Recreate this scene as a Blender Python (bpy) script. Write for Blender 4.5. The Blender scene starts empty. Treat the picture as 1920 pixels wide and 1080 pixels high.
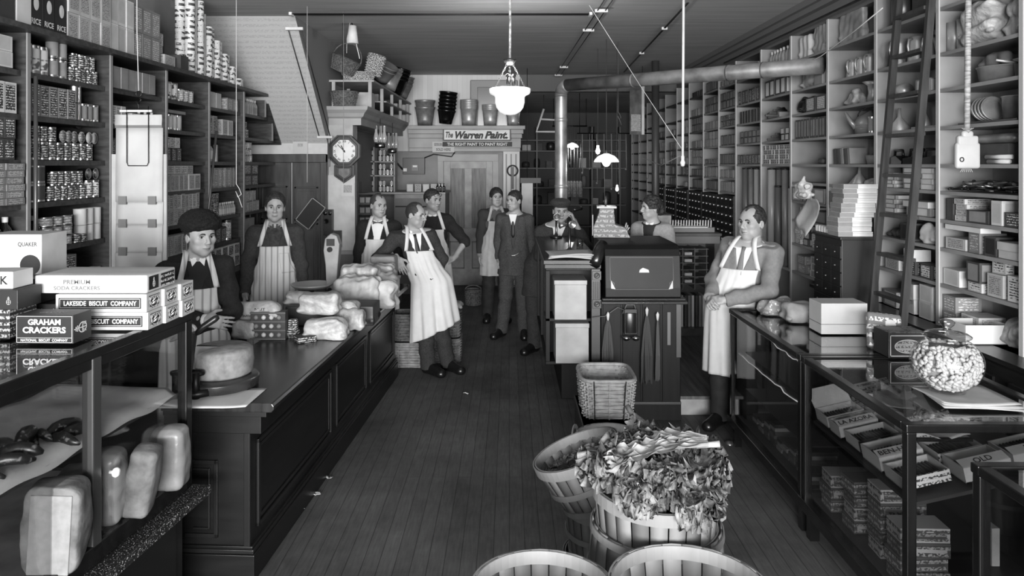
import bpy, math, random
import numpy as np
from mathutils import Vector, Matrix, Euler
random.seed(7); np.random.seed(7)
PI = math.pi
SC = bpy.context.scene
COL = SC.collection

# ------------------------------------------------------------ camera
FPX, U0, V0, CAMZ = 1343.0, 955.0, 308.0, 2.03
cam_data = bpy.data.cameras.new('camera'); cam = bpy.data.objects.new('camera', cam_data); COL.objects.link(cam)
cam_data.sensor_width = 36.0; cam_data.lens = 36.0*FPX/1920.0
cam_data.shift_x = (960-U0)/1920.0; cam_data.shift_y = -(540-V0)/1920.0
cam_data.clip_start = 0.05; cam_data.clip_end = 100
cam.location = (0, 0, CAMZ); cam.rotation_euler = (PI/2, 0, 0)
SC.camera = cam
SC.view_settings.view_transform = 'Standard'; SC.view_settings.look = 'None'
SC.view_settings.gamma = 1.0; SC.view_settings.use_curve_mapping = False
SC.view_settings.exposure = 0.12
SC.cycles.max_bounces = 6; SC.cycles.diffuse_bounces = 4; SC.cycles.transparent_max_bounces = 16
SC.cycles.caustics_reflective = False; SC.cycles.caustics_refractive = False

# ------------------------------------------------------------ daylight
world = bpy.data.worlds.new('sky'); SC.world = world; world.use_nodes = True
bgn = world.node_tree.nodes['Background']; bgn.inputs[0].default_value = (0.8, 0.8, 0.8, 1); bgn.inputs[1].default_value = 1.0

def area_light(name, loc, rot, sx, sy, power, spread=PI):
    l = bpy.data.lights.new(name, 'AREA'); l.shape = 'RECTANGLE'; l.size = sx; l.size_y = sy; l.energy = power; l.spread = spread
    o = bpy.data.objects.new(name, l); o.location = loc; o.rotation_euler = rot; COL.objects.link(o); return o
def point_light(name, loc, power, r=0.05):
    l = bpy.data.lights.new(name, 'POINT'); l.energy = power; l.shadow_soft_size = r
    o = bpy.data.objects.new(name, l); o.location = loc; COL.objects.link(o); return o
# two shop-front windows and the glazed door behind the camera
area_light('window_daylight', (-1.85, -5.95, 2.0), (PI/2, 0, 0), 2.3, 2.4, 950)
area_light('window_daylight', (1.85, -5.95, 2.0), (PI/2, 0, 0), 2.3, 2.4, 950)
area_light('door_daylight', (0.0, -5.95, 2.0), (PI/2, 0, 0), 1.1, 2.6, 450)
# lamps of the room are built with their fittings further down

# ------------------------------------------------------------ materials
def lin(v):
    v = max(0.0, min(1.0, v))
    return v/12.92 if v <= 0.04045 else ((v+0.055)/1.055)**2.4
MATS = {}
def M(v, rough=0.6, metal=0.0, kind=None, amt=0.25, sc=8.0, v2=None, spec=0.5, bump=0.0, coord='Object', stretch=(1, 1, 1), rnd=0.0, bsc=None):
    """grey material; v is the display grey 0..1. kind: None, noise, grain, print, stripes, weave, speckle"""
    key = (v, rough, metal, kind, amt, sc, v2, spec, bump, coord, stretch, rnd, bsc)
    if key in MATS: return MATS[key]
    m = bpy.data.materials.new('grey'); m.use_nodes = True
    nt = m.node_tree; N = nt.nodes; L = nt.links; b = N['Principled BSDF']
    c = lin(v); b.inputs['Base Color'].default_value = (c, c, c, 1)
    b.inputs['Roughness'].default_value = rough; b.inputs['Metallic'].default_value = metal
    b.inputs['Specular IOR Level'].default_value = spec
    out = None
    if kind or bump:
        tc = N.new('ShaderNodeTexCoord'); mp = N.new('ShaderNodeMapping'); mp.inputs['Scale'].default_value = stretch
        oi = N.new('ShaderNodeObjectInfo')
        L.new(tc.outputs[coord], mp.inputs['Vector'])
        if rnd:
            ml = N.new('ShaderNodeMath'); ml.operation = 'MULTIPLY'; ml.inputs[1].default_value = 37.0; L.new(oi.outputs['Random'], ml.inputs[0])
            L.new(ml.outputs[0], mp.inputs['Location'])
    def ramp(src, p0, p1, a, bb):
        r = N.new('ShaderNodeMapRange'); r.inputs[1].default_value = p0; r.inputs[2].default_value = p1
        r.inputs[3].default_value = a; r.inputs[4].default_value = bb; L.new(src, r.inputs[0]); return r.outputs[0]
    if kind in ('noise', 'grain', 'print', 'speckle'):
        n = N.new('ShaderNodeTexNoise'); n.inputs['Scale'].default_value = sc; n.inputs['Detail'].default_value = 6 if kind != 'print' else 1
        L.new(mp.outputs[0], n.inputs['Vector'])
        if kind in ('noise', 'grain'):
            out = ramp(n.outputs[0], 0.3, 0.7, lin(v*(1-amt)), lin(min(1, v*(1+amt))))
        elif kind == 'print':   # broken rows of marks, like lines of lettering
            wv = N.new('ShaderNodeTexWave'); wv.bands_direction = 'Z'; wv.inputs['Scale'].default_value = sc*0.22; wv.inputs['Distortion'].default_value = 0.6; L.new(mp.outputs[0], wv.inputs['Vector'])
            n.inputs['Scale'].default_value = sc*1.7
            ml2 = N.new('ShaderNodeMath'); ml2.operation = 'MULTIPLY'; L.new(ramp(n.outputs[0], 0.47, 0.51, 0, 1), ml2.inputs[0]); L.new(ramp(wv.outputs[0], 0.42, 0.5, 0, 1), ml2.inputs[1])
            out = ramp(ml2.outputs[0], 0, 1, c, lin(v2))
        else:
            out = ramp(n.outputs[0], 0.60, 0.66, c, lin(v2))
    elif kind == 'stripes':
        w = N.new('ShaderNodeTexWave'); w.inputs['Scale'].default_value = sc; w.wave_type = 'BANDS'; w.bands_direction = 'X'; w.inputs['Distortion'].default_value = 0.4
        L.new(mp.outputs[0], w.inputs['Vector']); out = ramp(w.outputs[0], 0.75, 0.95, c, lin(v2))
    elif kind == 'brick':
        w = N.new('ShaderNodeTexBrick'); w.inputs['Scale'].default_value = sc; L.new(mp.outputs[0], w.inputs['Vector'])
        w.inputs['Color1'].default_value = (c, c, c, 1); c2 = lin(v*0.95); w.inputs['Color2'].default_value = (c2, c2, c2, 1)
        c3 = lin(v2); w.inputs['Mortar'].default_value = (c3, c3, c3, 1); w.inputs['Mortar Size'].default_value = amt
        out = w.outputs[0]
    elif kind == 'weave':
        ck = N.new('ShaderNodeTexChecker'); ck.inputs['Scale'].default_value = sc; L.new(mp.outputs[0], ck.inputs['Vector'])
        out = ramp(ck.outputs['Fac'], 0, 1, c, lin(v2))
    elif kind == 'boxes':   # rows of dark boxes with small light labels
        w = N.new('ShaderNodeTexVoronoi'); w.inputs['Scale'].default_value = sc; w.inputs['Randomness'].default_value = 0.6; L.new(mp.outputs[0], w.inputs['Vector'])
        out = ramp(w.outputs['Distance'], 0.1, 0.25, lin(v2), c)
    if out is not None:
        if rnd:
            r = ramp(oi.outputs['Random'], 0, 1, 1-rnd, 1+rnd); mm = N.new('ShaderNodeMath'); mm.operation = 'MULTIPLY'
            L.new(out, mm.inputs[0]); L.new(r, mm.inputs[1]); out = mm.outputs[0]
        L.new(out, b.inputs['Base Color'])
    if bump:
        n2 = N.new('ShaderNodeTexNoise'); n2.inputs['Scale'].default_value = bsc or sc*3; n2.inputs['Detail'].default_value = 5; L.new(mp.outputs[0], n2.inputs['Vector'])
        bp = N.new('ShaderNodeBump'); bp.inputs['Strength'].default_value = bump; bp.inputs['Distance'].default_value = 0.01
        L.new(n2.outputs[0], bp.inputs['Height']); L.new(bp.outputs[0], b.inputs['Normal'])
    MATS[key] = m; return m
def glass_mat(name, tint=0.96, ior=1.5, boost=1.0):
    m = bpy.data.materials.new(name); m.use_nodes = True; nt = m.node_tree; N = nt.nodes; L = nt.links
    for n in list(N): N.remove(n)
    o = N.new('ShaderNodeOutputMaterial'); t = N.new('ShaderNodeBsdfTransparent'); t.inputs[0].default_value = (tint, tint, tint, 1)
    g = N.new('ShaderNodeBsdfGlossy'); g.inputs['Roughness'].default_value = 0.0
    lw = N.new('ShaderNodeLayerWeight'); f = N.new('ShaderNodeMath'); f.operation = 'POWER'; f.inputs[1].default_value = 5.0; L.new(lw.outputs['Facing'], f.inputs[0])
    mu = N.new('ShaderNodeMath'); mu.operation = 'MULTIPLY_ADD'; mu.inputs[1].default_value = 0.95*boost; mu.inputs[2].default_value = 0.045*boost; mu.use_clamp = True
    x = N.new('ShaderNodeMixShader'); L.new(f.outputs[0], mu.inputs[0]); L.new(mu.outputs[0], x.inputs[0]); L.new(t.outputs[0], x.inputs[1]); L.new(g.outputs[0], x.inputs[2]); L.new(x.outputs[0], o.inputs[0])
    return m
GLASS = glass_mat('clear_glass', 0.93, 1.5, 1.3)
GLASS_TOP = glass_mat('polished_glass', 0.9, 1.6, 1.6)
def emit_mat(v, s):
    m = bpy.data.materials.new('lamp_glow'); m.use_nodes = True; b = m.node_tree.nodes['Principled BSDF']
    c = lin(v); b.inputs['Base Color'].default_value = (c, c, c, 1); b.inputs['Roughness'].default_value = 0.25
    b.inputs['Emission Color'].default_value = (1, 1, 1, 1); b.inputs['Emission Strength'].default_value = s; return m

# ------------------------------------------------------------ mesh building
class MB:
    def __init__(s): s.v = []; s.f = []; s.m = []; s.s = []
    def add(s, vs, fs, mat=0, smooth=False):
        o = len(s.v); s.v += [tuple(p) for p in vs]
        for f in fs: s.f.append(tuple(i+o for i in f)); s.m.append(mat); s.s.append(smooth)
        return s
    def box(s, x0, x1, y0, y1, z0, z1, mat=0, T=None):
        vs = [(x, y, z) for z in (z0, z1) for y in (y0, y1) for x in (x0, x1)]
        if T is not None: vs = [T @ Vector(p) for p in vs]
        return s.add(vs, [(0, 2, 3, 1), (4, 5, 7, 6), (0, 1, 5, 4), (2, 6, 7, 3), (0, 4, 6, 2), (1, 3, 7, 5)], mat)
    def cbox(s, c, size, mat=0, rz=0, T=None):
        R = Matrix.Translation(c) @ Matrix.Rotation(rz, 4, 'Z')
        if T is not None: R = Matrix.Translation(c) @ T
        a, b, d = size[0]/2, size[1]/2, size[2]/2
        return s.box(-a, a, -b, b, -d, d, mat, R)
    def rbox(s, x0, x1, y0, y1, z0, z1, r, mat=0, n=2, T=None, jit=0, sq=None):
        """rounded box made of a subdivided cube pushed towards a superellipsoid edge radius r"""
        N = 6 + 2*n; vs = []; fs = []; idx = {}
        c = Vector(((x0+x1)/2, (y0+y1)/2, (z0+z1)/2)); h = Vector(((x1-x0)/2, (y1-y0)/2, (z1-z0)/2)); r = min(r, h.x, h.y, h.z)
        ts = []
        for k in range(n+1): ts.append(('lo', math.tan(-PI/4+PI/4*k/n) if n else 0))
        for k in range(1, 3): ts.append(('mid', -1+2*k/3))
        for k in range(n+1): ts.append(('hi', math.tan(PI/4*k/n)))
        def co(t, hh):
            if t[0] == 'lo': return -(hh-r), t[1]
            if t[0] == 'hi': return hh-r, t[1]
            return t[1]*(hh-r), 0.0
        K = len(ts)
        rs = random.Random(int(abs(x0*1000)+abs(z1*777)))
        def vert(ax, sg, i, j):
            a, b_ = [k for k in range(3) if k != ax]
            p = [0, 0, 0]; d = [0, 0, 0]
            p[ax] = sg*(h[ax]-r); d[ax] = sg*1.0
            p[a], d[a] = co(ts[i], h[a]); p[b_], d[b_] = co(ts[j], h[b_])
            dv = Vector(d).normalized()*r; q = Vector(p)+dv
            kk = (round(q.x, 5), round(q.y, 5), round(q.z, 5))
            if kk not in idx:
                idx[kk] = len(vs)
                if jit: q = q + Vector([rs.uniform(-jit, jit) for _ in range(3)])
                q = c+q; vs.append(T @ q if T is not None else q)
            return idx[kk]
        for ax in range(3):
            for sg in (-1, 1):
                for i in range(K-1):
                    for j in range(K-1):
                        q = [vert(ax, sg, i, j), vert(ax, sg, i+1, j), vert(ax, sg, i+1, j+1), vert(ax, sg, i, j+1)]
                        flip = (sg > 0) == (ax == 1)
                        q = q[::-1] if flip else q
                        qq = []
                        for t in q:
                            if t not in qq: qq.append(t)
                        if len(qq) > 2: fs.append(tuple(qq))
        return s.add(vs, fs, mat, True)
    def lathe(s, prof, seg=20, c=(0, 0, 0), mat=0, T=None, smooth=True, cap0=True, cap1=True, arc=(0, 2*PI), ell=1.0):
        full = abs(arc[1]-arc[0]-2*PI) < 1e-6; n = seg if full else seg+1; vs = []; fs = []
        for (r, z) in prof:
            for k in range(n):
                a = arc[0]+(arc[1]-arc[0])*k/seg; p = Vector((r*math.cos(a), ell*r*math.sin(a), z))
                if T is not None: p = T @ p
                vs.append((p.x+c[0], p.y+c[1], p.z+c[2]))
        for i in range(len(prof)-1):
            for k in range(seg):
                k2 = (k+1) % n; fs.append((i*n+k, i*n+k2, (i+1)*n+k2, (i+1)*n+k))
        s.add(vs, fs, mat, smooth)
        if full:
            o = len(s.v)-len(vs)
            if cap0 and prof[0][0] > 1e-5: s.f.append(tuple(o+k for k in range(n))[::-1]); s.m.append(mat); s.s.append(False)
            if cap1 and prof[-1][0] > 1e-5: s.f.append(tuple(o+(len(prof)-1)*n+k for k in range(n))); s.m.append(mat); s.s.append(False)
        return s
    def cyl(s, c, r, h, seg=16, mat=0, r2=None, T=None):
        return s.lathe([(r, 0), (r if r2 is None else r2, h)], seg, c, mat, T)
    def tube(s, pts, r, seg=8, mat=0, closed=False, flat=None, up=None):
        pts = [Vector(p) for p in pts]; n = len(pts); vs = []; fs = []; prev = None
        for i, p in enumerate(pts):
            if closed: t = pts[(i+1) % n]-pts[i-1]
            else: t = pts[min(i+1, n-1)]-pts[max(i-1, 0)]
            if t.length < 1e-9: t = Vector((0, 0, 1))
            t.normalize()
            if up is not None: a = Vector(up).cross(t)
            elif prev is None: a = t.cross(Vector((0, 0, 1)) if abs(t.z) < 0.9 else Vector((1, 0, 0)))
            else: a = prev-t*prev.dot(t)
            if a.length < 1e-6: a = t.orthogonal()
            a.normalize(); prev = a; b = t.cross(a)
            rr = r[i] if isinstance(r, (list, tuple)) else r; fb = rr*(flat if flat else 1)
            for k in range(seg):
                an = 2*PI*k/seg + (PI/4 if seg == 4 else 0); vs.append(p+a*math.cos(an)*rr+b*math.sin(an)*fb)
        m = n if closed else n-1
        for i in range(m):
            j = (i+1) % n
            for k in range(seg):
                k2 = (k+1) % seg; fs.append((i*seg+k, i*seg+k2, j*seg+k2, j*seg+k))
        if not closed: fs.append(tuple(range(seg))[::-1]); fs.append(tuple((n-1)*seg+k for k in range(seg)))
        return s.add(vs, fs, mat, seg > 4)
    def prism(s, poly, h0, h1, axis='Z', mat=0, T=None):
        n = len(poly)
        def P(a, b, h): return {'Z': (a, b, h), 'X': (h, a, b), 'Y': (a, h, b)}[axis]
        vs = [P(a, b, h0) for a, b in poly]+[P(a, b, h1) for a, b in poly]
        if T is not None: vs = [T @ Vector(p) for p in vs]
        fs = [tuple(range(n))[::-1], tuple(range(n, 2*n))]+[(i, (i+1) % n, n+(i+1) % n, n+i) for i in range(n)]
        return s.add(vs, fs, mat)
    def grid(s, fn, nu, nv, mat=0, smooth=True, thick=0):
        vs = [Vector(fn(i/nu, j/nv)) for j in range(nv+1) for i in range(nu+1)]; w = nu+1
        fs = [(j*w+i, j*w+i+1, (j+1)*w+i+1, (j+1)*w+i) for j in range(nv) for i in range(nu)]
        return s.add(vs, fs, mat, smooth)
    def data(s, name, mats):
        me = bpy.data.meshes.new(name); me.from_pydata(s.v, [], s.f)
        for m in (mats if isinstance(mats, (list, tuple)) else [mats]): me.materials.append(m)
        if s.f:
            me.polygons.foreach_set('material_index', s.m); me.polygons.foreach_set('use_smooth', s.s)
        me.validate(); me.update(); return me
    def build(s, name, mats, parent=None, bevel=0, loc=(0, 0, 0), rz=0, solid=0, sub=0):
        o = bpy.data.objects.new(name, s.data(name, mats)); COL.objects.link(o)
        o.location = loc; o.rotation_euler = (0, 0, rz)
        if parent is not None: o.parent = parent
        if solid:
            md = o.modifiers.new('solid', 'SOLIDIFY'); md.thickness = solid; md.offset = 0
        if sub:
            md = o.modifiers.new('sub', 'SUBSURF'); md.levels = sub; md.render_levels = sub
        if bevel:
            md = o.modifiers.new('bevel', 'BEVEL'); md.width = bevel; md.segments = 2; md.limit_method = 'ANGLE'; md.angle_limit = 0.7; md.harden_normals = False
        return o
def tag(o, label=None, cat=None, group=None, kind=None):
    if label: o['label'] = label
    if cat: o['category'] = cat
    if group: o['group'] = group
    if kind: o['kind'] = kind
    return o
def empty(name, loc=(0, 0, 0), rz=0, label=None, cat=None, group=None):
    o = bpy.data.objects.new(name, None); COL.objects.link(o); o.location = loc; o.rotation_euler = (0, 0, rz); o.empty_display_size = 0.05
    return tag(o, label, cat, group)
KIDS = {}
def kids(o):
    if o.name not in KIDS: KIDS[o.name] = list(o.children)
    return KIDS[o.name]
def copy_tree(o, parent=None, depth=0):
    c = o.copy(); COL.objects.link(c)
    if parent is not None: c.parent = parent
    for ch in kids(o): copy_tree(ch, c, depth+1)
    return c
def place(proto, used, loc, rz=0, label=None, group=None, cat=None, tilt=None, scale=None):
    """the first placement moves the prototype itself, later ones copy it"""
    o = proto if not used[0] else copy_tree(proto)
    used[0] = True; o.location = loc; o.rotation_euler = (tilt[0] if tilt else 0, tilt[1] if tilt else 0, rz)
    if scale: o.scale = scale
    return tag(o, label, cat, group)
def struct(mb, name, mats, bevel=0, parent=None):
    o = mb.build(name, mats, parent, bevel); o['kind'] = 'structure'; return o
FACE = {'-Y': (PI/2, 0, 0), '+X': (PI/2, 0, PI/2), '-X': (PI/2, 0, -PI/2), '+Y': (PI/2, 0, PI), '+Z': (0, 0, 0)}
def text(s, loc, face, width=None, height=None, mat=None, parent=None, name='lettering', bold=0.02, shear=0.0, ext=0.0006, tilt=None, sp=1.0):
    cu = bpy.data.curves.new(name, 'FONT'); cu.body = s; cu.align_x = 'CENTER'; cu.align_y = 'CENTER'; cu.size = 1; cu.offset = bold; cu.shear = shear; cu.resolution_u = 3; cu.space_character = sp
    tmp = bpy.data.objects.new('t', cu); COL.objects.link(tmp)
    bpy.context.view_layer.update()
    me = bpy.data.meshes.new_from_object(tmp); bpy.data.objects.remove(tmp); bpy.data.curves.remove(cu)
    co = np.empty(len(me.vertices)*3); me.vertices.foreach_get('co', co); co = co.reshape(-1, 3)
    lo, hi = co.min(0), co.max(0); c = (lo+hi)/2; w, h = (hi-lo)[:2]
    sx = (width/w) if width else height/h; sy = (height/h) if height else sx
    co = (co-c)*np.array([sx, sy, 1]); co[:, 2] = 0
    me.vertices.foreach_set('co', co.ravel()); me.materials.clear(); me.materials.append(mat); me.update()
    o = bpy.data.objects.new(name, me); COL.objects.link(o); o.location = loc; o.rotation_euler = FACE[face] if tilt is None else tilt
    if parent is not None: o.parent = parent
    return o
def P(u, v, d): return Vector(((u-U0)*d/FPX, d, CAMZ-(v-V0)*d/FPX))
def XU(u, d): return (u-U0)*d/FPX
def ZV(v, d): return CAMZ-(v-V0)*d/FPX

# common materials
DARKWOOD = M(0.12, 0.32, kind='grain', amt=0.35, sc=3, stretch=(1, 1, 14), spec=0.5)
DARKWOOD_H = M(0.11, 0.28, kind='grain', amt=0.35, sc=3, stretch=(14, 1, 14), spec=0.5)
BLACKWOOD = M(0.11, 0.3, kind='grain', amt=0.35, sc=4, stretch=(8, 1, 8), spec=0.5)
SHELFWOOD = M(0.27, 0.5, kind='grain', amt=0.35, sc=4, stretch=(12, 1, 12))
PAINTWOOD = M(0.55, 0.5, kind='noise', amt=0.07, sc=5)
IRON = M(0.12, 0.4, 0.7)
TIN = M(0.62, 0.3, 1.0, kind='noise', amt=0.15, sc=9)
WHITEPAPER = M(0.76, 0.85, kind='noise', amt=0.04, sc=6)
INK = M(0.07, 0.6)
WHITE = M(0.82, 0.6)
# ============================================================ THE ROOM
XL, XR, ZC = -3.1, 3.1, 3.53
YF, YP, YB, ZC2 = -6.0, 12.0, 17.0, 3.25
# floor of worn boards running away from the shop front
def floor_mat():
    m = bpy.data.materials.new('worn_boards'); m.use_nodes = True; N = m.node_tree.nodes; L = m.node_tree.links; b = N['Principled BSDF']
    tc = N.new('ShaderNodeTexCoord'); mp = N.new('ShaderNodeMapping'); mp.inputs['Rotation'].default_value = (0, 0, PI/2); L.new(tc.outputs['Object'], mp.inputs['Vector'])
    br = N.new('ShaderNodeTexBrick'); br.inputs['Scale'].default_value = 1; br.inputs['Brick Width'].default_value = 3.1; br.inputs['Row Height'].default_value = 0.083; br.inputs['Mortar Size'].default_value = 0.0022; br.inputs['Mortar Smooth'].default_value = 0.3
    c = lin(0.33); d = lin(0.30); e = lin(0.20)
    br.inputs['Color1'].default_value = (c, c, c, 1); br.inputs['Color2'].default_value = (d, d, d, 1); br.inputs['Mortar'].default_value = (e, e, e, 1)
    L.new(mp.outputs[0], br.inputs['Vector'])
    n = N.new('ShaderNodeTexNoise'); n.inputs['Scale'].default_value = 1.3; n.inputs['Detail'].default_value = 8; n.inputs['Roughness'].default_value = 0.7; L.new(tc.outputs['Object'], n.inputs['Vector'])
    r = N.new('ShaderNodeMapRange'); r.inputs[1].default_value = 0.35; r.inputs[2].default_value = 0.68; r.inputs[3].default_value = 0.62; r.inputs[4].default_value = 1.35; L.new(n.outputs[0], r.inputs[0])
    n2 = N.new('ShaderNodeTexNoise'); n2.inputs['Scale'].default_value = 26; n2.inputs['Detail'].default_value = 4; mp2 = N.new('ShaderNodeMapping'); mp2.inputs['Scale'].default_value = (3, 0.25, 1); L.new(tc.outputs['Object'], mp2.inputs['Vector']); L.new(mp2.outputs[0], n2.inputs['Vector'])
    r2 = N.new('ShaderNodeMapRange'); r2.inputs[1].default_value = 0.3; r2.inputs[2].default_value = 0.7; r2.inputs[3].default_value = 0.8; r2.inputs[4].default_value = 1.2; L.new(n2.outputs[0], r2.inputs[0])
    a = N.new('ShaderNodeMath'); a.operation = 'MULTIPLY'; L.new(r.outputs[0], a.inputs[0]); L.new(r2.outputs[0], a.inputs[1])
    v = N.new('ShaderNodeVectorMath'); v.operation = 'SCALE'; L.new(br.outputs[0], v.inputs[0]); L.new(a.outputs[0], v.inputs['Scale'])
    L.new(v.outputs[0], b.inputs['Base Color']); b.inputs['Roughness'].default_value = 0.62; b.inputs['Specular IOR Level'].default_value = 0.3
    bp = N.new('ShaderNodeBump'); bp.inputs['Strength'].default_value = 0.4; bp.inputs['Distance'].default_value = 0.004; L.new(br.outputs['Fac'], bp.inputs['Height']); bp.invert = True; L.new(bp.outputs[0], b.inputs['Normal'])
    return m
struct(MB().box(XL-.2, XR+.2, YF, YB, -.1, 0), 'floor', floor_mat())
CEILM = M(0.66, 0.8, kind='noise', amt=0.07, sc=2.5, stretch=(0.4, 6, 1), bump=0.08)
struct(MB().box(XL-.2, XR+.2, YF, YP+.2, ZC, ZC+.1), 'ceiling', CEILM)
struct(MB().box(XL-.2, XR+.2, YP+.2, YB, ZC2, ZC2+.1), 'ceiling', CEILM)
struct(MB().box(.17, XR, YP, YP+.2, ZC2, ZC), 'trim_1', M(0.33, 0.7))
WALLM = M(0.50, 0.85, kind='noise', amt=0.05, sc=3)
struct(MB().box(XL-.2, XL, YF, YB, 0, ZC), 'wall_left', WALLM)
struct(MB().box(XR, XR+.2, YF, YB, 0, ZC), 'wall_right', M(0.42, 0.85, kind='noise', amt=0.05, sc=3))
struct(MB().box(XL, XR, YB, YB+.1, 0, ZC), 'wall_back', M(0.30, 0.85))
# shop front behind the camera: wall with two windows and a doorway
w = MB()
w.box(XL, XR, YF-.12, YF, 3.2, ZC); w.box(XL, -3.02, YF-.12, YF, 0, 3.2); w.box(3.02, XR, YF-.12, YF, 0, 3.2)
w.box(-3.02, -.65, YF-.12, YF, 0, .75); w.box(.65, 3.02, YF-.12, YF, 0, .75); w.box(-.75, -.6, YF-.12, YF, 0, 3.2); w.box(.6, .75, YF-.12, YF, 0, 3.2)
struct(w, 'wall_front', M(0.4, 0.6))
# papered slanting underside and side of the staircase at the left
PAPER = M(0.68, 0.9, kind='print', sc=30, v2=0.63, stretch=(1, 2, 1), bump=0.1)
PAPER_B = M(0.55, 0.9, kind='stripes', sc=16, v2=0.49, stretch=(1, 1, 1))
XS = -2.17
st = MB()
prof = [(7.25, ZC), (8.55, 2.28), (8.55, 0), (YP, 0), (YP, ZC)]
n = len(prof)
vs = [(XL, y, z) for y, z in prof]+[(XS, y, z) for y, z in prof]
st.add(vs, [(0, 1, n+1, n)], 0); st.add([vs[1], vs[2], vs[n+2], vs[n+1]], [(0, 1, 2, 3)], 2); st.add([vs[n+k] for k in range(n)], [tuple(range(n))], 1)
struct(st, 'wall_stair', [PAPER, PAPER_B, M(0.72, 0.9, kind='noise', amt=.05)])
# dark panelled doors under the stairs
def panel_door(x0, x1, y, z0, z1, mat, cols, rows, dep=.04, name='door_1', inset=.014):
    m = MB(); m.box(x0, x1, y-dep, y, z0, z1)
    d = m; sw = .09*(x1-x0)
    cw = (x1-x0-sw*(cols+1))/cols; zs = z0+sw
    for (h) in rows:
        hh = h*(z1-z0)
        for c in range(cols):
            a = x0+sw+c*(cw+sw)
            for (q0, q1, r0, r1) in ((a, a+cw, zs, zs+.02), (a, a+cw, zs+hh-.02, zs+hh), (a, a+.02, zs, zs+hh), (a+cw-.02, a+cw, zs, zs+hh)):
                d.box(q0, q1, y-dep-inset, y-dep, r0, r1, 1)
            d.box(a+.05, a+cw-.05, y-dep-.006, y-dep, zs+.05, zs+hh-.05, 0)
        zs += hh+sw
    o = d.build(name, mat, bevel=.002); o['kind'] = 'structure'; return o
dw = [M(0.17, 0.4, kind='grain', amt=.4, sc=3, stretch=(6, 1, 1)), M(0.18, 0.35)]
panel_door(-2.98, -2.60, 8.55, .05, 2.05, dw, 1, (.25, .36, .2), name='door_1')
panel_door(-2.58, -2.24, 8.55, .05, 2.05, dw, 1, (.25, .36, .2), name='door_2')
f = MB(); f.box(-3.06, -2.98, 8.47, 8.55, 0, 2.15); f.box(-2.24, XS+.0, 8.47, 8.55, 0, 2.15); f.box(-3.06, XS, 8.46, 8.55, 2.05, 2.15)
struct(f, 'trim_2', dw[0], .005)
# papered pilaster
p = MB(); p.box(XS, -1.88, 8.6, 8.85, 0, 2.5); p.box(XS, -1.86, 8.585, 8.6, .0, .95, 1); p.box(XS-.0, -1.85, 8.58, 8.6, 1.0, 1.9, 2)
struct(p, 'pillar_1', [M(0.62, 0.8, kind='noise', amt=.06), M(0.42, 0.8), M(0.72, 0.9, kind='noise', amt=.06, sc=7)])
# entablature over the pilaster, running back to the rear partition
GREYP = M(0.57, 0.55, kind='noise', amt=.06, sc=4)
e = MB()
pr = [(0, 2.50), (.0, 2.58), (.03, 2.60), (.05, 2.64), (.09, 2.68), (.10, 2.72), (-.3, 2.72), (-.3, 2.50)]
for i in range(len(pr)-1):      # profile carried round the corner (front run then side run)
    (a, z0), (b, z1) = pr[i], pr[i+1]
    def c(o, z): return [(XS, 8.60-o, z), (-1.78+o, 8.60-o, z), (-1.78+o, YP-.01, z)]
    A, B = c(a, z0), c(b, z1)
    e.add(A+B, [(0, 1, 4, 3), (1, 2, 5, 4)], 0)
e.box(XS, -1.80, 8.61, YP-.01, 2.505, 2.715)
struct(e, 'trim_3', GREYP)
# rear partition
PG = M(0.47, 0.6, kind='noise', amt=.08, sc=3)
pt = MB(); pt.box(XS, -1.12, YP, YP+.1, 0, 2.25); pt.box(-.26, .17, YP, YP+.1, 0, 2.25); pt.box(-1.12, -.26, YP, YP+.1, 2.10, 2.25)
pt.box(.07, .17, YP, YB, 0, ZC2+.1)
struct(pt, 'wall_rear', PG)
bw = MB(); bw.box(XS, .17, YP+.03, YP+.1, 2.25, ZC)
struct(bw, 'wall_rear_upper', M(0.80, 0.85, kind='brick', v2=0.70, amt=0.012, sc=6))
c = MB(); 
for (z0, z1, o) in ((2.24, 2.30, .03), (2.30, 2.46, .05), (2.46, 2.53, .10), (2.53, 2.60, .15), (2.60, 2.66, .22)): c.box(-1.66, .17+o*.4, YP-.12-o, YP+.04, z0, z1)
struct(c, 'trim_4', GREYP, .006)
# door in the partition: two tall panes over two panels
d = MB(); x0, x1, y = -1.10, -.28, YP+.02
d.box(x0, x0+.11, y, y+.05, 0, 2.08); d.box(x1-.11, x1, y, y+.05, 0, 2.08); d.box(x0+.11, x1-.11, y, y+.05, 1.96, 2.08); d.box(x0+.11, x1-.11, y, y+.05, 0, .96); d.box(-.75, -.63, y, y+.05, .96, 1.96)
for a, b in ((-1.0, -.75), (-.63, -.38)):
    for q in ((a, b, .28, .30), (a, b, .72, .74), (a, a+.02, .28, .74), (b-.02, b, .28, .74)): d.box(q[0], q[1], y-.012, y, q[2], q[3], 1)
do = struct(d, 'door_3', [M(0.56, 0.55, kind='noise', amt=.1), M(0.4, 0.5)], .003)
o = MB().box(-1.0, -.74, y+.02, y+.03, .95, 1.97).box(-.64, -.38, y+.02, y+.03, .95, 1.97).build('pane', M(.30, .5, kind='grain', amt=.4, sc=3, stretch=(10, 1, 1)), do)
o = MB().cyl((0, 0, 0), .025, .05, 12, T=Matrix.Rotation(PI/2, 4, 'X')).build('knob', IRON, do, loc=(-.33, y, 1.0))
struct(MB().box(-1.1, -.28, YP+.4, YP+.44, 0, 2.2), 'wall_corridor', M(0.36, 0.8, kind='grain', amt=.5, sc=3, stretch=(14, 1, 1)))
f = MB(); f.box(-1.20, -1.10, YP-.03, YP+.02, 0, 2.2); f.box(-.28, -.18, YP-.03, YP+.02, 0, 2.2); f.box(-1.2, -.18, YP-.04, YP+.02, 2.08, 2.2)
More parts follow.
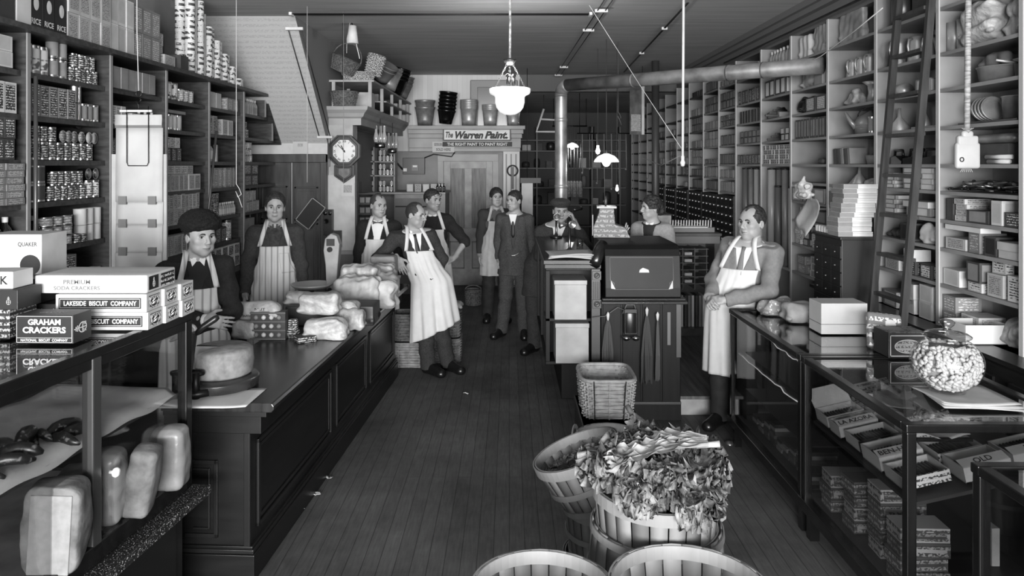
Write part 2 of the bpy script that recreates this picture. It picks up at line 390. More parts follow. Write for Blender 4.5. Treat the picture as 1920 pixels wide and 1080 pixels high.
struct(f, 'trim_5', GREYP, .004)
# white pilaster with the mouldings at the right end of the partition
p = MB(); p.box(-.10, .17, YP-.14, YP, 0, 2.24)
for k in range(3): p.box(-.06+k*.08, -.04+k*.08, YP-.16, YP-.14, .4, 2.2, 1)
struct(p, 'pillar_2', [M(0.75, 0.6), M(0.4, 0.5)])
# long cased beam along the right side under the ceiling
b = MB(); b.box(2.80, 3.1, YF, YB, 3.28, ZC); b.box(2.74, 3.1, -2, YB, 3.42, 3.47); b.box(2.70, 3.1, -2, YB, 3.47, ZC)
struct(b, 'trim_6', M(0.40, 0.55))
# raised platform behind the cash desk
pf = MB(); pf.box(1.38, 2.75, 5.80, 11, .0, .145, 1); pf.box(1.36, 2.75, 5.74, 11, .145, .17)
struct(pf, 'floor_platform', [M(0.32, 0.6, kind='grain', amt=.3, sc=3, stretch=(8, .6, 1)), M(0.60, 0.6, kind='noise', amt=.1)], .004)

# ============================================================ WALL SHELVING
LEV_L = [1.0, 1.27, 1.52, 1.80, 2.05, 2.31, 2.56, 2.81]
POST_L = [2.43, 3.26, 4.09, 4.94, 5.74, 6.56, 7.42]
END_L = {1.0: 8.5, 1.27: 8.5, 1.52: 8.5, 1.80: 8.5, 2.05: 8.5, 2.31: 8.5, 2.56: 8.25, 2.81: 8.0}
XSL = -2.75
ls = empty('wall_shelving', (XSL, 5, 0), 0, 'dark wooden wall shelving of cans and packets, far end cut slanting', 'shelving')
SHW = [M(0.19, 0.45, kind='grain', amt=.35, sc=3, stretch=(3, 14, 14)), M(0.50, 0.5)]
for z in LEV_L:
    top = z > 2.7; ye = END_L[z]-5
    MB().box(-.34, .06 if top else -.03, 1.6-5, ye, z-.028, z+.004, 0).build('shelf', SHW, ls)
for y in POST_L:
    m = MB(); m.box(-.34, 0, y-.012-5, y+.012-5, .95, 2.78, 0); m.box(0, .008, y-.014-5, y+.014-5, .95, 2.78, 1); m.build('upright', SHW, ls)
m = MB(); m.box(-.34, 0, 3.06, 3.08, 2.56, 2.80); m.box(-.34, 0, 3.3, 3.32, 2.3, 2.56); m.box(0, .008, 3.055, 3.085, 2.56, 2.80, 1); m.box(0, .008, 3.295, 3.325, 2.3, 2.56, 1)
m.prism([(3.0, 2.82), (3.06, 2.82), (3.58, 2.26), (3.52, 2.26)], -.34, .03, 'X'); m.build('slanted_end', SHW, ls)
MB().box(-.348, -.34, -3.4, 3.5, .95, 2.81).build('back_panel', M(0.2, 0.55, kind='grain', amt=.35, sc=3, stretch=(1, 1, 14)), ls)
m = MB(); m.box(-.34, .10, -3.4, 3.5, .0, .97); m.box(-.34, .13, -3.4, 3.5, .97, 1.0)
for k in range(9): m.box(.10, .115, -3.3+k*.76, -2.66+k*.76, .15, .88)
m.build('base_cabinet', DARKWOOD_H, ls)

LEV_R = [1.0, 1.27, 1.50, 1.68, 1.86, 2.03, 2.27, 2.51, 2.74, 3.03]
POST_R = [1.5, 2.3, 3.06, 3.84, 4.59, 5.37, 6.18, 6.99, 7.82, 8.69, 9.40, 10.15, 10.95, 11.75, 12.6, 13.4, 14.3, 15.2, 16.1]
XSR = 2.75
rs = empty('wall_shelving', (XSR, 5, 0), 0, 'tall pale painted wall shelving crowded with boxes and kitchenware behind the ladder', 'shelving')
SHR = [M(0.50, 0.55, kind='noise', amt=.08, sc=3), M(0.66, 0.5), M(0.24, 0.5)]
for i, z in enumerate(LEV_R):
    for k in range(len(POST_R)-1):
        a, b = POST_R[k]-5+.012, POST_R[k+1]-5-.012
        if POST_R[k] > 6.9 and POST_R[k] < 8.5 and z in (1.27, 1.50, 1.68, 1.86): continue
        if POST_R[k] > 8.5 and POST_R[k] < 12.7 and z in (1.27, 1.50): continue
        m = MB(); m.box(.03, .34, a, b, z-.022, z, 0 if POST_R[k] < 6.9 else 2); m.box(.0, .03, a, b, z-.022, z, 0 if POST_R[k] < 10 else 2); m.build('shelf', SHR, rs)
for y in POST_R:
    far = y > 9.7
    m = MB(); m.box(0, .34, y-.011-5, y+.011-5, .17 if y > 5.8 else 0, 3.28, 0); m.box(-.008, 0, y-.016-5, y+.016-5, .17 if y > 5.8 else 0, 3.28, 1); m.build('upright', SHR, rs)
MB().box(.34, .348, -3.5, 11.1, .17, 3.28).build('back_panel', M(0.52, 0.6, kind='noise', amt=.1, sc=3), rs)
m = MB(); m.box(-.12, .34, -3.5, 1.18, 0, .975); m.box(-.16, .34, -3.5, 1.18, .975, 1.0)
for k in range(6): m.box(-.135, -.12, -3.4+k*.76, -2.76+k*.76, .15, .88)
m.build('base_cabinet', DARKWOOD_H, rs)
# ============================================================ SHELF GOODS: kinds
PR_DK = M(0.16, 0.5, kind='print', sc=45, v2=0.76, stretch=(1, 1, 2.2), rnd=.15)
PR_LT = M(0.78, 0.6, kind='print', sc=40, v2=0.22, stretch=(1, 1, 2.4), rnd=.12)
PR_MD = M(0.50, 0.6, kind='print', sc=40, v2=0.75, stretch=(1, 1, 2.2), rnd=.15)
PR_GR = M(0.62, 0.6, kind='print', sc=50, v2=0.35, stretch=(1, 1, 2.6), rnd=.12)
PL_W = M(0.76, 0.7, kind='noise', amt=.04, rnd=.06)
PL_L = M(0.68, 0.7, kind='noise', amt=.06, rnd=.1)
PL_M = M(0.47, 0.7, kind='noise', amt=.08, rnd=.15)
PL_D = M(0.22, 0.6, kind='noise', amt=.15, rnd=.25)
PL_K = M(0.09, 0.45)
METAL = M(0.70, 0.28, 1.0, kind='noise', amt=.1)
GLASSD = M(0.07, 0.12, spec=0.8)
GLASSL = M(0.55, 0.15, spec=0.8)
_mesh = {}
def mesh(key, fn):
    if key not in _mesh: _mesh[key] = fn()
    return _mesh[key]
def can(r, h, lab=PR_DK, rim=METAL):
    def f():
        m = MB(); m.lathe([(r, .0), (r, .004), (r*.985, .006), (r*.985, h*.12)], 14, mat=1, cap0=True, cap1=False)
        m.lathe([(r*.985, h*.12), (r*.985, h*.88)], 14, mat=0, cap0=False, cap1=False)
        m.lathe([(r*.985, h*.88), (r*.985, h-.006), (r, h-.004), (r, h), (r*.93, h), (r*.92, h-.004)], 14, mat=1, cap0=False); return m.data('can', [lab, rim])
    return mesh(('can', r, h, lab.name, rim.name), f)
def carton(w, d, h, body=PL_L, lab=PR_DK, m=.12):
    """w along Y (the face row), d deep along X; printed panels on the four sides"""
    def f():
        b = MB(); b.box(-d/2, d/2, -w/2, w/2, 0, h, 0); e = .0007
        a, c = w/2-w*m, d/2-d*m; z0, z1 = h*m*.8, h-h*m*.8
        for s in (-1, 1):
            x = s*(d/2+e); y = s*(w/2+e)
            b.add([(x, -a, z0), (x, a, z0), (x, a, z1), (x, -a, z1)], [(0, 1, 2, 3)], 1)
            b.add([(-c, y, z0), (c, y, z0), (c, y, z1), (-c, y, z1)], [(0, 1, 2, 3)], 1)
        b.box(-d/2-.0005, d/2+.0005, -w/2-.0005, w/2+.0005, h*.93, h*.935, 2)
        return b.data('box', [body, lab, PL_D])
    return mesh(('carton', w, d, h, body.name, lab.name, m), f)
def bottle(r, h, glass=GLASSD, lab=PL_W, cap=PL_W):
    def f():
        m = MB(); m.lathe([(r, 0), (r, h*.12)], 12, mat=0, cap1=False); m.lathe([(r, h*.12), (r*1.01, h*.13), (r*1.01, h*.5), (r, h*.51)], 12, mat=1, cap0=False, cap1=False)
        m.lathe([(r, h*.51), (r, h*.58), (r*.75, h*.7), (r*.36, h*.8), (r*.33, h*.88)], 12, mat=0, cap0=False, cap1=False)
        m.lathe([(r*.4, h*.86), (r*.42, h), (0, h)], 10, mat=2, cap0=False); return m.data('bottle', [glass, lab, cap])
    return mesh(('bottle', r, h, glass.name, lab.name, cap.name), f)
def roundtin(r, t, face=PR_MD):
    def f():
        m = MB(); T = Matrix.Rotation(PI/2, 4, 'Y'); m.lathe([(r, -t/2), (r, t/2-.004), (r*1.03, t/2-.003), (r*1.03, t/2)], 16, T=T, mat=1, cap1=False); m.lathe([(r*1.03, t/2), (r*.8, t/2), (r*.8, t/2+.001), (0, t/2+.001)], 16, T=T, mat=0, cap0=False, cap1=False); return m.data('tin', [face, METAL])
    return mesh(('rt', r, t, face.name), f)
def item(name, me, loc, rz=0, label=None, cat=None, group=None, scale=None, rot=None):
    o = bpy.data.objects.new(name, me); COL.objects.link(o); o.location = loc; o.rotation_euler = rot or (0, 0, rz)
    if scale: o.scale = scale
    return tag(o, label, cat, group)
def row(side, me, name, cat, y0, n, dy, z, look, where, tiers=1, dz=0, x=-.07, jit=.004, turn=0.0, drop=0, group=None, depth=0, dd=0):
    """n things in a row along the wall, stacked in tiers; drop takes things off the end of each higher tier"""
    s = -1 if side == 'L' else 1; xf = (XSL if side == 'L' else XSR)
    lab = look+' '+where; g = group or (cat+'s: '+look+', '+where)
    for t in range(tiers):
        for k in range(n-drop*t):
            for q in range(depth+1):
                xx = xf - s*x - s*0 if side == 'L' else xf - x
                xx = xf + x - q*dd if side == 'L' else xf - x + q*dd
                item(name, me, (xx+random.uniform(-jit, jit), y0+k*dy+t*drop*dy/2+random.uniform(-jit, jit)*.5, z+t*dz+.001+.0005*t), random.uniform(-turn, turn)+(0 if side == 'L' else PI), lab, cat, g)

# ============================================================ LEFT SHELVES
LB = {0: 'leftmost bay', 1: 'bay left of hanging board', 2: 'bay behind hanging board', 3: 'bay above fur-capped man', 4: 'bay behind pull cord', 5: 'bay under slanting ceiling'}
LN = {2.56: 'on top shelf,', 2.31: 'on second shelf,', 2.05: 'on third shelf,', 1.80: 'on fourth shelf,', 1.52: 'on fifth shelf,', 1.27: 'on sixth shelf,', 1.0: 'on lowest ledge,'}
def L(b, z, me, name, cat, y0, n, dy, look, **k): row('L', me, name, cat, y0, n, dy, z+.004, look, LN[z]+' '+LB[b], **k)
# bay 1
L(1, 2.56, can(.037, .17, M(0.72, 0.5, kind='print', sc=12, v2=.3)), 'tall_can', 'can', 4.17, 3, .075, 'tall pale labelled can')
L(1, 2.56, can(.036, .115, PL_M), 'tin_can', 'can', 4.42, 2, .08, 'plain shiny can', tiers=2, dz=.117)
L(1, 2.56, can(.028, .09, PR_DK), 'tin_can', 'can', 4.60, 5, .062, 'small dark striped can', tiers=2, dz=.091, drop=1, depth=1, dd=.06)
L(1, 2.31, carton(.075, .09, .185, PL_M, PR_DK, .08), 'tall_tin', 'tin', 4.20, 5, .085, 'tall square tea tin')
L(1, 2.31, can(.038, .11, METAL), 'tin_can', 'can', 4.64, 1, .08, 'bright bare metal can', tiers=2, dz=.112)
L(1, 2.31, can(.030, .115, PL_M), 'tin_can', 'can', 4.73, 3, .066, 'slim grey can')
L(1, 2.31, roundtin(.045, .03, PL_D), 'round_tin', 'tin', 4.82, 1, .1, 'round flat tin on edge behind slim cans', x=-.16)
L(1, 2.05, can(.032, .11, PR_DK), 'tin_can', 'can', 4.17, 9, .077, 'dark can with bold white lettering', depth=1, dd=.07)
row('L', can(.030, .09, PR_DK), 'tin_can', 'can', 4.17, 4, .075, 2.167, 'short dark can stacked', 'upon white-lettered cans in the third shelf')
row('L', roundtin(.038, .02, PR_MD), 'round_tin', 'tin', 4.52, 4, .066, 2.205, 'round flat tin stood on edge', 'upon the white-lettered cans', x=-.08)
row('L', roundtin(.038, .02, PL_L), 'round_tin', 'tin', 4.80, 2, .07, 2.205, 'pale round flat tin stood on edge', 'at the end of the white-lettered cans', x=-.08)
L(1, 1.80, can(.034, .11, M(0.2, 0.5, kind='stripes', sc=9, v2=.8, stretch=(0, 0, 3))), 'tin_can', 'can', 4.20, 2, .085, 'big can with dark and white bands', tiers=2, dz=.111)
L(1, 1.80, can(.029, .09, PR_DK), 'tin_can', 'can', 4.38, 6, .066, 'dark banded small can', tiers=2, dz=.091, drop=1)
L(1, 1.80, can(.034, .12, PR_LT), 'tin_can', 'can', 4.78, 2, .08, 'tall can with slanting dark label')
row('L', roundtin(.036, .06, METAL), 'round_tin', 'tin', 4.76, 2, .085, 1.965, 'shiny round tin lying', 'upon the slanting-label cans', x=-.08)
L(1, 1.52, bottle(.036, .2), 'bottle', 'bottle', 4.16, 2, .085, 'dark bottle with oval label')
L(1, 1.52, can(.046, .06, PR_MD), 'flat_can', 'can', 4.34, 3, .096, 'low flat can', tiers=3, dz=.062)
L(1, 1.52, can(.030, .055, PR_DK), 'flat_can', 'can', 4.62, 2, .066, 'tiny squat can', x=-.05)
L(1, 1.52, can(.040, .105, PL_W, PL_W), 'paper_roll', 'paper roll', 4.70, 3, .086, 'white wrapped roll', tiers=2, dz=.107)
L(1, 1.27, carton(.12, .1, .09, PL_M, PR_DK), 'small_box', 'box', 4.52, 1, .1, 'grey spice box', tiers=2, dz=.092)
L(1, 1.27, can(.032, .09, PL_L), 'tin_can', 'can', 4.36, 2, .075, 'pale plain can', tiers=2, dz=.092, drop=1)
L(1, 1.27, bottle(.024, .15, GLASSL, PL_L, PL_D), 'bottle', 'bottle', 4.14, 4, .056, 'slim clear sauce bottle', depth=1, dd=.07)
L(1, 1.27, carton(.07, .06, .06, PL_L, PR_MD), 'small_box', 'box', 4.86, 1, .1, 'small grey cube box')
# bay 0
L(0, 2.56, carton(.13, .12, .085, PL_W, PL_L), 'carton', 'carton', 3.36, 5, .14, 'white carton', tiers=2, dz=.087)
L(0, 2.31, carton(.10, .1, .17, PL_W, PR_DK), 'carton', 'carton', 3.36, 7, .103, 'black and white carton with pointed figure')
L(0, 2.05, carton(.085, .12, .115, PL_D, PR_DK), 'carton', 'carton', 3.34, 8, .088, 'dark carton', tiers=2, dz=.117)
L(0, 1.80, carton(.15, .15, .037, PL_M, PR_GR), 'flat_box', 'box', 3.36, 5, .155, 'flat grey box in a tall stack', tiers=6, dz=.038)
L(0, 1.52, bottle(.038, .21), 'bottle', 'bottle', 3.34, 9, .083, 'dark bottle with round white label', depth=1, dd=.08)
# bay 2
L(2, 2.56, carton(.09, .14, .15, PL_M, PL_M), 'carton', 'carton', 5.02, 6, .098, 'plain grey carton')
L(2, 2.31, carton(.055, .08, .13, PL_L, PR_MD), 'carton', 'carton', 4.98, 4, .06, 'narrow pale carton')
L(2, 2.31, carton(.14, .1, .09, PL_L, PL_M), 'carton', 'carton', 5.33, 1, .06, 'squat pale carton')
L(2, 2.31, bottle(.026, .12, GLASSL, PL_L), 'bottle', 'bottle', 5.46, 3, .09, 'small clear bottle')
L(2, 2.05, carton(.08, .1, .16, PL_D, PR_DK), 'carton', 'carton', 5.0, 8, .088, 'upright dark carton')
L(2, 1.80, carton(.08, .1, .12, PL_L, PR_LT), 'carton', 'carton', 5.0, 8, .088, 'pale printed carton')
L(2, 1.52, can(.032, .1, PR_MD), 'tin_can', 'can', 5.0, 9, .08, 'grey printed can')
# bay 3
L(3, 2.56, can(.05, .14, M(0.7, 0.3, kind='print', sc=20, v2=.2)), 'tin_can', 'can', 5.86, 2, .115, 'wide bright can with dark figures', depth=1, dd=.11)
L(3, 2.56, can(.042, .105, PR_MD), 'tin_can', 'can', 6.10, 3, .1, 'medium fruit can')
L(3, 2.31, can(.034, .13, PL_L, METAL), 'tin_can', 'can', 5.84, 4, .08, 'pale fluted can')
row('L', carton(.3, .12, .025, PL_M, PL_M), 'flat_box', 'box', 5.96, 1, .1, 2.449, 'flat grey box laid', 'upon the pale fluted cans')
L(3, 2.05, carton(.075, .08, .11, PL_D, PR_DK), 'carton', 'carton', 5.85, 3, .088, 'dark carton under white-cross packets')
row('L', carton(.07, .06, .085, PL_W, PR_LT), 'packet', 'packet', 5.85, 3, .088, 2.166, 'white-cross packet stacked', 'on dark cartons, third shelf over the fur-capped man')
L(3, 1.80, carton(.075, .09, .14, PL_L, PR_GR), 'carton', 'carton', 5.82, 5, .082, 'grey carton with dark diamond')
L(3, 1.80, carton(.115, .09, .14, PL_W, PR_GR), 'carton', 'carton', 6.26, 2, .12, 'wide white carton')
row('L', carton(.11, .1, .07, PL_L, PR_MD), 'carton', 'carton', 5.86, 4, .12, 1.947, 'low pale carton stacked', 'upon the dark-diamond cartons')
L(3, 1.52, carton(.065, .08, .125, PL_L, PR_MD), 'carton', 'carton', 5.82, 9, .072, 'slim carton', tiers=2, dz=.127)
L(3, 1.27, carton(.06, .08, .16, PL_L, PR_MD), 'carton', 'carton', 5.82, 8, .075, 'slim upright carton')
# bay 4
L(4, 2.56, carton(.11, .02, .15, PL_L, PL_L, .2), 'display_card', 'card', 6.66, 3, .14, 'upright pictured display card')
L(4, 2.56, carton(.13, .09, .12, PL_M, PR_MD), 'carton', 'carton', 7.12, 2, .15, 'printed grey carton')
L(4, 2.31, carton(.09, .09, .17, PL_M, PR_DK), 'carton', 'carton', 6.66, 2, .1, 'dark printed carton')
L(4, 2.31, carton(.12, .09, .15, PL_L, PR_GR), 'carton', 'carton', 7.0, 2, .14, 'tall pale carton')
L(4, 2.05, bottle(.055, .2, GLASSL, PL_L), 'jar', 'jar', 6.68, 1, .1, 'wide pale glass jar')
L(4, 2.05, carton(.1, .03, .16, PL_L, PL_L), 'packet', 'packet', 6.88, 1, .1, 'thin pale packet leaning by the jar', turn=.3)
L(4, 1.80, carton(.06, .08, .19, PL_M, PR_MD), 'packet', 'packet', 6.64, 9, .078, 'standing printed packet', turn=.15, jit=.01)
L(4, 1.52, can(.028, .075, PR_DK), 'tin_can', 'can', 6.64, 5, .06, 'tiny dark can', tiers=3, dz=.076)
L(4, 1.52, bottle(.024, .13, GLASSL, PL_L), 'bottle', 'bottle', 6.98, 7, .055, 'small stoppered bottle')
L(4, 1.27, carton(.12, .1, .15, PL_D, PR_DK), 'carton', 'carton', 6.68, 3, .13, 'black and white display carton')
L(4, 1.27, can(.045, .2, PR_LT), 'tall_can', 'can', 7.14, 1, .1, 'tall white printed can')
L(4, 1.0, carton(.14, .1, .11, PL_W, PR_DK), 'carton', 'carton', 6.68, 5, .15, 'stacked dark-swirl carton', tiers=2, dz=.112)
# bay 5
L(5, 2.56, bottle(.028, .17, GLASSL, PL_M), 'bottle', 'bottle', 7.50, 8, .062, 'white-topped bottle')
L(5, 2.31, can(.032, .08, PR_DK), 'tin_can', 'can', 7.50, 3, .07, 'short dark can', tiers=2, dz=.082, drop=1)
L(5, 2.05, can(.030, .068, PR_MD), 'tin_can', 'can', 7.50, 5, .064, 'short can', tiers=3, dz=.07)
L(5, 1.80, carton(.2, .12, .11, PL_D, PR_DK), 'carton', 'carton', 7.56, 2, .22, 'dark carton with white scroll', tiers=2, dz=.112)
L(5, 1.52, carton(.09, .1, .11, PL_M, PR_MD), 'carton', 'carton', 7.48, 5, .1, 'grey small carton', tiers=2, dz=.112, drop=2)
L(5, 1.27, carton(.28, .12, .18, PL_M, PL_M), 'carton', 'carton', 7.62, 1, .2, 'big plain grey carton')
L(5, 1.0, can(.05, .12, PR_DK), 'tin_can', 'can', 7.5, 5, .11, 'large dark and white can', tiers=2, dz=.122)
# on top of the shelves
T0 = 2.81
def T(me, name, cat, y0, n, dy, look, where, z=T0, **k): row('L', me, name, cat, y0, n, dy, z+.005, look, where, **k)
T(carton(.11, .1, .24, PL_K, PL_K, .1), 'rice_box', 'carton', 4.19, 3, .115, 'black rice packet with a white oval', 'on top of the left shelves')
for k in range(3):
    y = 4.19+k*.115; t = [o for o in COL.objects if o.name.startswith('rice_box')][k]
    a = MB().lathe([(.03, 0), (.0, .001)], 18, T=Matrix.Rotation(PI/2, 4, 'Y') @ Matrix.Diagonal((1.35, .8, 1, 1)), cap0=False).build('oval_label', PL_W, t, loc=(.053, 0, .155))
    text('RICE', (.053, 0, .05), '+X', .085, .034, WHITE, t)
T(carton(.12, .12, .28, PL_D, PL_D), 'tall_box', 'box', 3.80, 2, .13, 'tall dark box', 'on the shelf top at the left edge')
T(carton(.12, .12, .2, PL_W, PL_W), 'tall_box', 'box', 4.07, 1, .13, 'plain white box', 'left of the rice packets')
T(carton(.115, .12, .17, PL_L, PR_GR), 'carton', 'carton', 4.54, 4, .12, 'pale lettered carton', 'in the lower tier right of the rice packets', tiers=1)
T(carton(.115, .12, .25, PL_L, PR_GR), 'carton', 'carton', 4.54, 4, .12, 'taller pale lettered carton', 'stacked right of the rice packets', z=T0+.171)
T(carton(.1, .1, .2, PL_W, PL_L), 'paper_bag', 'bag', 5.02, 3, .105, 'square white paper bag with crimped top', 'on the shelf top above the hanging board', tiers=2, dz=.202)
T(carton(.13, .09, .2, PL_M, PR_MD), 'cereal_box', 'box', 5.35, 3, .14, 'pictured cereal box', 'on the shelf top left of the can pyramid', tiers=2, dz=.202)
T(carton(.09, .08, .24, PL_W, PR_LT), 'carton', 'carton', 5.82, 1, .1, 'tall white printed carton', 'behind low boxes beside the can pyramid', x=-.2)
T(carton(.09, .08, .1, PL_W, PR_LT), 'carton', 'carton', 5.97, 1, .1, 'white oatmeal carton', 'just left of the can pyramid', x=-.2, tiers=3, dz=.102)
T(carton(.18, .1, .1, PL_L, PR_GR), 'low_box', 'box', 5.85, 1, .1, 'low lettered box', 'on the shelf edge left of the dark boxes')
T(carton(.14, .14, .13, PL_D, PL_D), 'low_box', 'box', 6.06, 1, .15, 'low dark box', 'on the shelf top before the can pyramid')
tc = can(.043, .098, M(0.80, 0.5, kind='print', sc=22, v2=.25, stretch=(1, 1, 1.4)), M(0.85, .5)); wc = can(.043, .098, PL_W, PL_W)
for (y0, cols) in ((6.30, [7, 7, 7, 6, 5, 5, 4, 4, 3, 3, 2, 2, 1, 1]),):
    for i, nn in enumerate(cols):
        for t in range(nn):
            for q in range(2 if i < 6 else 1):
                me = wc if i in (1, 3) and q == 0 else tc
                item('canned_food', me, (XSL-.06-q*.09-(.02 if i % 2 else 0), y0+i*.092+.01*q, T0+.006+t*.0985), random.uniform(-PI, PI), ('plain white' if me is wc else 'white printed')+' can stacked in the stepped pyramid on the shelf top', 'can', 'cans of the stepped pyramid')
# ============================================================ SOLID FIGURES from distance fields
class SDF:
    def __init__(s, lo, hi, h):
        s.lo = np.array(lo, float); s.h = h; s.n = np.ceil((np.array(hi)-s.lo)/h).astype(int)+1
        s.F = np.full(s.n, 0.25, np.float32)
    def sub(s, lo, hi, pad):
        a = np.clip(np.floor((np.array(lo)-pad-s.lo)/s.h).astype(int), 0, s.n); b = np.clip(np.ceil((np.array(hi)+pad-s.lo)/s.h).astype(int)+1, 0, s.n)
        if np.any(b <= a): return None, None
        sl = tuple(slice(a[i], b[i]) for i in range(3))
        ax = [(np.arange(a[i], b[i])*s.h+s.lo[i]).astype(np.float32) for i in range(3)]
        return sl, (ax[0][:, None, None], ax[1][None, :, None], ax[2][None, None, :])
    def put(s, sl, d, k, op='u'):
        A = s.F[sl]
        if op == 'u':
            if k > 0:
                hh = np.maximum(k-np.abs(A-d), 0)/k; s.F[sl] = np.minimum(A, d)-hh*hh*k*.25
            else: s.F[sl] = np.minimum(A, d)
        else:
            d = -d
            if k > 0:
                hh = np.maximum(k-np.abs(A-d), 0)/k; s.F[sl] = np.maximum(A, d)+hh*hh*k*.25
            else: s.F[sl] = np.maximum(A, d)
    def cone(s, a, b, ra, rb, k=.02, op='u', R=None, fy=1.0):
        a = np.array(a, float); b = np.array(b, float); r = max(ra, rb)
        sl, X = s.sub(np.minimum(a, b)-r, np.maximum(a, b)+r, k+2*s.h)
        if sl is None: return s
        if R is None:
            q = X; A = a; B = b
        else:
            R = np.array(R, float); q = [sum(R[i, j]*(X[i]-a[i]) for i in range(3)) for j in range(3)]; q[1] = q[1]/fy
            A = np.zeros(3); B = (b-a) @ R; B[1] /= fy
        ab = B-A; L2 = max(ab @ ab, 1e-12)
        t = np.clip(((q[0]-A[0])*ab[0]+(q[1]-A[1])*ab[1]+(q[2]-A[2])*ab[2])/L2, 0, 1)
        d = np.sqrt((q[0]-A[0]-t*ab[0])**2+(q[1]-A[1]-t*ab[1])**2+(q[2]-A[2]-t*ab[2])**2)-(ra+(rb-ra)*t)
        s.put(sl, (d*(fy if fy < 1 else 1)).astype(np.float32), k, op); return s
    def ell(s, c, rad, R=None, k=.02, op='u'):
        c = np.array(c, float); rad = np.array(rad, float); r = rad.max()
        sl, X = s.sub(c-r, c+r, k+2*s.h)
        if sl is None: return s
        q = [X[i]-c[i] for i in range(3)]
        if R is not None:
            R = np.array(R, float); q = [sum(R[i, j]*q[i] for i in range(3)) for j in range(3)]
        k0 = np.sqrt(sum((q[i]/rad[i])**2 for i in range(3))); k1 = np.sqrt(sum((q[i]/rad[i]**2)**2 for i in range(3)))+1e-9
        s.put(sl, (k0*(k0-1)/k1).astype(np.float32), k, op); return s
    def box(s, c, half, R=None, r=.01, k=.01, op='u'):
        c = np.array(c, float); half = np.array(half, float)-r; m = np.linalg.norm(half)+r
        sl, X = s.sub(c-m, c+m, k+2*s.h)
        if sl is None: return s
        q = [X[i]-c[i] for i in range(3)]
        if R is not None:
            R = np.array(R, float); q = [sum(R[i, j]*q[i] for i in range(3)) for j in range(3)]
        q = [np.abs(q[i])-half[i] for i in range(3)]
        d = np.sqrt(sum(np.maximum(t, 0)**2 for t in q))+np.minimum(np.maximum(np.maximum(q[0], q[1]), q[2]), 0)-r
        s.put(sl, d.astype(np.float32), k, op); return s
    def plane(s, p, n, k=0):      # keep the side opposite to n
        n = np.array(n, float); n /= np.linalg.norm(n)
        sl, X = s.sub(s.lo, s.lo+s.n*s.h, 0)
        s.put(sl, -sum((X[i]-p[i])*n[i] for i in range(3)).astype(np.float32), k, 'i'); return s
    def wrinkle(s, amp, fr, seed=0, z0=-9, z1=9):
        sl, X = s.sub(s.lo, s.lo+s.n*s.h, 0); rs = np.random.RandomState(seed); w = 0
        for i in range(5):
            v = rs.normal(size=3)*np.array([1, 1, 1.3]); v = v/np.linalg.norm(v)*fr*rs.uniform(.6, 1.8); w = w+np.sin(X[0]*v[0]+X[1]*v[1]+X[2]*v[2]+rs.uniform(0, 6))
        s.F += (amp*w/2.2).astype(np.float32); return s
    def sample(s, p):
        p = (np.asarray(p, float)-s.lo)/s.h; i = np.clip(np.floor(p).astype(int), 0, s.n-2); f = p-i; f = np.clip(f, 0, 1)
        r = 0
        for dx in (0, 1):
            for dy in (0, 1):
                for dz in (0, 1):
                    w = (f[..., 0] if dx else 1-f[..., 0])*(f[..., 1] if dy else 1-f[..., 1])*(f[..., 2] if dz else 1-f[..., 2])
                    r = r+w*s.F[i[..., 0]+dx, i[..., 1]+dy, i[..., 2]+dz]
        return r
    def mesh(s, name, mats, smooth=True):
        F = s.F; F[0] = F[-1] = .1; F[:, 0] = F[:, -1] = .1; F[:, :, 0] = F[:, :, -1] = .1
        S = F < 0; n = S.shape
        c = np.zeros((n[0]-1, n[1]-1, n[2]-1), np.int8)
        for dx in (0, 1):
            for dy in (0, 1):
                for dz in (0, 1): c += S[dx:n[0]-1+dx, dy:n[1]-1+dy, dz:n[2]-1+dz]
        act = (c > 0) & (c < 8); I = np.argwhere(act); idx = np.full(c.shape, -1, np.int64); idx[act] = np.arange(len(I))
        pos = np.zeros((len(I), 3)); cnt = np.zeros(len(I))
        for ax in range(3):
            o1, o2 = [i for i in range(3) if i != ax]
            for u in (0, 1):
                for v in (0, 1):
                    a = I.copy(); a[:, o1] += u; a[:, o2] += v; b = a.copy(); b[:, ax] += 1
                    fa = F[a[:, 0], a[:, 1], a[:, 2]]; fb = F[b[:, 0], b[:, 1], b[:, 2]]; m = (fa < 0) != (fb < 0)
                    t = fa[m]/(fa[m]-fb[m]); q = a[m].astype(float); q[:, ax] += t; pos[m] += q; cnt[m] += 1
        pos = pos/cnt[:, None]*s.h+s.lo; faces = []
        for ax in range(3):
            o1, o2 = [(1, 2), (2, 0), (0, 1)][ax]
            sl0 = [slice(None)]*3; sl1 = [slice(None)]*3; sl0[ax] = slice(0, -1); sl1[ax] = slice(1, None)
            A = S[tuple(sl0)]; B = S[tuple(sl1)]; E = np.argwhere(A != B); E = E[(E[:, o1] > 0) & (E[:, o2] > 0) & (E[:, o1] < n[o1]-1) & (E[:, o2] < n[o2]-1)]
            q = []
            for (u, v) in ((1, 1), (0, 1), (0, 0), (1, 0)):
                e = E.copy(); e[:, o1] -= u; e[:, o2] -= v; q.append(idx[e[:, 0], e[:, 1], e[:, 2]])
            q = np.stack(q, 1); fl = A[E[:, 0], E[:, 1], E[:, 2]]; q[~fl] = q[~fl][:, ::-1]; faces.append(q)
        faces = np.concatenate(faces)
        me = bpy.data.meshes.new(name); me.vertices.add(len(pos)); me.vertices.foreach_set('co', pos.astype(np.float32).ravel())
        me.loops.add(len(faces)*4); me.loops.foreach_set('vertex_index', faces.astype(np.int32).ravel())
        me.polygons.add(len(faces)); me.polygons.foreach_set('loop_start', np.arange(0, len(faces)*4, 4, dtype=np.int32)); me.polygons.foreach_set('loop_total', np.full(len(faces), 4, dtype=np.int32))
        me.polygons.foreach_set('use_smooth', np.full(len(faces), smooth))
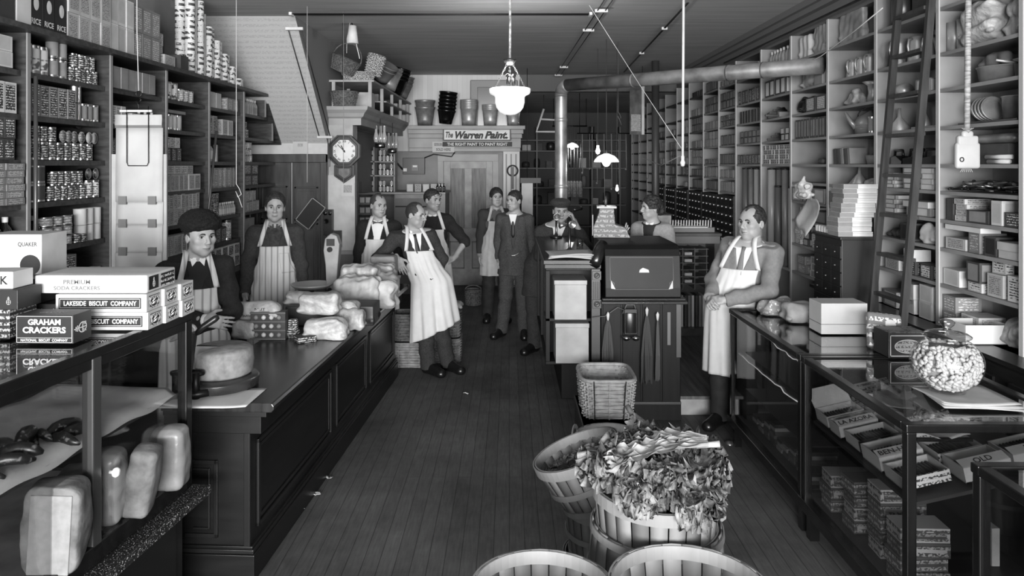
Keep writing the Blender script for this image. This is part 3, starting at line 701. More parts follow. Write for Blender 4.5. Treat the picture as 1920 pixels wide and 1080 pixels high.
        for m in (mats if isinstance(mats, (list, tuple)) else [mats]): me.materials.append(m)
        me.update(calc_edges=True); me.validate(); return me
    def build(s, name, mats, parent=None, loc=None):
        o = bpy.data.objects.new(name, s.mesh(name, mats)); COL.objects.link(o)
        if parent is not None: o.parent = parent
        if loc is not None: o.location = loc
        return o

def rot(yaw=0, pitch=0, roll=0):
    """columns right, front-back, up; front is -y. yaw>0 turns the face to +x, pitch>0 bows it, roll>0 tips the head towards +x"""
    return np.array(Matrix.Rotation(yaw, 3, 'Z') @ Matrix.Rotation(pitch, 3, 'X') @ Matrix.Rotation(roll, 3, 'Y'))
def V(*a): return np.array(a, float)

def add_head(S, c, R, s=1.0, p={}):
    def q(x, y, z): return c+R @ (V(x, y, z)*s)
    E = lambda x, y, z, r, k=.02, op='u': S.ell(q(x, y, z), V(*r)*s, R, k*s, op)
    jw = p.get('jaw', 1.0)
    E(0, .012, .032, (.074, .093, .088)); E(0, -.030, .020, (.064, .060, .070), .03)
    E(0, -.028, -.045, (.056*jw, .060, .068), .035); E(0, -.058, -.098, (.026*jw, .024, .020), .03)
    for x in (-1, 1):
        E(x*.042, -.035, -.068, (.020*jw, .035, .022), .03); E(x*.044, -.062, -.018, (.022, .020, .018), .025)
        E(x*.026, -.082, .022, (.026, .013, .010), .012)
        E(x*.031, -.096, .004, (.021, .019, .013), .012, 's')
        E(x*.076, .012, -.008, (.010, .020, .031), .008); E(x*.083, .006, -.006, (.004, .010, .018), .005, 's')
        E(x*.012, -.100, -.034, (.008, .011, .008), .006)
    S.cone(q(0, -.088, .014), q(0, -.112*p.get('nose', 1), -.026), .0075*s, .0105*s, .012*s)
    E(0, -.086, -.058, (.020, .013, .006), .008); E(0, -.084, -.069, (.018, .013, .006), .008)
    E(0, -.105, -.0635, (.026, .018, .0012), .003, 's')
    S.cone(q(0, .020, -.06), c+R @ (V(0, .02, -.06)*s)*1.0+V(0, 0, 0)*0+(p['neck']-q(0, .020, -.06)), .052*s, .058*s, .03*s)
def front_hit(S, o, d, far=.25, n=120, off=0.0):
    """first surface met coming from o+far*d back towards o"""
    t = np.linspace(far, -.1, n); pts = o[None]+d[None]*t[:, None]; f = S.sample(pts); w = np.where(f < off)[0]
    return o+d*t[w[0]] if len(w) else o
SKIN = M(0.56, 0.55, kind='noise', amt=.05, sc=14, spec=.35)
LIPM = M(0.27, 0.5); EYEW = M(0.42, 0.25); EYEK = M(0.05, 0.2); HAIRD = M(0.12, 0.6, kind='grain', amt=.7, sc=60, bump=.5, bsc=140, spec=.4); 
def face_bits(S, c, R, s, par, p):
    q = lambda x, y, z: c+R @ (V(x, y, z)*s); fw = R @ V(0, -1, 0)
    look = p.get('look', 0)
    for x in (-1, 1):
        h = front_hit(S, q(x*.031, 0, .003), fw, .14*s)
        m = MB(); T = Matrix(np.array(R).tolist()).to_4x4(); T.translation = Vector(h)+Vector(fw)*(-.006*s)
        m.lathe([(0, -.0075), (.007, -.005), (.0125, 0), (.007, .005), (0, .0075)], 14, T=T @ Matrix.Scale(s, 4) @ Matrix.Diagonal((1, .75, .9, 1)), mat=0)
        m.lathe([(0, 0), (.0060, .0005), (.0064, .002), (0, .0025)], 12, T=T @ Matrix.Translation((look*.004*s, -.0088*s, .0005)) @ Matrix.Scale(s, 4) @ Matrix.Rotation(PI/2, 4, 'X'), mat=1)
        m.build('eye', [EYEW, EYEK], par)
        pts = [front_hit(S, q(x*(.014+.034*t), 0, .022+.006*math.sin(PI*t)-.002), fw, .14*s) for t in np.linspace(0, 1, 7)]
        MB().tube(pts, [.003*s, .0050*s, .0050*s, .0048*s, .0042*s, .0034*s, .002*s], 6).build('eyebrow', p.get('hairm', HAIRD), par)
        pts = [front_hit(S, q(x*(.018+.027*t), 0, .008+.004*math.sin(PI*t)), fw, .14*s)+fw*.001 for t in np.linspace(0, 1, 6)]
        MB().tube(pts, .0024*s, 5).build('eyelid', M(0.20, .6), par)
    pts = [front_hit(S, q((-.024+.048*t), 0, -.063-.002*math.sin(PI*t)), fw, .14*s)+fw*.0005 for t in np.linspace(0, 1, 9)]
    MB().tube(pts, [.001, .0018, .0026, .003, .0028, .003, .0026, .0018, .001], 6).build('mouth', LIPM, par)
    if p.get('moustache'):
        pts = [front_hit(S, q((-.026+.052*t), 0, -.050-.004*abs(t-.5)), fw, .14*s)+fw*.001 for t in np.linspace(0, 1, 9)]
        MB().tube(pts, [.002, .004, .0055, .006, .005, .006, .0055, .004, .002], 6).build('moustache', p.get('hairm', HAIRD), par)
def hair(c, R, s, par, p):
    q = lambda x, y, z: c+R @ (V(x, y, z)*s)
    H = SDF(c-.17*s, c+.17*s, .0045)
    t = p.get('hairt', .010); line = p.get('hairline', .068)
    H.ell(q(0, .014, .036), V(.076+t, .094+t, .089+t)*s, R, 0)
    if p.get('curly'):
        rs = random.Random(3)
        for i in range(70):
            a = rs.uniform(0, 2*PI); b = rs.uniform(-.5, 1.2); H.ell(q(.088*math.cos(a)*math.cos(b), .016+.100*math.sin(a)*math.cos(b), .03+.102*math.sin(b)), V(.022, .022, .018)*s, R, .006)
        H.ell(q(0, .105, -.02), V(.07, .045, .06)*s, R, .02)
    # face opening: remove everything forward of a tilted hairline and below the ears
    H.ell(q(0, -.110, line-.100), V(.080, .105, .100)*s, R, .006, 's')
    if p.get('bald'): 
        for x in (-1, 1): H.ell(q(x*.036, -.080, .098), V(.030, .062, .05)*s, R, .006, 's')
    H.box(q(0, .02-.10, -.14+.02), V(.12, .118, .115)*s, R, .01, .008, 's')
    H.plane(q(0, 0, -.062 if not p.get('curly') else -.085), R @ V(0, 0, -1), .006)
    for x in (-1, 1): H.ell(q(x*.088, .006, -.012), V(.026, .024, .036)*s, R, .004, 's') if not p.get('curly') else None
    H.wrinkle(.0012, 260, 5)
    return H.build('hair', p.get('hairm', HAIRD), par)
def add_hand(S, w, d, n, side, s=1.0, curl=.5, spread=.10, pinch=0.0, L=1.0):
    """w wrist, d pointing to the fingers, n palm normal (palm side), side=+1/-1 where the thumb goes: d x n * side"""
    d = V(*d); d /= np.linalg.norm(d); n = V(*n); n -= d*(n @ d); n /= np.linalg.norm(n); t = np.cross(d, n)*side
    R = np.stack([t, n, d], 1); w = V(*w)
    S.cone(w-d*.03*s, w+d*.012*s, .024*s, .026*s, .012)
    S.box(w+d*.050*s, V(.040, .0135, .046)*s, R, .013*s, .012)
    S.ell(w+d*.030*s+t*.026*s+n*.008*s, V(.020, .016, .032)*s, R, .012)
    for i, (o, ln) in enumerate(((.030, .074), (.010, .084), (-.010, .078), (-.029, .060))):
        b = w+d*(.092-.004*abs(i-1))*s+t*o*s; a = (i-1.3)*-spread; dd = d*math.cos(a)+t*math.sin(a)
        c = curl*(1+.12*i); seg = ln*s*L/2.5; p0 = b; ang = c*.55
        for j, r in enumerate((.0092, .0083, .0074)):
            v = dd*math.cos(ang)+n*math.sin(ang); p1 = p0+v*seg*(1.05-.15*j); S.cone(p0, p1, r*s, (r-.0007)*s, .004); p0 = p1; ang += c*.9
    b = w+d*.022*s+t*.034*s+n*.006*s; v = d*.62+t*(.70-.5*pinch)+n*(.25+.4*pinch); v /= np.linalg.norm(v)
    p1 = b+v*.040*s; v2 = d*.85+t*(.25-.5*pinch)+n*(.25+.35*pinch); v2 /= np.linalg.norm(v2)
    S.cone(b, p1, .0125*s, .0105*s, .008); S.cone(p1, p1+v2*.032*s, .0105*s, .0085*s, .005)

STD = dict(head=V(0, -.02, 1.60), neck=V(0, .02, 1.43), chest=V(0, .01, 1.24), waist=V(0, 0, 1.05), pelvis=V(0, .005, .93),
           shL=V(-.158, .025, 1.375), elL=V(-.205, .05, 1.10), wrL=V(-.205, -.02, .865), shR=V(.158, .025, 1.375), elR=V(.205, .05, 1.10), wrR=V(.205, -.02, .865),
           hipL=V(-.09, 0, .90), knL=V(-.10, -.015, .49), anL=V(-.11, .03, .085), toL=V(-.14, -.16, .03), hipR=V(.09, 0, .90), knR=V(.10, -.015, .49), anR=V(.11, .03, .085), toR=V(.14, -.16, .03))
def person(loc, yaw, label, pose={}, head=(0, 0, 0), p={}, cloth={}, res=.008, s=1.0, hands={}, torso_yaw=0.0, build=1.0):
    """joints are given in metres for a 1.72 m figure that faces the camera; L is the side at the left of the picture"""
    J = {k: v.copy() for k, v in STD.items()}
    for k, v in pose.items(): J[k] = V(*v)
    J = {k: v*s for k, v in J.items()}
    root = empty('person', loc, yaw, label, 'person')
    Rt = rot(torso_yaw); Rh = rot(*head); hs = s*p.get('hs', 1.0)
    pts = np.array(list(J.values())); lo = pts.min(0)-.16; hi = pts.max(0)+.16; lo[2] = -.005; hi[2] = J['head'][2]+.14
    w = build
    B = SDF(lo, hi, res)
    B.cone(J['chest']+V(0, 0, .08)*s, J['waist'], .150*s*w, .125*s*w, .03, R=Rt, fy=.68); B.cone(J['waist'], J['pelvis'], .125*s*w, .15*s*w, .04, R=Rt, fy=.72)
    B.cone(J['shL'], J['shR'], .055*s, .055*s, .05); B.cone(J['neck']+V(0, 0, .02), J['chest'], .055*s, .09*s, .05)
    fl = []
    for sd in 'LR':
        B.cone(J['sh'+sd], J['el'+sd], .050*s, .040*s, .03); B.cone(J['el'+sd], J['wr'+sd], .039*s, .025*s, .015)
        B.cone(J['hip'+sd], J['kn'+sd], .085*s, .055*s, .03); B.cone(J['kn'+sd], J['an'+sd], .055*s, .036*s, .02); B.cone(J['an'+sd], J['to'+sd], .035*s, .028*s, .02)
        hd = hands.get(sd, {})
        fd = V(*hd['dir']) if 'dir' in hd else J['wr'+sd]-J['el'+sd]+V(0, -.04, 0)
        nn = V(*hd.get('palm', (1, 0, 0) if sd == 'L' else (-1, 0, 0)))
        th = hd.get('thumb', 1)
        add_hand(B, J['wr'+sd], fd, nn, th, s, hd.get('curl', .45), hd.get('spread', .08), hd.get('pinch', 0))
    add_head(B, J['head'], Rh, hs, dict(p, neck=J['neck']))
    B.build('body', p.get('skin', SKIN), root)
    face_bits(B, J['head'], Rh, hs, root, p)
    if p.get('hair', 1): hair(J['head'], Rh, hs, root, p)
    # ---- trousers
    cl = cloth; tm = cl.get('trousers_m', M(.13, .85, kind='noise', amt=.2, sc=20))
    if not cl.get('skirt'):
        T = SDF(V(lo[0], lo[1], 0), V(hi[0], hi[1], J['waist'][2]+.05), res)
        T.cone(J['waist']-V(0, 0, .02), J['pelvis'], .135*s*w, .158*s*w, .04, R=Rt, fy=.76)
        for sd in 'LR':
            T.cone(J['hip'+sd], J['kn'+sd], .098*s, .080*s, .03); an = J['an'+sd]-(J['kn'+sd]-J['an'+sd])*.08; T.cone(J['kn'+sd], an, .080*s, .072*s, .02)
        T.wrinkle(.0035, 45, 2)
        for sd in 'LR':
            k_, a_ = J['kn'+sd], J['an'+sd]; n_ = (a_-k_)/np.linalg.norm(a_-k_)
            T.box(a_+n_*(.032+.09), V(.13, .13, .09), np.stack([V(1, 0, 0), np.cross(n_, V(1, 0, 0)), n_], 1), .002, 0, 's')
        T.plane(J['waist']+V(0, 0, .0), V(0, 0, 1)); T.build('trousers', tm, root)
    else:
        m = MB(); c = J['pelvis']
        def sk(u, t):
            a = u*2*PI; z = J['waist'][2]*(1-t)+cl['skirt']*t; r = (.125+.07*min(1, t*2.5)+.06*t)*s+.012*t*math.sin(a*9); return (c[0]+r*math.cos(a), c[1]+.85*r*math.sin(a), z)
        m.grid(sk, 60, 20).build('skirt', cl.get('skirt_m', tm), root)
    # ---- shoes
    for sd in 'LR':
        a_, t_ = J['an'+sd], J['to'+sd]; d = t_-a_; d[2] = 0; d /= np.linalg.norm(d)+1e-9; R_ = np.stack([np.cross(d, V(0, 0, 1)), d, V(0, 0, 1)], 1); g = min(a_[2]-.085*s, t_[2]-.03*s)
        Q = SDF(np.minimum(a_, t_)-.10*s, np.maximum(a_, t_)+.10*s, .006)
        b0 = V(a_[0], a_[1], g+.045*s)-d*.025*s; b1 = V(t_[0], t_[1], g+.035*s)
        Q.cone(b0, b1, .043*s, .040*s, .02); Q.cone(a_, b1, .044*s, .038*s, .02); Q.cone(a_+V(0, 0, .02), b0, .042*s, .042*s, .02); Q.ell(b1-d*.01, V(.046, .055, .036)*s, R_, .02)
        Q.plane(V(0, 0, g+.004), V(0, 0, -1)); Q.plane(a_+V(0, 0, .03*s), V(0, 0, 1)); Q.build('shoe', cl.get('shoe_m', M(.08, .3)), root)
    # ---- upper garment
    um = cl.get('coat_m', M(.11, .9, kind='noise', amt=.25, sc=30)); hem = cl.get('hem', .88)*s; g = cl.get('thick', .012)
    C = SDF(V(lo[0], lo[1], hem-.05), V(hi[0], hi[1], J['neck'][2]+.08), res); Tq = SDF(V(lo[0]-.05, lo[1]-.1, 0), V(hi[0]+.05, hi[1]+.05, J['neck'][2]+.08), .01)
    for Q, arms in ((C, 1), (Tq, 0)):
        Q.cone(J['chest']+V(0, 0, .08)*s, J['waist'], (.152*w+g)*s, (.130*w+g)*s, .03, R=Rt, fy=.74); Q.cone(J['waist'], J['pelvis'], (.130*w+g)*s, (.155*w+g)*s, .05, R=Rt, fy=.78)
        if hem < J['pelvis'][2]-.1: 
            mid = (J['hipL']+J['hipR'])/2; Q.cone(J['pelvis'], mid+V(0, 0, hem-mid[2]-.02), (.165*w+g)*s, (.185*w+g)*s, .03, R=Rt, fy=.78)
        Q.cone(J['shL'], J['shR'], (.058+g)*s, (.058+g)*s, .06); Q.cone(J['neck']+V(0, 0, 0), J['chest'], (.052+g)*s, .10*s, .06)
        if arms:
            for sd in 'LR':
                Q.cone(J['sh'+sd], J['el'+sd], (.056+g)*s, (.047+g)*s, .03)
                if cl.get('short'+sd): continue
                e = J['el'+sd]; wv = J['wr'+sd]; Q.cone(e, e+(wv-e)*cl.get('cuff', .93), (.047+g)*s, (.031+g)*s, .02)
        else:
            for sd in 'LR': Q.cone(J['hip'+sd], J['kn'+sd], .104*s, .085*s, .04); Q.cone(J['kn'+sd], J['an'+sd], .085*s, .08*s, .04)
    C.wrinkle(cl.get('wr', .005), 38, int(loc[0]*10) % 50+3)
    C.plane(V(0, 0, hem), V(0, 0, 1)*-1); C.plane(J['neck']+V(0, 0, .025*s), V(0, -.35, 1)); 
    for sd in 'LR':
        e, wv = J['el'+sd], J['wr'+sd]
        n_ = (wv-e)/np.linalg.norm(wv-e)
        if not cl.get('short'+sd):
            C.box(wv+n_*.05, V(.07, .07, .058), np.stack([np.cross(n_, V(.1, .9, .2))/np.linalg.norm(np.cross(n_, V(.1, .9, .2))), np.cross(n_, np.cross(n_, V(.1, .9, .2)))/np.linalg.norm(np.cross(n_, V(.1, .9, .2))), n_], 1), .002, 0, 's')
    fw = Rt @ V(0, -1, 0); rt = Rt @ V(1, 0, 0)
    # neck opening showing the shirt or jersey below
    opn = cl.get('open')
    if opn:
        SB = SDF(V(lo[0], lo[1], J['waist'][2]-.1), V(hi[0], hi[1], J['neck'][2]+.05), res)
        SB.cone(J['chest']+V(0, 0, .08)*s, J['waist'], (.152*w+g*.35)*s, (.13*w+g*.35)*s, .03, R=Rt, fy=.73); SB.cone(J['shL']*.7+J['shR']*.3, J['shR']*.7+J['shL']*.3, .056*s, .056*s, .06); SB.cone(J['neck'], J['chest'], .054*s, .10*s, .06)
        SB.plane(J['neck']+V(0, 0, .03*s), V(0, -.35, 1)); SB.build(opn[2] if len(opn) > 2 else 'shirt_front', opn[1], root)
        zb = J['chest'][2]-opn[0]*s
        top = J['neck']; a = top+fw*.05
        for i in range(22):
            t = i/21; c_ = V(*(top*(1-t)+J['chest']*t)); c_[2] = top[2]*(1-t)+zb*t+.0; hw = .060*(1-t)*s+.006
            C.box(c_+fw*.16*s, V(hw, .13*s, (top[2]-zb)/36+.004), Rt, .003, .006, 's')
    C.build(cl.get('coat_name', 'jersey'), um, root)
    # ---- collar
    if cl.get('collar'):
        m = MB(); nb = J['neck']
        Cn = (nb*.75+J['head']*.25)*1.0; hh = cl.get('collar_h', .035)*s; ax = J['head']-nb; 
        def col(u, t):
            a = -PI/2+.16+(2*PI-.32)*u+(torso_yaw); f = .5+.5*math.cos((u-.5)*2*PI); r = (.056+.006*t)*s
            x = nb+V(0, .0, .012*s)+V(r*math.cos(a), r*1.08*math.sin(a), 0)+V(0, 0, hh*(1-t)*(.6+.6*f)+.014*s*f-.008*t)+V(ax[0], ax[1], 0)*.25
            return tuple(x)
        m.grid(col, 40, 4); o = m.build('collar', cl['collar'], root, solid=.003)
        for x in (-1, 1):
            b = nb+fw*.072*s+V(0, 0, .012*s)+V(ax[0], ax[1], 0)*.2; m = MB(); pz = [b+rt*x*.004, b+rt*x*.045*s+V(0, 0, .012)-fw*.012, b+rt*x*.034*s+V(0, 0, -.036*s)+fw*.012]
            m.add([tuple(k) for k in pz]+[tuple(k+fw*.005) for k in pz], [(0, 1, 2), (3, 5, 4), (0, 3, 4, 1), (1, 4, 5, 2), (2, 5, 3, 0)]); m.build('collar_point', cl['collar'], root)
    if cl.get('tie'):
        kind_, tmx = cl['tie']; b = J['neck']+fw*.085*s+V(0, 0, -.004)
        if kind_ == 'bow':
            m = MB()
            for x in (-1, 1):
                pz = [b+V(0, 0, .006), b-V(0, 0, .006), b+rt*x*.05*s-V(0, 0, .022), b+rt*x*.05*s+V(0, 0, .020)]
                m.add([tuple(k) for k in pz]+[tuple(k+fw*.012) for k in pz], [(0, 1, 2, 3), (4, 7, 6, 5), (0, 4, 5, 1), (1, 5, 6, 2), (2, 6, 7, 3), (3, 7, 4, 0)])
            m.build('bow_tie', tmx, root)
        else:
            pts = []
            for t in np.linspace(0, 1, 8):
                o_ = J['neck']*(1-t)+J['chest']*t; o_ = o_+V(0, 0, -.01-.05*t)*s; pts.append(front_hit(Tq, o_, fw, .28, off=.004)+fw*.002)
            MB().tube(pts, [.016, .012, .015, .018, .021, .023, .024, .010], 8, flat=.3, up=tuple(fw)).build('necktie', tmx, root)
    # ---- apron
    ap = cl.get('apron')
    if ap:
        zt, zb = ap.get('top', 1.30)*s, ap.get('bottom', .55)*s; amat = ap.get('m', WHITE); bibw = ap.get('bib', .125)*s; NZ, NA = 46, 44
        axp = [(J['neck'][2], J['neck']), (J['chest'][2], J['chest']), (J['waist'][2], J['waist']), (J['pelvis'][2], J['pelvis']), (ap.get('ax_bottom', (0, 0, 0))[2] if 'ax_bottom' in ap else 0, V(*ap['ax_bottom']) if 'ax_bottom' in ap else V(J['pelvis'][0], J['pelvis'][1], 0))]
        zz = [a[0] for a in axp][::-1]; xx = [a[1][0] for a in axp][::-1]; yy = [a[1][1] for a in axp][::-1]
        G = np.zeros((NZ+1, NA+1, 3)); rr = np.zeros((NZ+1, NA+1)); zt2 = np.zeros((NZ+1, NA+1)); phis = np.zeros((NZ+1, NA+1)); dirs = np.zeros((NZ+1, NA+1, 2)); org = np.zeros((NZ+1, 2))
        skew = ap.get('skew', 0)*s
        for i in range(NZ+1):
            t = i/NZ; z = zt+(zb-zt)*t
            zw = J['waist'][2]+.02
            k = min(1, max(0, (zt-z)/(zt-zw))); k2 = min(1, max(0, (zw-z)/(zw-zb)))
            ha = (bibw/(.14*s))*(1-k**2.2)+ap.get('wrap', 1.55)*k**2.2; ha = ha*(1-.12*k2)
            org[i] = (np.interp(z, zz, xx), np.interp(z, zz, yy))
            for j in range(NA+1):
                ph = (j/NA*2-1)*ha; zl = z+skew*k2*(j/NA*2-1)
                dv = Rt @ V(math.sin(ph), -math.cos(ph), 0); zt2[i, j] = zl; phis[i, j] = ph; dirs[i, j] = dv[:2]
                ts = np.linspace(.42, .02, 70); P_ = np.stack([org[i, 0]+dv[0]*ts, org[i, 1]+dv[1]*ts, np.full(70, zl)], 1); f = Tq.sample(P_); wh = np.where(f < .012)[0]
                rr[i, j] = ts[wh[0]] if len(wh) else .10
            if z < J['pelvis'][2] and i: rr[i] = np.maximum(rr[i], rr[i-1]*ap.get('flare', 1.004))
        for _ in range(3):
            rr[1:-1, 1:-1] = np.maximum(rr[1:-1, 1:-1]-.004, (rr[1:-1, 1:-1]*2+rr[:-2, 1:-1]+rr[2:, 1:-1]+rr[1:-1, :-2]+rr[1:-1, 2:])/6)
        for i in range(NZ+1):
            z = zt+(zb-zt)*i/NZ; k2 = min(1, max(0, (J['waist'][2]-z)/(J['waist'][2]-zb))); k1 = 1-abs(min(1, max(-1, (z-J['waist'][2])/.2)))
            for j in range(NA+1):
                fold = ap.get('fold', .011)*k2*(math.sin(phis[i, j]*7+loc[0]*3)+.6*math.sin(phis[i, j]*13+1+z*3))+.004*k1*math.sin(phis[i, j]*17)
                r = rr[i, j]+fold; G[i, j] = (org[i, 0]+dirs[i, j, 0]*r, org[i, 1]+dirs[i, j, 1]*r, zt2[i, j])
        m = MB(); vs = [tuple(G[i, j]) for i in range(NZ+1) for j in range(NA+1)]; W = NA+1
        m.add(vs, [(i*W+j, (i+1)*W+j, (i+1)*W+j+1, i*W+j+1) for i in range(NZ) for j in range(NA)], 0, True)
        ao = m.build('apron', amat, root, solid=.005)
        for x, j in ((-1, 0), (1, NA)):
            m = MB(); st_ = G[0, j]; pts = []; tgt = J['neck']+rt*x*.062*s
            for t in np.linspace(0, 1, 14):
                o_ = st_*(1-t)+tgt*t; o_ = V(o_[0], o_[1], st_[2]*(1-t)+(J['neck'][2]+.055*s)*t)
                c_ = V(np.interp(o_[2], zz, xx), np.interp(o_[2], zz, yy), o_[2])
                base = V(*(o_-fw*((o_-c_) @ fw))); h_ = front_hit(Tq, base, fw, .3, 160, off=.012); pts.append(h_+fw*.001)
            tp = pts[-1]; pts.append(tp-fw*.06+V(0, 0, .012)); pts.append(tp-fw*.12-V(0, 0, .0))
            sw = ap.get('strap', .017)*s; vs = []
            for q_ in pts: vs += [tuple(q_-rt*sw), tuple(q_+rt*sw)]
            m.add(vs, [(2*i, 2*i+1, 2*i+3, 2*i+2) for i in range(len(pts)-1)], 0, True); m.build('apron_strap', amat, root, solid=.004)
        if ap.get('pocket'):
            i0, i1, j0, j1 = ap['pocket']; vs = []; 
            for i in range(i0, i1+1):
                for j in range(j0, j1+1): vs.append(tuple(G[i, j]+np.append(dirs[i, j], 0)*.007))
            W2 = j1-j0+1; MB().add(vs, [(a*W2+b, (a+1)*W2+b, (a+1)*W2+b+1, a*W2+b+1) for a in range(i1-i0) for b in range(j1-j0)], 0, True).build('pocket', ap.get('pocket_m', amat), root, solid=.006)
    return root, J, Tq, B
# ============================================================ PEOPLE
STRIPE = M(0.76, 0.8, kind='stripes', sc=6.5, v2=.56)
APW = M(0.75, 0.85, kind='noise', amt=.03, sc=9); APG = M(0.64, 0.85, kind='noise', amt=.07, sc=9)
KNIT = M(.13, .95, kind='noise', amt=.15, sc=60, spec=.2); SUIT = M(.24, .85, kind='noise', amt=.2, sc=90, spec=.2); SUIT2 = M(.19, .9, kind='noise', amt=.2, sc=90, spec=.2)
LINEN = M(.80, .7)
# 1 youth in a fur cap, arms folded
r, J, Tq, B = person((-1.945, 4.45, 0), 0.50, 'person in black fur cap, folded arms and striped bib apron', build=.9, pose=dict(elL=(-.21, -.02, 1.12), wrL=(.03, -.215, 1.10), elR=(.21, -.02, 1.10), wrR=(-.04, -.20, 1.045), head=(.02, -.045, 1.585)),
       head=(.35, .05, .0), p=dict(jaw=.95, hs=1.0, hair=0), cloth=dict(coat_m=KNIT, open=(.02, M(.09, .9), 'inner_jersey'), collar=LINEN, apron=dict(m=STRIPE, top=1.27, bottom=.42, pocket=None)),
       res=.006, hands=dict(L=dict(dir=(1, -.1, -.25), palm=(.1, 1, -.2), thumb=1, curl=.3), R=dict(dir=(-1, -.1, -.1), palm=(0, 1, -.3), thumb=-1, curl=.5)))
c = J['head']; R_ = rot(.35, .05, 0); H = SDF(c-.19, c+.2, .006); q = lambda x, y, z: c+R_ @ V(x, y, z)
H.ell(q(0, .01, .085), V(.125, .130, .066), R_, 0); H.ell(q(0, .02, .12), V(.085, .1, .05), R_, .03); H.ell(q(0, .03, .05), V(.098, .10, .04), R_, .02); H.plane(q(0, -.02, .026), R_ @ V(0, -.30, -1), .01); H.wrinkle(.003, 180, 4)
H.build('fur_cap', M(.07, .95, kind='grain', amt=.6, sc=90, bump=.8, bsc=160, spec=.2), r)
HB = SDF(c-.16, c+.16, .006); HB.ell(q(0, .02, .03), V(.083, .1, .09), R_, 0); HB.plane(q(0, .0, .045), R_ @ V(0, 0, 1)); HB.box(q(0, -.09, -.05), V(.12, .075, .12), R_, .01, 0, 's'); HB.plane(q(0, 0, -.045), R_ @ V(0, 0, -1)); HB.build('hair', HAIRD, r)
for w, e in ((J['wrL'], J['elL']), (J['wrR'], J['elR'])):
    d = (e-w)/np.linalg.norm(e-w); MB().tube([w+d*.022, w+d*.0, w-d*.006], .036, 16).build('shirt_cuff', LINEN, r)
# 2 man in striped apron, arms down
r, J, Tq, B = person((-2.01, 6.15, 0), 0.27, 'person in striped bib apron with pocket and dark jersey, arms hanging, before dark doors', build=.95, pose=dict(wrL=(-.225, -.08, .90), wrR=(.215, -.05, .88), elL=(-.215, .05, 1.13)),
       head=(.04, .06, .03), p=dict(jaw=.92, hs=.97, hairt=.010, hairline=.082), s=1.04, cloth=dict(coat_m=M(.21, .9, kind='noise', amt=.12, sc=60, spec=.2), coat_name='sweater', open=(.05, M(.18, .9, kind='noise', amt=.3, sc=40), 'scarf'), collar=M(.24, .9), apron=dict(m=STRIPE, top=1.285, bottom=.45, bib=.13, pocket=(3, 12, 28, 40))), res=.007)
# 3 man with a bow tie behind the heap of sacks
r, J, Tq, B = person((-1.36, 7.45, 0), 0.05, 'person with bow tie and white bib apron standing behind the sacks', pose=dict(wrL=(-.22, -.07, .90)),
       head=(.62, .05, .05), p=dict(hs=.98, hairt=.006, hairline=.09, bald=1, hairm=M(.2, .7)), s=1.0, cloth=dict(coat_m=KNIT, open=(.06, LINEN), collar=LINEN, tie=('bow', INK), apron=dict(m=APW, top=1.26, bottom=.5)), res=.008)
# 4 man leaning on his elbow
r, J, Tq, B = person((-.77, 6.95, 0), 0.0, 'balding person with necktie leaning one elbow on the sacks, long white apron', 
       pose=dict(head=(-.135, -.02, 1.535), neck=(-.175, .03, 1.37), chest=(-.13, .02, 1.19), waist=(-.06, .01, 1.01), pelvis=(-.005, .01, .90), shL=(-.33, .0, 1.32), elL=(-.50, -.05, 1.115), wrL=(-.29, -.16, 1.135), shR=(-.015, .05, 1.34), elR=(.10, .14, 1.10), wrR=(.07, .10, .87),
                 hipL=(-.06, 0, .87), knL=(-.045, -.02, .47), anL=(-.02, .0, .085), toL=(.12, -.13, .03), hipR=(.10, .03, .87), knR=(.10, .02, .47), anR=(.16, .10, .085), toR=(.30, -.03, .03)),
       head=(1.12, .10, .08), p=dict(hs=.98, hairt=.008, hairline=.088, bald=1, nose=1.06, look=.5, hairm=M(.15, .7)), torso_yaw=.30,
       cloth=dict(coat_m=SUIT2, coat_name='jacket', open=(.05, LINEN), collar=LINEN, collar_h=.045, tie=('long', INK), trousers_m=SUIT2, apron=dict(m=APW, top=1.20, bottom=.42, skew=.10, bib=.13, flare=1.006, ax_bottom=(.04, -.02, 0), fold=.016)), res=.007,
       hands=dict(L=dict(dir=(.45, -.25, -.85), palm=(0, .9, -.25), thumb=1, curl=.35)))
# 5 man with spectacles pushed up, hand on hip
r, J, Tq, B = person((-.85, 7.92, 0), 0.12, 'person with spectacles pushed up on the forehead, hand on hip, white apron', pose=dict(elR=(.36, .06, 1.14), wrR=(.235, -.03, .98), wrL=(-.22, 0, .88)),
       head=(.72, .02, .02), p=dict(hs=.98, hairt=.008, hairline=.075, look=.5), s=1.02, cloth=dict(coat_m=KNIT, shortR=1, open=(.02, KNIT, 'inner_jersey'), collar=LINEN, collar_h=.02, apron=dict(m=APW, top=1.29, bottom=.47, flare=1.006)), res=.008,
       hands=dict(R=dict(dir=(-.8, -.3, -.4), palm=(-.3, .4, -.8), thumb=-1, curl=.8)))
c = J['head']; R_ = rot(.72, .02, .02); m = MB()
for x in (-1, 1):
    pts = [c+R_ @ V(x*.031+.023*math.cos(a), -.088-.014*math.sin(a)*.3, .062+.018*math.sin(a)) for a in np.linspace(0, 2*PI, 16, endpoint=False)]; m.tube(pts, .0022, 5, closed=True)
    m.tube([c+R_ @ V(x*.054, -.086, .062), c+R_ @ V(x*.085, -.03, .045), c+R_ @ V(x*.088, .03, .035)], .002, 5)
m.tube([c+R_ @ V(-.008, -.094, .062), c+R_ @ V(.008, -.094, .062)], .002, 5); m.build('spectacles', INK, r)
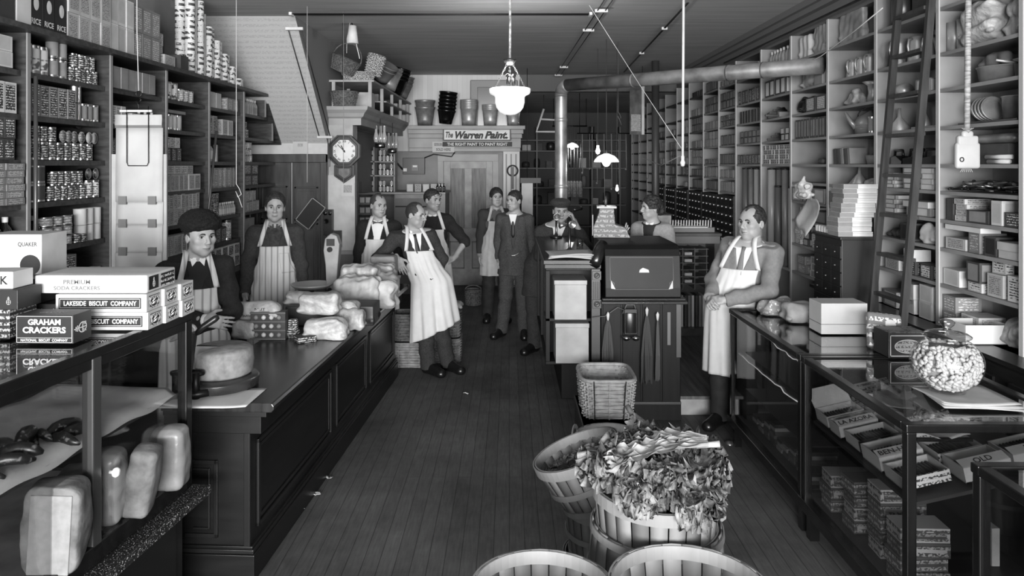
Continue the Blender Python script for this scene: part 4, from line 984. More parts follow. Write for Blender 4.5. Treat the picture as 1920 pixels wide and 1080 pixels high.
# 6 young man before the rear door
r, J, Tq, B = person((-.17, 9.30, 0), 0.1, 'person in greyish bib apron with a pocket standing before the rear door', pose=dict(wrL=(-.22, -.03, .86)),
       head=(.15, .02, .0), p=dict(hs=.98, hairt=.014), cloth=dict(coat_m=M(.2, .9, spec=.2), open=(.04, M(.3, .8)), collar=M(.3, .8), apron=dict(m=APG, top=1.30, bottom=.60, bib=.11, pocket=(3, 14, 25, 40), pocket_m=APG)), res=.009)
# 7 man in a three-piece suit with a watch chain
r, J, Tq, B = person((.06, 8.42, 0), -.15, 'person in three-piece suit with watch chain and white collar, smiling to the left', pose=dict(wrL=(-.19, .02, .90), elL=(-.21, .08, 1.12), wrR=(.19, .03, .88), toL=(-.22, -.16, .03), anL=(-.15, .0, .085)),
       head=(-.55, 0, -.02), p=dict(hs=.98, hairt=.008, look=-.5), build=1.08, cloth=dict(coat_m=SUIT, coat_name='jacket', hem=.74, open=(.17, M(.20, .85), 'waistcoat'), collar=LINEN, collar_h=.04, tie=('long', INK), trousers_m=SUIT), res=.008)
fw = V(0, -1, 0); pts = [front_hit(Tq, V(x, 0, 1.02-.045*math.sin(PI*(x+.09)/.18)), fw, .3)+fw*.004 for x in np.linspace(-.09, .09, 12)]
MB().tube(pts, .003, 5).build('watch_chain', M(.75, .3, 1), r)
b = front_hit(Tq, J['neck']*.45+J['chest']*.55, fw, .3); m = MB(); o = b+fw*.002
m.add([tuple(o+V(-.048, 0, .125)), tuple(o+V(.048, 0, .125)), tuple(o+V(0, -.004, -.075))], [(0, 1, 2)]); m.build('shirt_front', LINEN, r, solid=.006)
# 8 man in a flat cap at the telephone
r, J, Tq, B = person((.38, 7.72, 0), 0.0, 'person in flat cap and dark overcoat leaning on the counter with a telephone receiver', 
       pose=dict(head=(.165, -.07, 1.53), neck=(.15, .0, 1.365), chest=(.11, .0, 1.19), waist=(.01, .0, 1.02), pelvis=(-.05, .0, .91), shL=(-.03, -.02, 1.30), elL=(-.06, -.16, 1.06), wrL=(.10, -.24, 1.14), shR=(.32, -.02, 1.32), elR=(.44, -.16, 1.16), wrR=(.315, -.10, 1.42),
                 hipL=(-.13, 0, .87), knL=(-.12, -.01, .48), anL=(-.11, .03, .085), toL=(-.22, -.12, .03), hipR=(.03, 0, .87), knR=(.03, 0, .48), anR=(.03, .04, .085), toR=(.05, -.15, .03)),
       head=(.10, .12, .0), p=dict(hs=.98, hairt=.006), cloth=dict(coat_m=SUIT2, coat_name='overcoat', hem=.62, open=(.04, LINEN), collar=LINEN, collar_h=.04, trousers_m=SUIT2), res=.008,
       hands=dict(L=dict(dir=(.25, -.45, .5), palm=(.9, .3, 0), thumb=1, curl=1.1), R=dict(dir=(-.35, -.1, .9), palm=(-.9, 0, -.2), thumb=-1, curl=1.1)))
c = J['head']; R_ = rot(.10, .12, 0); q = lambda x, y, z: c+R_ @ V(x, y, z); H = SDF(c-.2, c+.2, .007)
H.ell(q(0, .01, .085), V(.112, .125, .045), R_, 0); H.ell(q(0, -.02, .105), V(.10, .11, .035), R_, .02); H.ell(q(0, -.115, .052), V(.072, .06, .010), R_, .01); H.plane(q(0, 0, .042), R_ @ V(0, -.1, -1)); H.build('flat_cap', M(.16, .95, kind='noise', amt=.3, sc=80), r)
# 9 woman behind the cash desk
r, J, Tq, B = person((1.36, 6.85, .17), -.55, 'person with dark curly hair, pale cardigan and white collar behind the cash desk', s=.90, pose=dict(wrL=(-.16, -.22, 1.0), wrR=(.15, -.22, 1.0), elL=(-.23, .0, 1.10), elR=(.23, 0, 1.10)),
       head=(-.75, .0, 0), p=dict(hs=1.02, curly=1, hairt=.018, hairline=.075, look=-.4, jaw=.92), cloth=dict(coat_m=M(.5, .95, kind='noise', amt=.06, sc=50, spec=.2), coat_name='cardigan', hem=.80, open=(.10, M(.07, .8), 'blouse'), collar=LINEN, collar_h=.05, skirt=.25, skirt_m=M(.12, .9)), res=.008)
# 10 man at the right showcase
r, J, Tq, B = person((1.72, 5.50, 0), -.62, 'person in grey cardigan, necktie and white apron resting hands on the right showcase', 
       pose=dict(head=(.13, .04, 1.585), neck=(.115, .075, 1.42), chest=(.08, .04, 1.23), waist=(.02, .0, 1.04), pelvis=(-.01, 0, .92), shL=(-.06, .10, 1.385), elL=(-.16, .03, 1.13), wrL=(-.10, -.22, 1.02), shR=(.29, .03, 1.37), elR=(.30, -.12, 1.10), wrR=(.02, -.26, 1.03)),
       head=(-.36, .0, .02), p=dict(hs=1.06, hairt=.008, bald=1, hairline=.088, jaw=1.05, look=-.3), build=1.08, torso_yaw=-.05,
       cloth=dict(coat_m=M(.44, .95, kind='noise', amt=.05, sc=45, spec=.2), coat_name='cardigan', thick=.018, open=(.05, LINEN), collar=LINEN, collar_h=.045, tie=('long', M(.4, .7)), apron=dict(m=APW, top=1.24, bottom=.44, bib=.13, wrap=1.3, flare=1.004)), res=.006,
       hands=dict(L=dict(dir=(.3, -.9, -.2), palm=(.7, 0, -.6), thumb=1, curl=.9), R=dict(dir=(-.9, -.2, -.15), palm=(0, .5, -.7), thumb=-1, curl=.9)))
# ============================================================ LEFT COUNTER
def on(u, v, z): 
    d = (CAMZ-z)*FPX/(v-V0); return ((u-U0)*d/FPX, d)
CA = -math.atan(.05); CT = .877; CL = 3.46
ct = empty('shop_counter', (-1.135, 3.45, 0), CA, 'long dark panelled wooden counter with rounded top edge along the left side', 'counter')
W = .56; top = MB()
pr = [(-W, CT-.045), (-.012, CT-.045), (0, CT-.03), (.0, CT-.014), (-.010, CT), (-W, CT)]
top.add([(x, 0.0, z) for x, z in pr]+[(x, CL, z) for x, z in pr], [tuple(range(6)), tuple(range(6, 12))[::-1]]+[(i, i+6, (i+1) % 6+6, (i+1) % 6) for i in range(6)], 0)
top.build('counter_top', M(.13, .25, kind='grain', amt=.5, sc=2.5, stretch=(8, 1, 1), spec=.5), ct, .004)
b = MB(); xb = -.135; b.box(-W+.02, xb, .05, CL-.03, 0, CT-.045)
b.box(-W+.0, xb+.09, .02, CL-.01, CT-.075, CT-.045); b.box(-W, xb+.06, .03, CL-.02, CT-.16, CT-.075, 0)
b.box(-W, xb+.03, .02, CL-.02, 0, .13, 0); b.box(-W, xb+.022, .03, CL-.02, .13, .15, 1); b.box(-W, xb+.015, .035, CL-.02, .15, .165, 0)
for y0, y1 in ((.12, 1.35), (1.47, 2.3), (2.42, 3.35)):
    for k, (ins, th) in enumerate(((0, .014), (.03, .008))):
        a0, a1, c0, c1 = y0+ins, y1-ins, .22+ins, CT-.22-ins
        for q in ((a0, a1, c0, c0+.02), (a0, a1, c1-.02, c1), (a0, a0+.02, c0, c1), (a1-.02, a1, c0, c1)): b.box(xb, xb+th, q[0], q[1], q[2], q[3], 1)
for q in ((-W+.1, xb-.16, .20, .22), (-W+.1, xb-.16, .56, .58), (xb-.18, xb-.16, .20, .58), (-W+.14, xb-.2, .24, .25), (-W+.14, xb-.2, .53, .54), (xb-.21, xb-.2, .24, .54)): b.box(q[0], q[1], .038, .05, q[2], q[3], 1)
b.box(xb-.03, xb, .04, .05, .15, CT-.16, 1)
b.build('panelled_base', [M(.06, .35, kind='grain', amt=.4, sc=3, stretch=(1, 1, 8)), M(.10, .3)], ct, .003)
def con(u, v, z=CT): x, y = on(u, v, z); return (x, y, z+.001)
# cheese on its cutting board
cx, cy = -1.505, 3.72
cc = empty('cheese_cutter', (cx, cy, CT+.001), 0, 'round iron cheese cutter with lever knife holding a cut cheese on the counter', 'cheese cutter')
MB().lathe([(.19, 0), (.225, .008), (.23, .05), (.215, .06), (0, .06)], 40).build('turntable', [M(.14, .25, kind='noise', amt=.3)], cc, .002)
m = MB(); m.box(-.235, -.19, -.10, -.06, .0, .08); m.tube([(-.215, -.24, .02), (-.06, -.245, .02), (.03, -.23, .03)], .02, 6)
pts = [(-.10+.09*math.cos(a), -.21+.03*math.sin(a), .12) for a in np.linspace(0, 2*PI, 16, endpoint=False)]; m.tube(pts, .012, 8, closed=True); m.cyl((-.04, -.235, 0), .022, .13, 12); m.cyl((-.16, -.225, 0), .02, .13, 12)
m.build('cutter_frame', IRON, cc)
m = MB(); m.box(-.012, .012, -.02, .02, 0, .20, T=Matrix.Translation((-.10, -.19, .12)) @ Matrix.Rotation(.15, 4, 'Y')); m.build('knife_blade', M(.25, .3, .8), cc)
MB().tube([(-.075, -.18, .30), (-.03, -.16, .34), (.03, -.14, .375), (.05, -.135, .385)], [.012, .016, .018, .012], 8).build('lever_handle', M(.10, .35), cc)
ch = MB(); ch.lathe([(0, .005), (.175, .0), (.19, .012), (.195, .07), (.188, .125), (.17, .138), (0, .14)], 36, (0, 0, 0), arc=(-2.0, 2.9), cap0=False)
a0, a1 = -2.0, 2.9; c_ = ch.build('cheese', M(.46, .6, kind='noise', amt=.2, sc=18, bump=.15), None, loc=(cx+.0, cy+.02, CT+.063)); c_.scale = (.84, .84, 1); cc.scale = (.86, .86, 1)
m = MB()
for a in (a0, a1): m.add([(0, 0, 0), (.19*math.cos(a), .19*math.sin(a), .0), (.19*math.cos(a), .19*math.sin(a), .13), (0, 0, .138)], [(0, 1, 2, 3)])
m.build('cut_face', M(.58, .6, kind='noise', amt=.06, sc=20), c_); tag(c_, 'pale cut wheel of cheese resting on the round iron cutter', 'cheese')
m = MB(); m.grid(lambda u, v: (cx-.02+(-.16+.44*u), cy-.34+.30*v, CT+.002+.03*max(0, u-.8)*(1-v)), 12, 8); tag(m.build('wrapping_paper', WHITEPAPER, solid=.001), 'sheet of white paper lying under the cheese cutter', 'paper')
# counter scale
x, y = on(580, 548, CT); x, y = -1.62, 6.02
sc_ = empty('computing_scale', (x, y, CT+.001), 0, 'tall pale computing scale with a shiny round pan on the counter', 'scale')
m = MB(); m.rbox(-.17, .20, -.10, .18, .0, .055, .02); m.build('base', M(.12, .3), sc_)
m = MB(); m.lathe([(0, .105), (.06, .100), (.13, .112), (.165, .135), (.172, .150), (.165, .15), (.12, .122), (0, .112)], 36, (-.04, 0, 0), cap0=False); m.build('pan', M(.72, .5, .3), sc_)
MB().cyl((-.04, 0, .05), .02, .055, 12).build('pan_post', IRON, sc_)
m = MB(); prf = [(-.035, .055), (-.045, .30), (-.062, .42), (-.05, .52), (0, .565), (.05, .545), (.075, .47), (.06, .30), (.045, .055)]
m.prism(prf, .05, .15, 'Y', T=Matrix.Translation((.105, 0, 0))); m.build('tower', M(.52, .4, kind='noise', amt=.1), sc_, .008)
MB().cyl((.10, .05, .43), .022, .02, 16, T=Matrix.Rotation(PI/2, 4, 'X')).cyl((.10, .05, .09), .018, .03, 12, T=Matrix.Rotation(PI/2, 4, 'X')).build('dial_window', IRON, sc_)
m = MB().box(.07, .14, .046, .05, .46, .52).build('chart_window', M(.25, .15), sc_)
# wrapped loaves, boxes and sacks heaped on the counter
PAPERW = M(.60, .5, kind='noise', amt=.16, sc=14, bump=.9, bsc=30); KRAFT = M(.50, .8, kind='noise', amt=.1, sc=10, bump=.4, bsc=20)
def lump(name, cat, label, c, size, rz=0, mat=None, seed=0, wr=.006, res=.008, r=.03, tilt=0, group=None, fr=55):
    a, b_, d = size[0]/2, size[1]/2, size[2]
    S = SDF((-a-.03, -b_-.03, -.03), (a+.03, b_+.03, d+.04), res)
    S.box((0, 0, d/2), (a, b_, d/2), None, r, 0); S.wrinkle(wr, fr, seed); 
    for sx in (-1, 1): 
        for sy in (-1, 1): S.ell((sx*(a-.01), sy*(b_-.02), d*.25), (.02, .03, .015), None, .02)
    S.plane((0, 0, .001), (0, 0, -1))
    o = S.build(name, mat or PAPERW); o.location = c; o.rotation_euler = (0, tilt, rz); return tag(o, label, cat, group)
def heap(u0, u1, v1, h, dep, z=CT, y=None, **k):
    """box standing at image columns u0..u1 with its near foot on row v1"""
    if y is None: y = (CAMZ-z)*FPX/(v1-V0)
    return ((u0+u1)/2-U0)*y/FPX, y+dep/2, (u1-u0)*y/FPX
def hp(name, cat, label, u0, u1, v0, v1, dep, z=CT, y=None, **k):
    x, yy, w = heap(u0, u1, v1, 0, dep, z, y); d0 = yy-dep/2; h = (v1-v0)*d0/FPX
    return lump(name, cat, label, (x, yy, z+.001), (w, dep, h), **k)
o = hp('bread_loaf', 'bread', 'paper-wrapped loaf under the lettered loaf, left of the egg tray', 434, 478, 604, 638, .11, seed=1)
o = hp('bread_loaf', 'bread', 'printed paper-wrapped loaf lying on top, left of the egg tray', 437, 521, 569, 603, .11, z=CT+.125, y=4.70, seed=2, r=.045)
text('butter', (-.05, -.0568, .035), '-Y', .07, .02, INK, o)
text('NUT', (.03, -.0568, .075), '-Y', .07, .018, INK, o)
x, y, w = heap(469, 534, 638, 0, .07); b = MB(); h = .185
b.box(-w/2, w/2, -.03, .04, 0, h, 0)
for k in range(4): b.box(-w/2-.003, w/2+.003, -.036, -.03, k*h/3.25, k*h/3.25+.012, 1)
eg = b.build('egg_tray', [M(.20, .5, kind='noise', amt=.2), M(.33, .5)], None, .002, (x, y, CT+.001)); tag(eg, 'dark slatted egg tray with three rows of round eggs on the counter', 'tray')
for r_ in range(3):
    for k in range(4): MB().lathe([(0, -.016), (.012, -.010), (.016, 0), (.012, .010), (0, .016)], 12).build('egg', [PL_W, PL_M][k in (0, 3)], None, loc=(x-w*.33+w*.22*k, y-.035, CT+.035+r_*h/3.25)); tag(COL.objects[-1], 'round egg in '+('pale middle' if k in (1, 2) else 'dim outer')+' column of the dark slatted tray', 'egg', 'eggs in the tray, '+('middle' if k in (1, 2) else 'outer'))  # outer columns take the plain grey material, middle ones the white
hp('small_carton', 'carton', 'small upright dark carton just behind the egg tray', 540, 556, 600, 634, .05, seed=3, mat=PR_DK, wr=.0, r=.003)
o = MB().rbox(-.06, .06, -.05, .05, 0, .04, .006).build('small_carton', PR_DK, None, loc=con(572, 640), rz=.6); tag(o, 'dark flat carton lying aslant between egg tray and loaves', 'carton')
L_ = [('low front loaf of the wrapped bread heap', 567, 646, 601, 640, .13, CT, None, 4), ('upper front loaf of the wrapped bread heap', 557, 632, 572, 612, .13, CT+.135, 4.80, 5), ('right loaf of the wrapped bread heap, leaning back', 625, 680, 583, 622, .12, CT, None, 6),
      ('rear loaf of the wrapped bread heap', 562, 640, 548, 580, .13, CT+.10, 5.15, 7), ('round-ended loaf at the right of the bread heap', 628, 670, 566, 600, .14, CT+.06, 5.0, 8), ('loaf at the far left of the bread heap, below the scale pan', 531, 575, 553, 578, .12, CT+.12, 5.2, 9)]
for l, u0, u1, v0, v1, dp, z, y, sd in L_: hp('bread_loaf', 'bread', 'paper-wrapped '+l, u0, u1, v0, v1, dp, z=z, y=y, seed=sd, r=.04, wr=.007)
for (u0, u1, v1, z, y) in ((560, 640, 0, CT, 5.12), (628, 672, 0, CT, 5.02)): pass
hp('tray_box', 'box', 'low dark open box under the rear loaves', 535, 700, 575, 612, .26, z=CT, y=5.1, mat=M(.12, .5), wr=0, r=.004)
SK = M(.66, .85, kind='noise', amt=.08, sc=12, bump=.6, bsc=30)
hp('flour_sack', 'sack', 'large white flour sack lying across the counter front', 622, 708, 527, 588, .24, z=CT, y=5.60, seed=11, mat=SK, r=.06, wr=.010)
hp('flour_sack', 'sack', 'white sack stacked behind the large flour sack', 668, 742, 508, 560, .22, z=CT, y=5.95, seed=12, mat=SK, r=.05, wr=.012)
hp('paper_sack', 'sack', 'crumpled pale paper sack on top of the heap', 636, 706, 500, 530, .20, z=CT+.18, y=5.86, seed=13, mat=PAPERW, r=.04, wr=.012)
hp('paper_sack', 'sack', 'flattened paper sack on the right of the heap', 668, 736, 500, 522, .2, z=CT+.165, y=6.22, seed=14, mat=PAPERW, r=.03, wr=.012)
hp('paper_parcel', 'parcel', 'square brown paper parcel under the leaning elbow', 694, 740, 482, 545, .2, z=CT, y=6.55, seed=15, mat=KRAFT, r=.02, wr=.004)
hp('flour_sack', 'sack', 'white sack slumping over the counter edge beside the leaning man', 704, 738, 530, 580, .2, z=CT, y=5.66, seed=16, mat=SK, r=.05, wr=.014)
o = MB()
for k in range(3): o.tube([(-.07, 0, .022+k*.042), (.07, 0, .022+k*.042)], .02, 12)
tag(o.build('paper_rolls', M(.4, .6), None, loc=(-1.27, 6.5, CT+.001)), 'three short stacked rolls between scale and sacks', 'roll')
o = MB().lathe([(.03, 0), (.03, .09), (.012, .12), (.012, .17), (.016, .17), (.016, .2), (0, .2)], 14).build('glass_bottle', GLASSL, None, loc=(-1.44, 6.72, CT+.001)); tag(o, 'small clear glass bottle standing behind the sacks', 'bottle')
# ============================================================ LEFT SHOWCASE
SA = -math.atan(.1005); ST = 1.35
sh = empty('bread_showcase', (-1.46, 3.30, 0), SA, 'tall dark framed glass showcase with loaves of bread inside, left foreground', 'showcase')
def lc(x, y, z): return Matrix.Translation((-1.46, 3.30, 0)) @ Matrix.Rotation(SA, 4, 'Z') @ Vector((x, y, z))
FR = M(.07, .22, kind='grain', amt=.3, sc=4, stretch=(6, 6, 1), spec=.6)
Y0 = -2.4; D = -.95
m = MB()
m.box(-.04, 0, Y0, 0, ST-.035, ST); m.box(D, -.04, -.04, 0, ST-.035, ST); m.box(-.49, -.455, Y0, -.04, ST-.03, ST); m.box(D, D+.04, Y0, 0, ST-.035, ST)
m.box(-.035, -.005, Y0, -.0, ST-.075, ST-.035)
m.build('top_frame', FR, sh, .004)
for i, y in enumerate((-.05, -.675, -1.35, -2.0)): MB().box(-.045, .0, y, y+.05, .60, ST-.035).build('post', [M(.22, .3), FR][0] if i == 1 else FR, sh, .005)
MB().box(D, D+.04, -.05, 0, .6, ST-.035).build('post', FR, sh, .005)
m = MB(); m.box(-.05, .0, Y0, 0, .55, .625); m.box(D, .0, -.05, 0, .55, .625); m.box(D, -.05, Y0, -.05, .58, .615, 1); m.build('bottom_frame', [FR, M(.42, .6, kind='noise', amt=.2)], sh, .004)
m = MB(); m.box(D, .075, Y0, .03, .505, .545); m.build('ledge', [M(.13, .3, kind='speckle', sc=180, v2=.85)], sh, .004)
m = MB(); m.box(D+.03, -.03, Y0, -.03, .0, .505)
for k in range(4): m.box(-.03, -.018, -.75-k*.7+.06, -.1-k*.7, .08, .45)
m.build('base_cabinet', M(.08, .35), sh, .004)
m = MB(); m.box(-.455, -.04, Y0, -.04, ST-.012, ST-.006); m.box(D+.04, -.49, Y0, -.04, ST-.012, ST-.006); m.build('top_glass', GLASS_TOP, sh)
m = MB(); 
for a, b_ in ((-.625, -.05), (-1.30, -.675), (-1.95, -1.35)): m.box(-.026, -.022, a, b_, .625, ST-.075)
m.box(D+.04, -.045, -.03, -.026, .625, ST-.035); m.build('side_glass', GLASS, sh)
MB().box(D+.04, -.06, Y0, -.06, .965, .985).build('shelf', M(.2, .5), sh)
for y in (-.60, -.70): MB().lathe([(0, 0), (.008, 0), (.008, .012), (.017, .018), (.019, .028), (.012, .036), (0, .037)], 16, T=Matrix.Rotation(PI/2, 4, 'Y')).build('porcelain_knob', M(.95, .15), sh, loc=(-.0, y+.02, .86)) if y > -.65 else None
# sheets of paper lining the shelf and drooping over its front edge
m = MB()
def sheet(u, v):
    y = -1.9+1.84*u; x = -.62+.575*v; z = 1.012+.010*math.sin(u*19)*math.sin(v*7)+.005*math.sin(u*40)-(.03*max(0, v-.93)/.07 if v > .93 else 0)
    return (x, y, z)
p_ = m.grid(sheet, 60, 14).build('lining_paper', M(.74, .85, kind='noise', amt=.07, sc=5, bump=.2), None, solid=.002); p_.location = (-1.46, 3.30, 0); p_.rotation_euler = (0, 0, SA); tag(p_, 'wide crumpled white paper lining the shelf of the bread showcase', 'paper')
def loaf(name, label, u, v, size, rz=0, mat=None, seed=0, lay=None, z=.617, tilt=(0, 0), res=.006, cut=None):
    a, b_, h = size; S = SDF((-a/2-.03, -b_/2-.03, -.02), (a/2+.03, b_/2+.03, h+.04), res)
    S.box((0, 0, h/2), (a/2, b_/2, h/2), None, min(a, b_)*.26, 0); S.ell((0, b_*.1, h*.5), (a*.54, b_*.52, h*.49), None, .03); S.wrinkle(.0016, 60, seed)
    if cut: S.plane((0, -b_*cut, 0), (-.25, -1, 0)); S.plane((0, 0, .002), (0, 0, -1))
    x, y = on(u, v, z); o = S.build(name, mat); o.location = (x, y+b_/2, z); o.rotation_euler = (tilt[0], tilt[1], rz); return tag(o, label, 'bread')
WAX = M(.47, .35, kind='noise', amt=.12, sc=9, bump=.4, bsc=16); CRUST = M(.36, .75, kind='noise', amt=.28, sc=12, bump=.3, bsc=50)
loaf('bread_loaf', 'wax-wrapped loaf standing upright at the far end of the showcase', 306, 926, (.14, .12, .265), .1, WAX, 1)
loaf('bread_loaf', 'unwrapped crusty loaf leaning second from the far end of the showcase', 240, 978, (.105, .13, .27), .2, CRUST, 2, tilt=(0, .16))
loaf('bread_loaf', 'wax-wrapped loaf standing left of the middle post', 122, 1030, (.13, .14, .27), .25, WAX, 3)
loaf('bread_loaf', 'second wax-wrapped loaf behind the middle post', 178, 995, (.14, .14, .28), .15, WAX, 4)
o = loaf('bread_loaf', 'large crusty loaf cut open at the lower left corner of the photo', 70, 1092, (.19, .17, .30), .3, CRUST, 5, tilt=(0, .05), cut=.30)
MB().rbox(-.075, .065, -.004, .004, .004, .275, .003).build('cut_face', M(.50, .8, kind='noise', amt=.08, sc=30), o, loc=(-.0, -.0525, .0), rz=-.245)
o = lump('bread_loaf', 'bread', 'loaf lying on its side on top of the standing loaves', lc(-.25, -.30, .905), (.15, .30, .10), .9, CRUST, 7, r=.04); o.scale = (.9, .9, .6)
# goods on the shelf of the showcase
DK = M(.10, .35, kind='speckle', sc=40, v2=.45, spec=.8)
rs_ = random.Random(5)
for k in range(34):
    x = rs_.uniform(-.50, -.10); y = rs_.uniform(-1.35, -.60); r_ = rs_.uniform(.016, .026); a = rs_.uniform(0, PI); Ln = rs_.uniform(.05, .10); z = 1.005+r_+.03*(k % 3)*max(0, 1-abs(x+.32)*3)
    pts = [(t*Ln*math.cos(a)+.012*math.sin(t*3)*math.sin(a), t*Ln*math.sin(a), .01*math.cos(t*3)) for t in np.linspace(-1, 1, 7)]
    o = MB().tube(pts, [r_*.3, r_*.8, r_, r_*1.05, r_, r_*.8, r_*.3], 8).build('smoked_sausage', DK, None, loc=lc(x, y, z), rz=SA); tag(o, 'glossy dark smoked sausage heaped on the showcase shelf', 'sausage', 'sausages heaped in the bread showcase')
o = MB().rbox(-.11, .11, -.07, .07, 0, .10, .012).build('fruit_cake', M(.10, .7, kind='speckle', sc=60, v2=.4, bump=.8, bsc=80), None, loc=lc(-.20, -1.42, 1.002), rz=.1); tag(o, 'dark block of fruit cake on the shelf paper', 'cake')
o = MB().tube([(0, -.14, 0), (0, -.08, .004), (0, .05, .004), (0, .12, 0)], [.010, .015, .015, .011], 10).build('knife', M(.07, .3), None, loc=lc(-.12, -1.26, 1.017), rz=-.75); m = MB().box(-.001, .001, -.36, -.14, -.015, .012).build('blade', M(.6, .25, 1), o); tag(o, 'knife with black handle lying by the fruit cake', 'knife')
# cracker boxes on the showcase
WB = M(.76, .6, kind='noise', amt=.04, sc=5); LABK = M(.08, .5); PATT = M(.10, .5, kind='print', sc=70, v2=.85)
def lakeside(x, y, z, w, dpt, h, label, grp, txt=True, first=False):
    b = MB().box(-w, 0, 0, dpt, 0, h, 0); o = b.build('cracker_box', WB, None, .002, (x, y, z)); tag(o, label, 'box', grp)
    m = MB(); m.add([(.001, .018, .010), (.001, dpt-.016, .010), (.001, dpt-.016, h-.010), (.001, .018, h-.010)], [(0, 1, 2, 3)]); m.build('end_label', PATT, o)
    m = MB(); e = .0012
    for q in ((.022, dpt-.020, .013, .015), (.022, dpt-.020, h-.015, h-.013), (.022, .024, .013, h-.013), (dpt-.022, dpt-.020, .013, h-.013)): m.box(e, e+.0004, q[0], q[1], q[2], q[3])
    m.build('label_border', WHITE, o)
    m = MB(); m.tube([(e, dpt/2+dpt*.28*math.cos(a), h/2+h*.30*math.sin(a)) for a in np.linspace(0, 2*PI, 18, endpoint=False)], .0011, 4, closed=True)
    for dz in (.006, -.006): m.tube([(e+.001, dpt*.36, h/2+dz-.005), (e+.001, dpt*.5, h/2+dz+.001), (e+.001, dpt*.64, h/2+dz+.006)], [.0012, .003, .0012], 5)
    m.build('script_ornament', WHITE, o)
    if first:
        m = MB(); m.add([(-w+.012, -.001, .014), (-.022, -.001, .014), (-.022, -.001, h-.014), (-w+.012, -.001, h-.014)], [(0, 1, 2, 3)]); m.build('front_label', LABK, o)
        m = MB(); 
        for q in ((-w+.017, -.027, .018, .0195), (-w+.017, -.027, h-.0195, h-.018)): m.box(q[0], q[1], -.0016, -.0012, q[2], q[3])
        for xx in (-w+.017, -.0285): m.box(xx, xx+.0015, -.0016, -.0012, .018, h-.018)
        m.build('label_border', WHITE, o)
        text('Lakeside Biscuit Company'.upper() if False else 'LAKESIDE  BISCUIT  COMPANY', (-w/2-.003, -.0018, h/2), '-Y', w*.80, h*.27, WHITE, o, bold=.025)
    return o
bx = -1.478; bh = .0735
for row_ in range(2):
    for k in range(3):
        yy = 2.93+k*.126; lakeside(bx+.0125*k+(.0 if row_ == 0 else -.006), yy, ST+.001+row_*bh, .372, .124, bh-.001, ('lower' if row_ == 0 else 'upper')+' white cracker box of the lettered stack, '+('front', 'middle', 'rear')[k]+' one', None, first=(k == 0))
o = MB().rbox(-.475, -.012, 0, .25, 0, .074, .006).build('cracker_box', WB, None, 0, (bx, 2.945, ST+.002+2*bh)); tag(o, 'long white paper-wrapped soda cracker package topmost on the cracker stack', 'package')
text('PREMIUM', (-.30, -.001, .047), '-Y', .11, .018, M(.36, .6), o); text('SODA CRACKERS', (-.30, -.001, .022), '-Y', .19, .016, M(.36, .6), o)
m = MB(); m.rbox(-.012, -.0105, .015, .095, .010, .066, .001); m.build('end_label', LABK, o); m = MB(); m.add([(-.010, .115, .01), (-.010, .235, .01), (-.010, .235, .064), (-.010, .115, .064)], [(0, 1, 2, 3)]); m.build('end_label', PATT, o)
def ncross(par, c, face, s, mat):
    """ring with a double cross bar above"""
    m = MB(); pts = [(s*.5*math.cos(a), s*.62*math.sin(a), 0) for a in np.linspace(0, 2*PI, 24, endpoint=False)]; m.tube(pts, s*.06, 6, closed=True, flat=.2)
    m.box(-s*.05, s*.05, -s*.6, s*1.35, -.0004, .0004); m.box(-s*.30, s*.30, s*.78, s*.88, -.0004, .0004); m.box(-s*.22, s*.22, s*1.03, s*1.13, -.0004, .0004); m.box(-s*.42, s*.42, -s*.05, s*.05, -.0004, .0004)
    o = m.build('emblem', mat, par, loc=c); o.rotation_euler = FACE[face]; return o
ncross(o, (-.0098, .055, .032), '+X', .020, WHITE)
# dark graham cracker box
x0, x1, yg, hg = -1.866, -1.646, 2.705, .108; w = x1-x0
g = MB().box(-w/2, w/2, 0, .115, 0, hg).build('cracker_box', M(.12, .45), None, .002, ((x0+x1)/2, yg, ST+.002), -.02); tag(g, 'dark graham cracker box with white lettering on the glass showcase top', 'box')
m = MB()
for i_, o_ in ((.005, .0), ):
    for q in ((-w/2+.004, w/2-.004, .004, .0055), (-w/2+.004, w/2-.004, hg-.0055, hg-.004), (-w/2+.004, w/2-.004, .022, .0232)): m.box(q[0], q[1], -.001, -.0006, q[2], q[3])
    for xx in (-w/2+.004, w/2-.0055): m.box(xx, xx+.0015, -.001, -.0006, .004, hg-.004)
m.build('label_border', WHITE, g)
text('GRAHAM', (0, -.001, .082), '-Y', .125, .022, WHITE, g, bold=.035); text('CRACKERS', (0, -.001, .052), '-Y', .165, .024, WHITE, g, bold=.035); text('NATIONAL  BISCUIT  COMPANY', (0, -.001, .0135), '-Y', .18, .010, WHITE, g)
text('GRAHAM', (0, .05, hg+.0006), '+Z', .10, .02, PL_L, g)
o = ncross(g, (w/2+.001, .058, .052), '+X', .038, WHITE); o.rotation_euler = (PI/2, 0, PI/2)
o.rotation_euler = Euler((PI/2, 0, PI/2)).to_matrix().to_4x4().__matmul__(Matrix.Rotation(PI/2, 4, 'Z')).to_euler()
text('INER', (w/2+.0015, .068, .066), '+X', .026, .012, WHITE, g); text('SEAL', (w/2+.0015, .068, .040), '+X', .026, .012, WHITE, g)
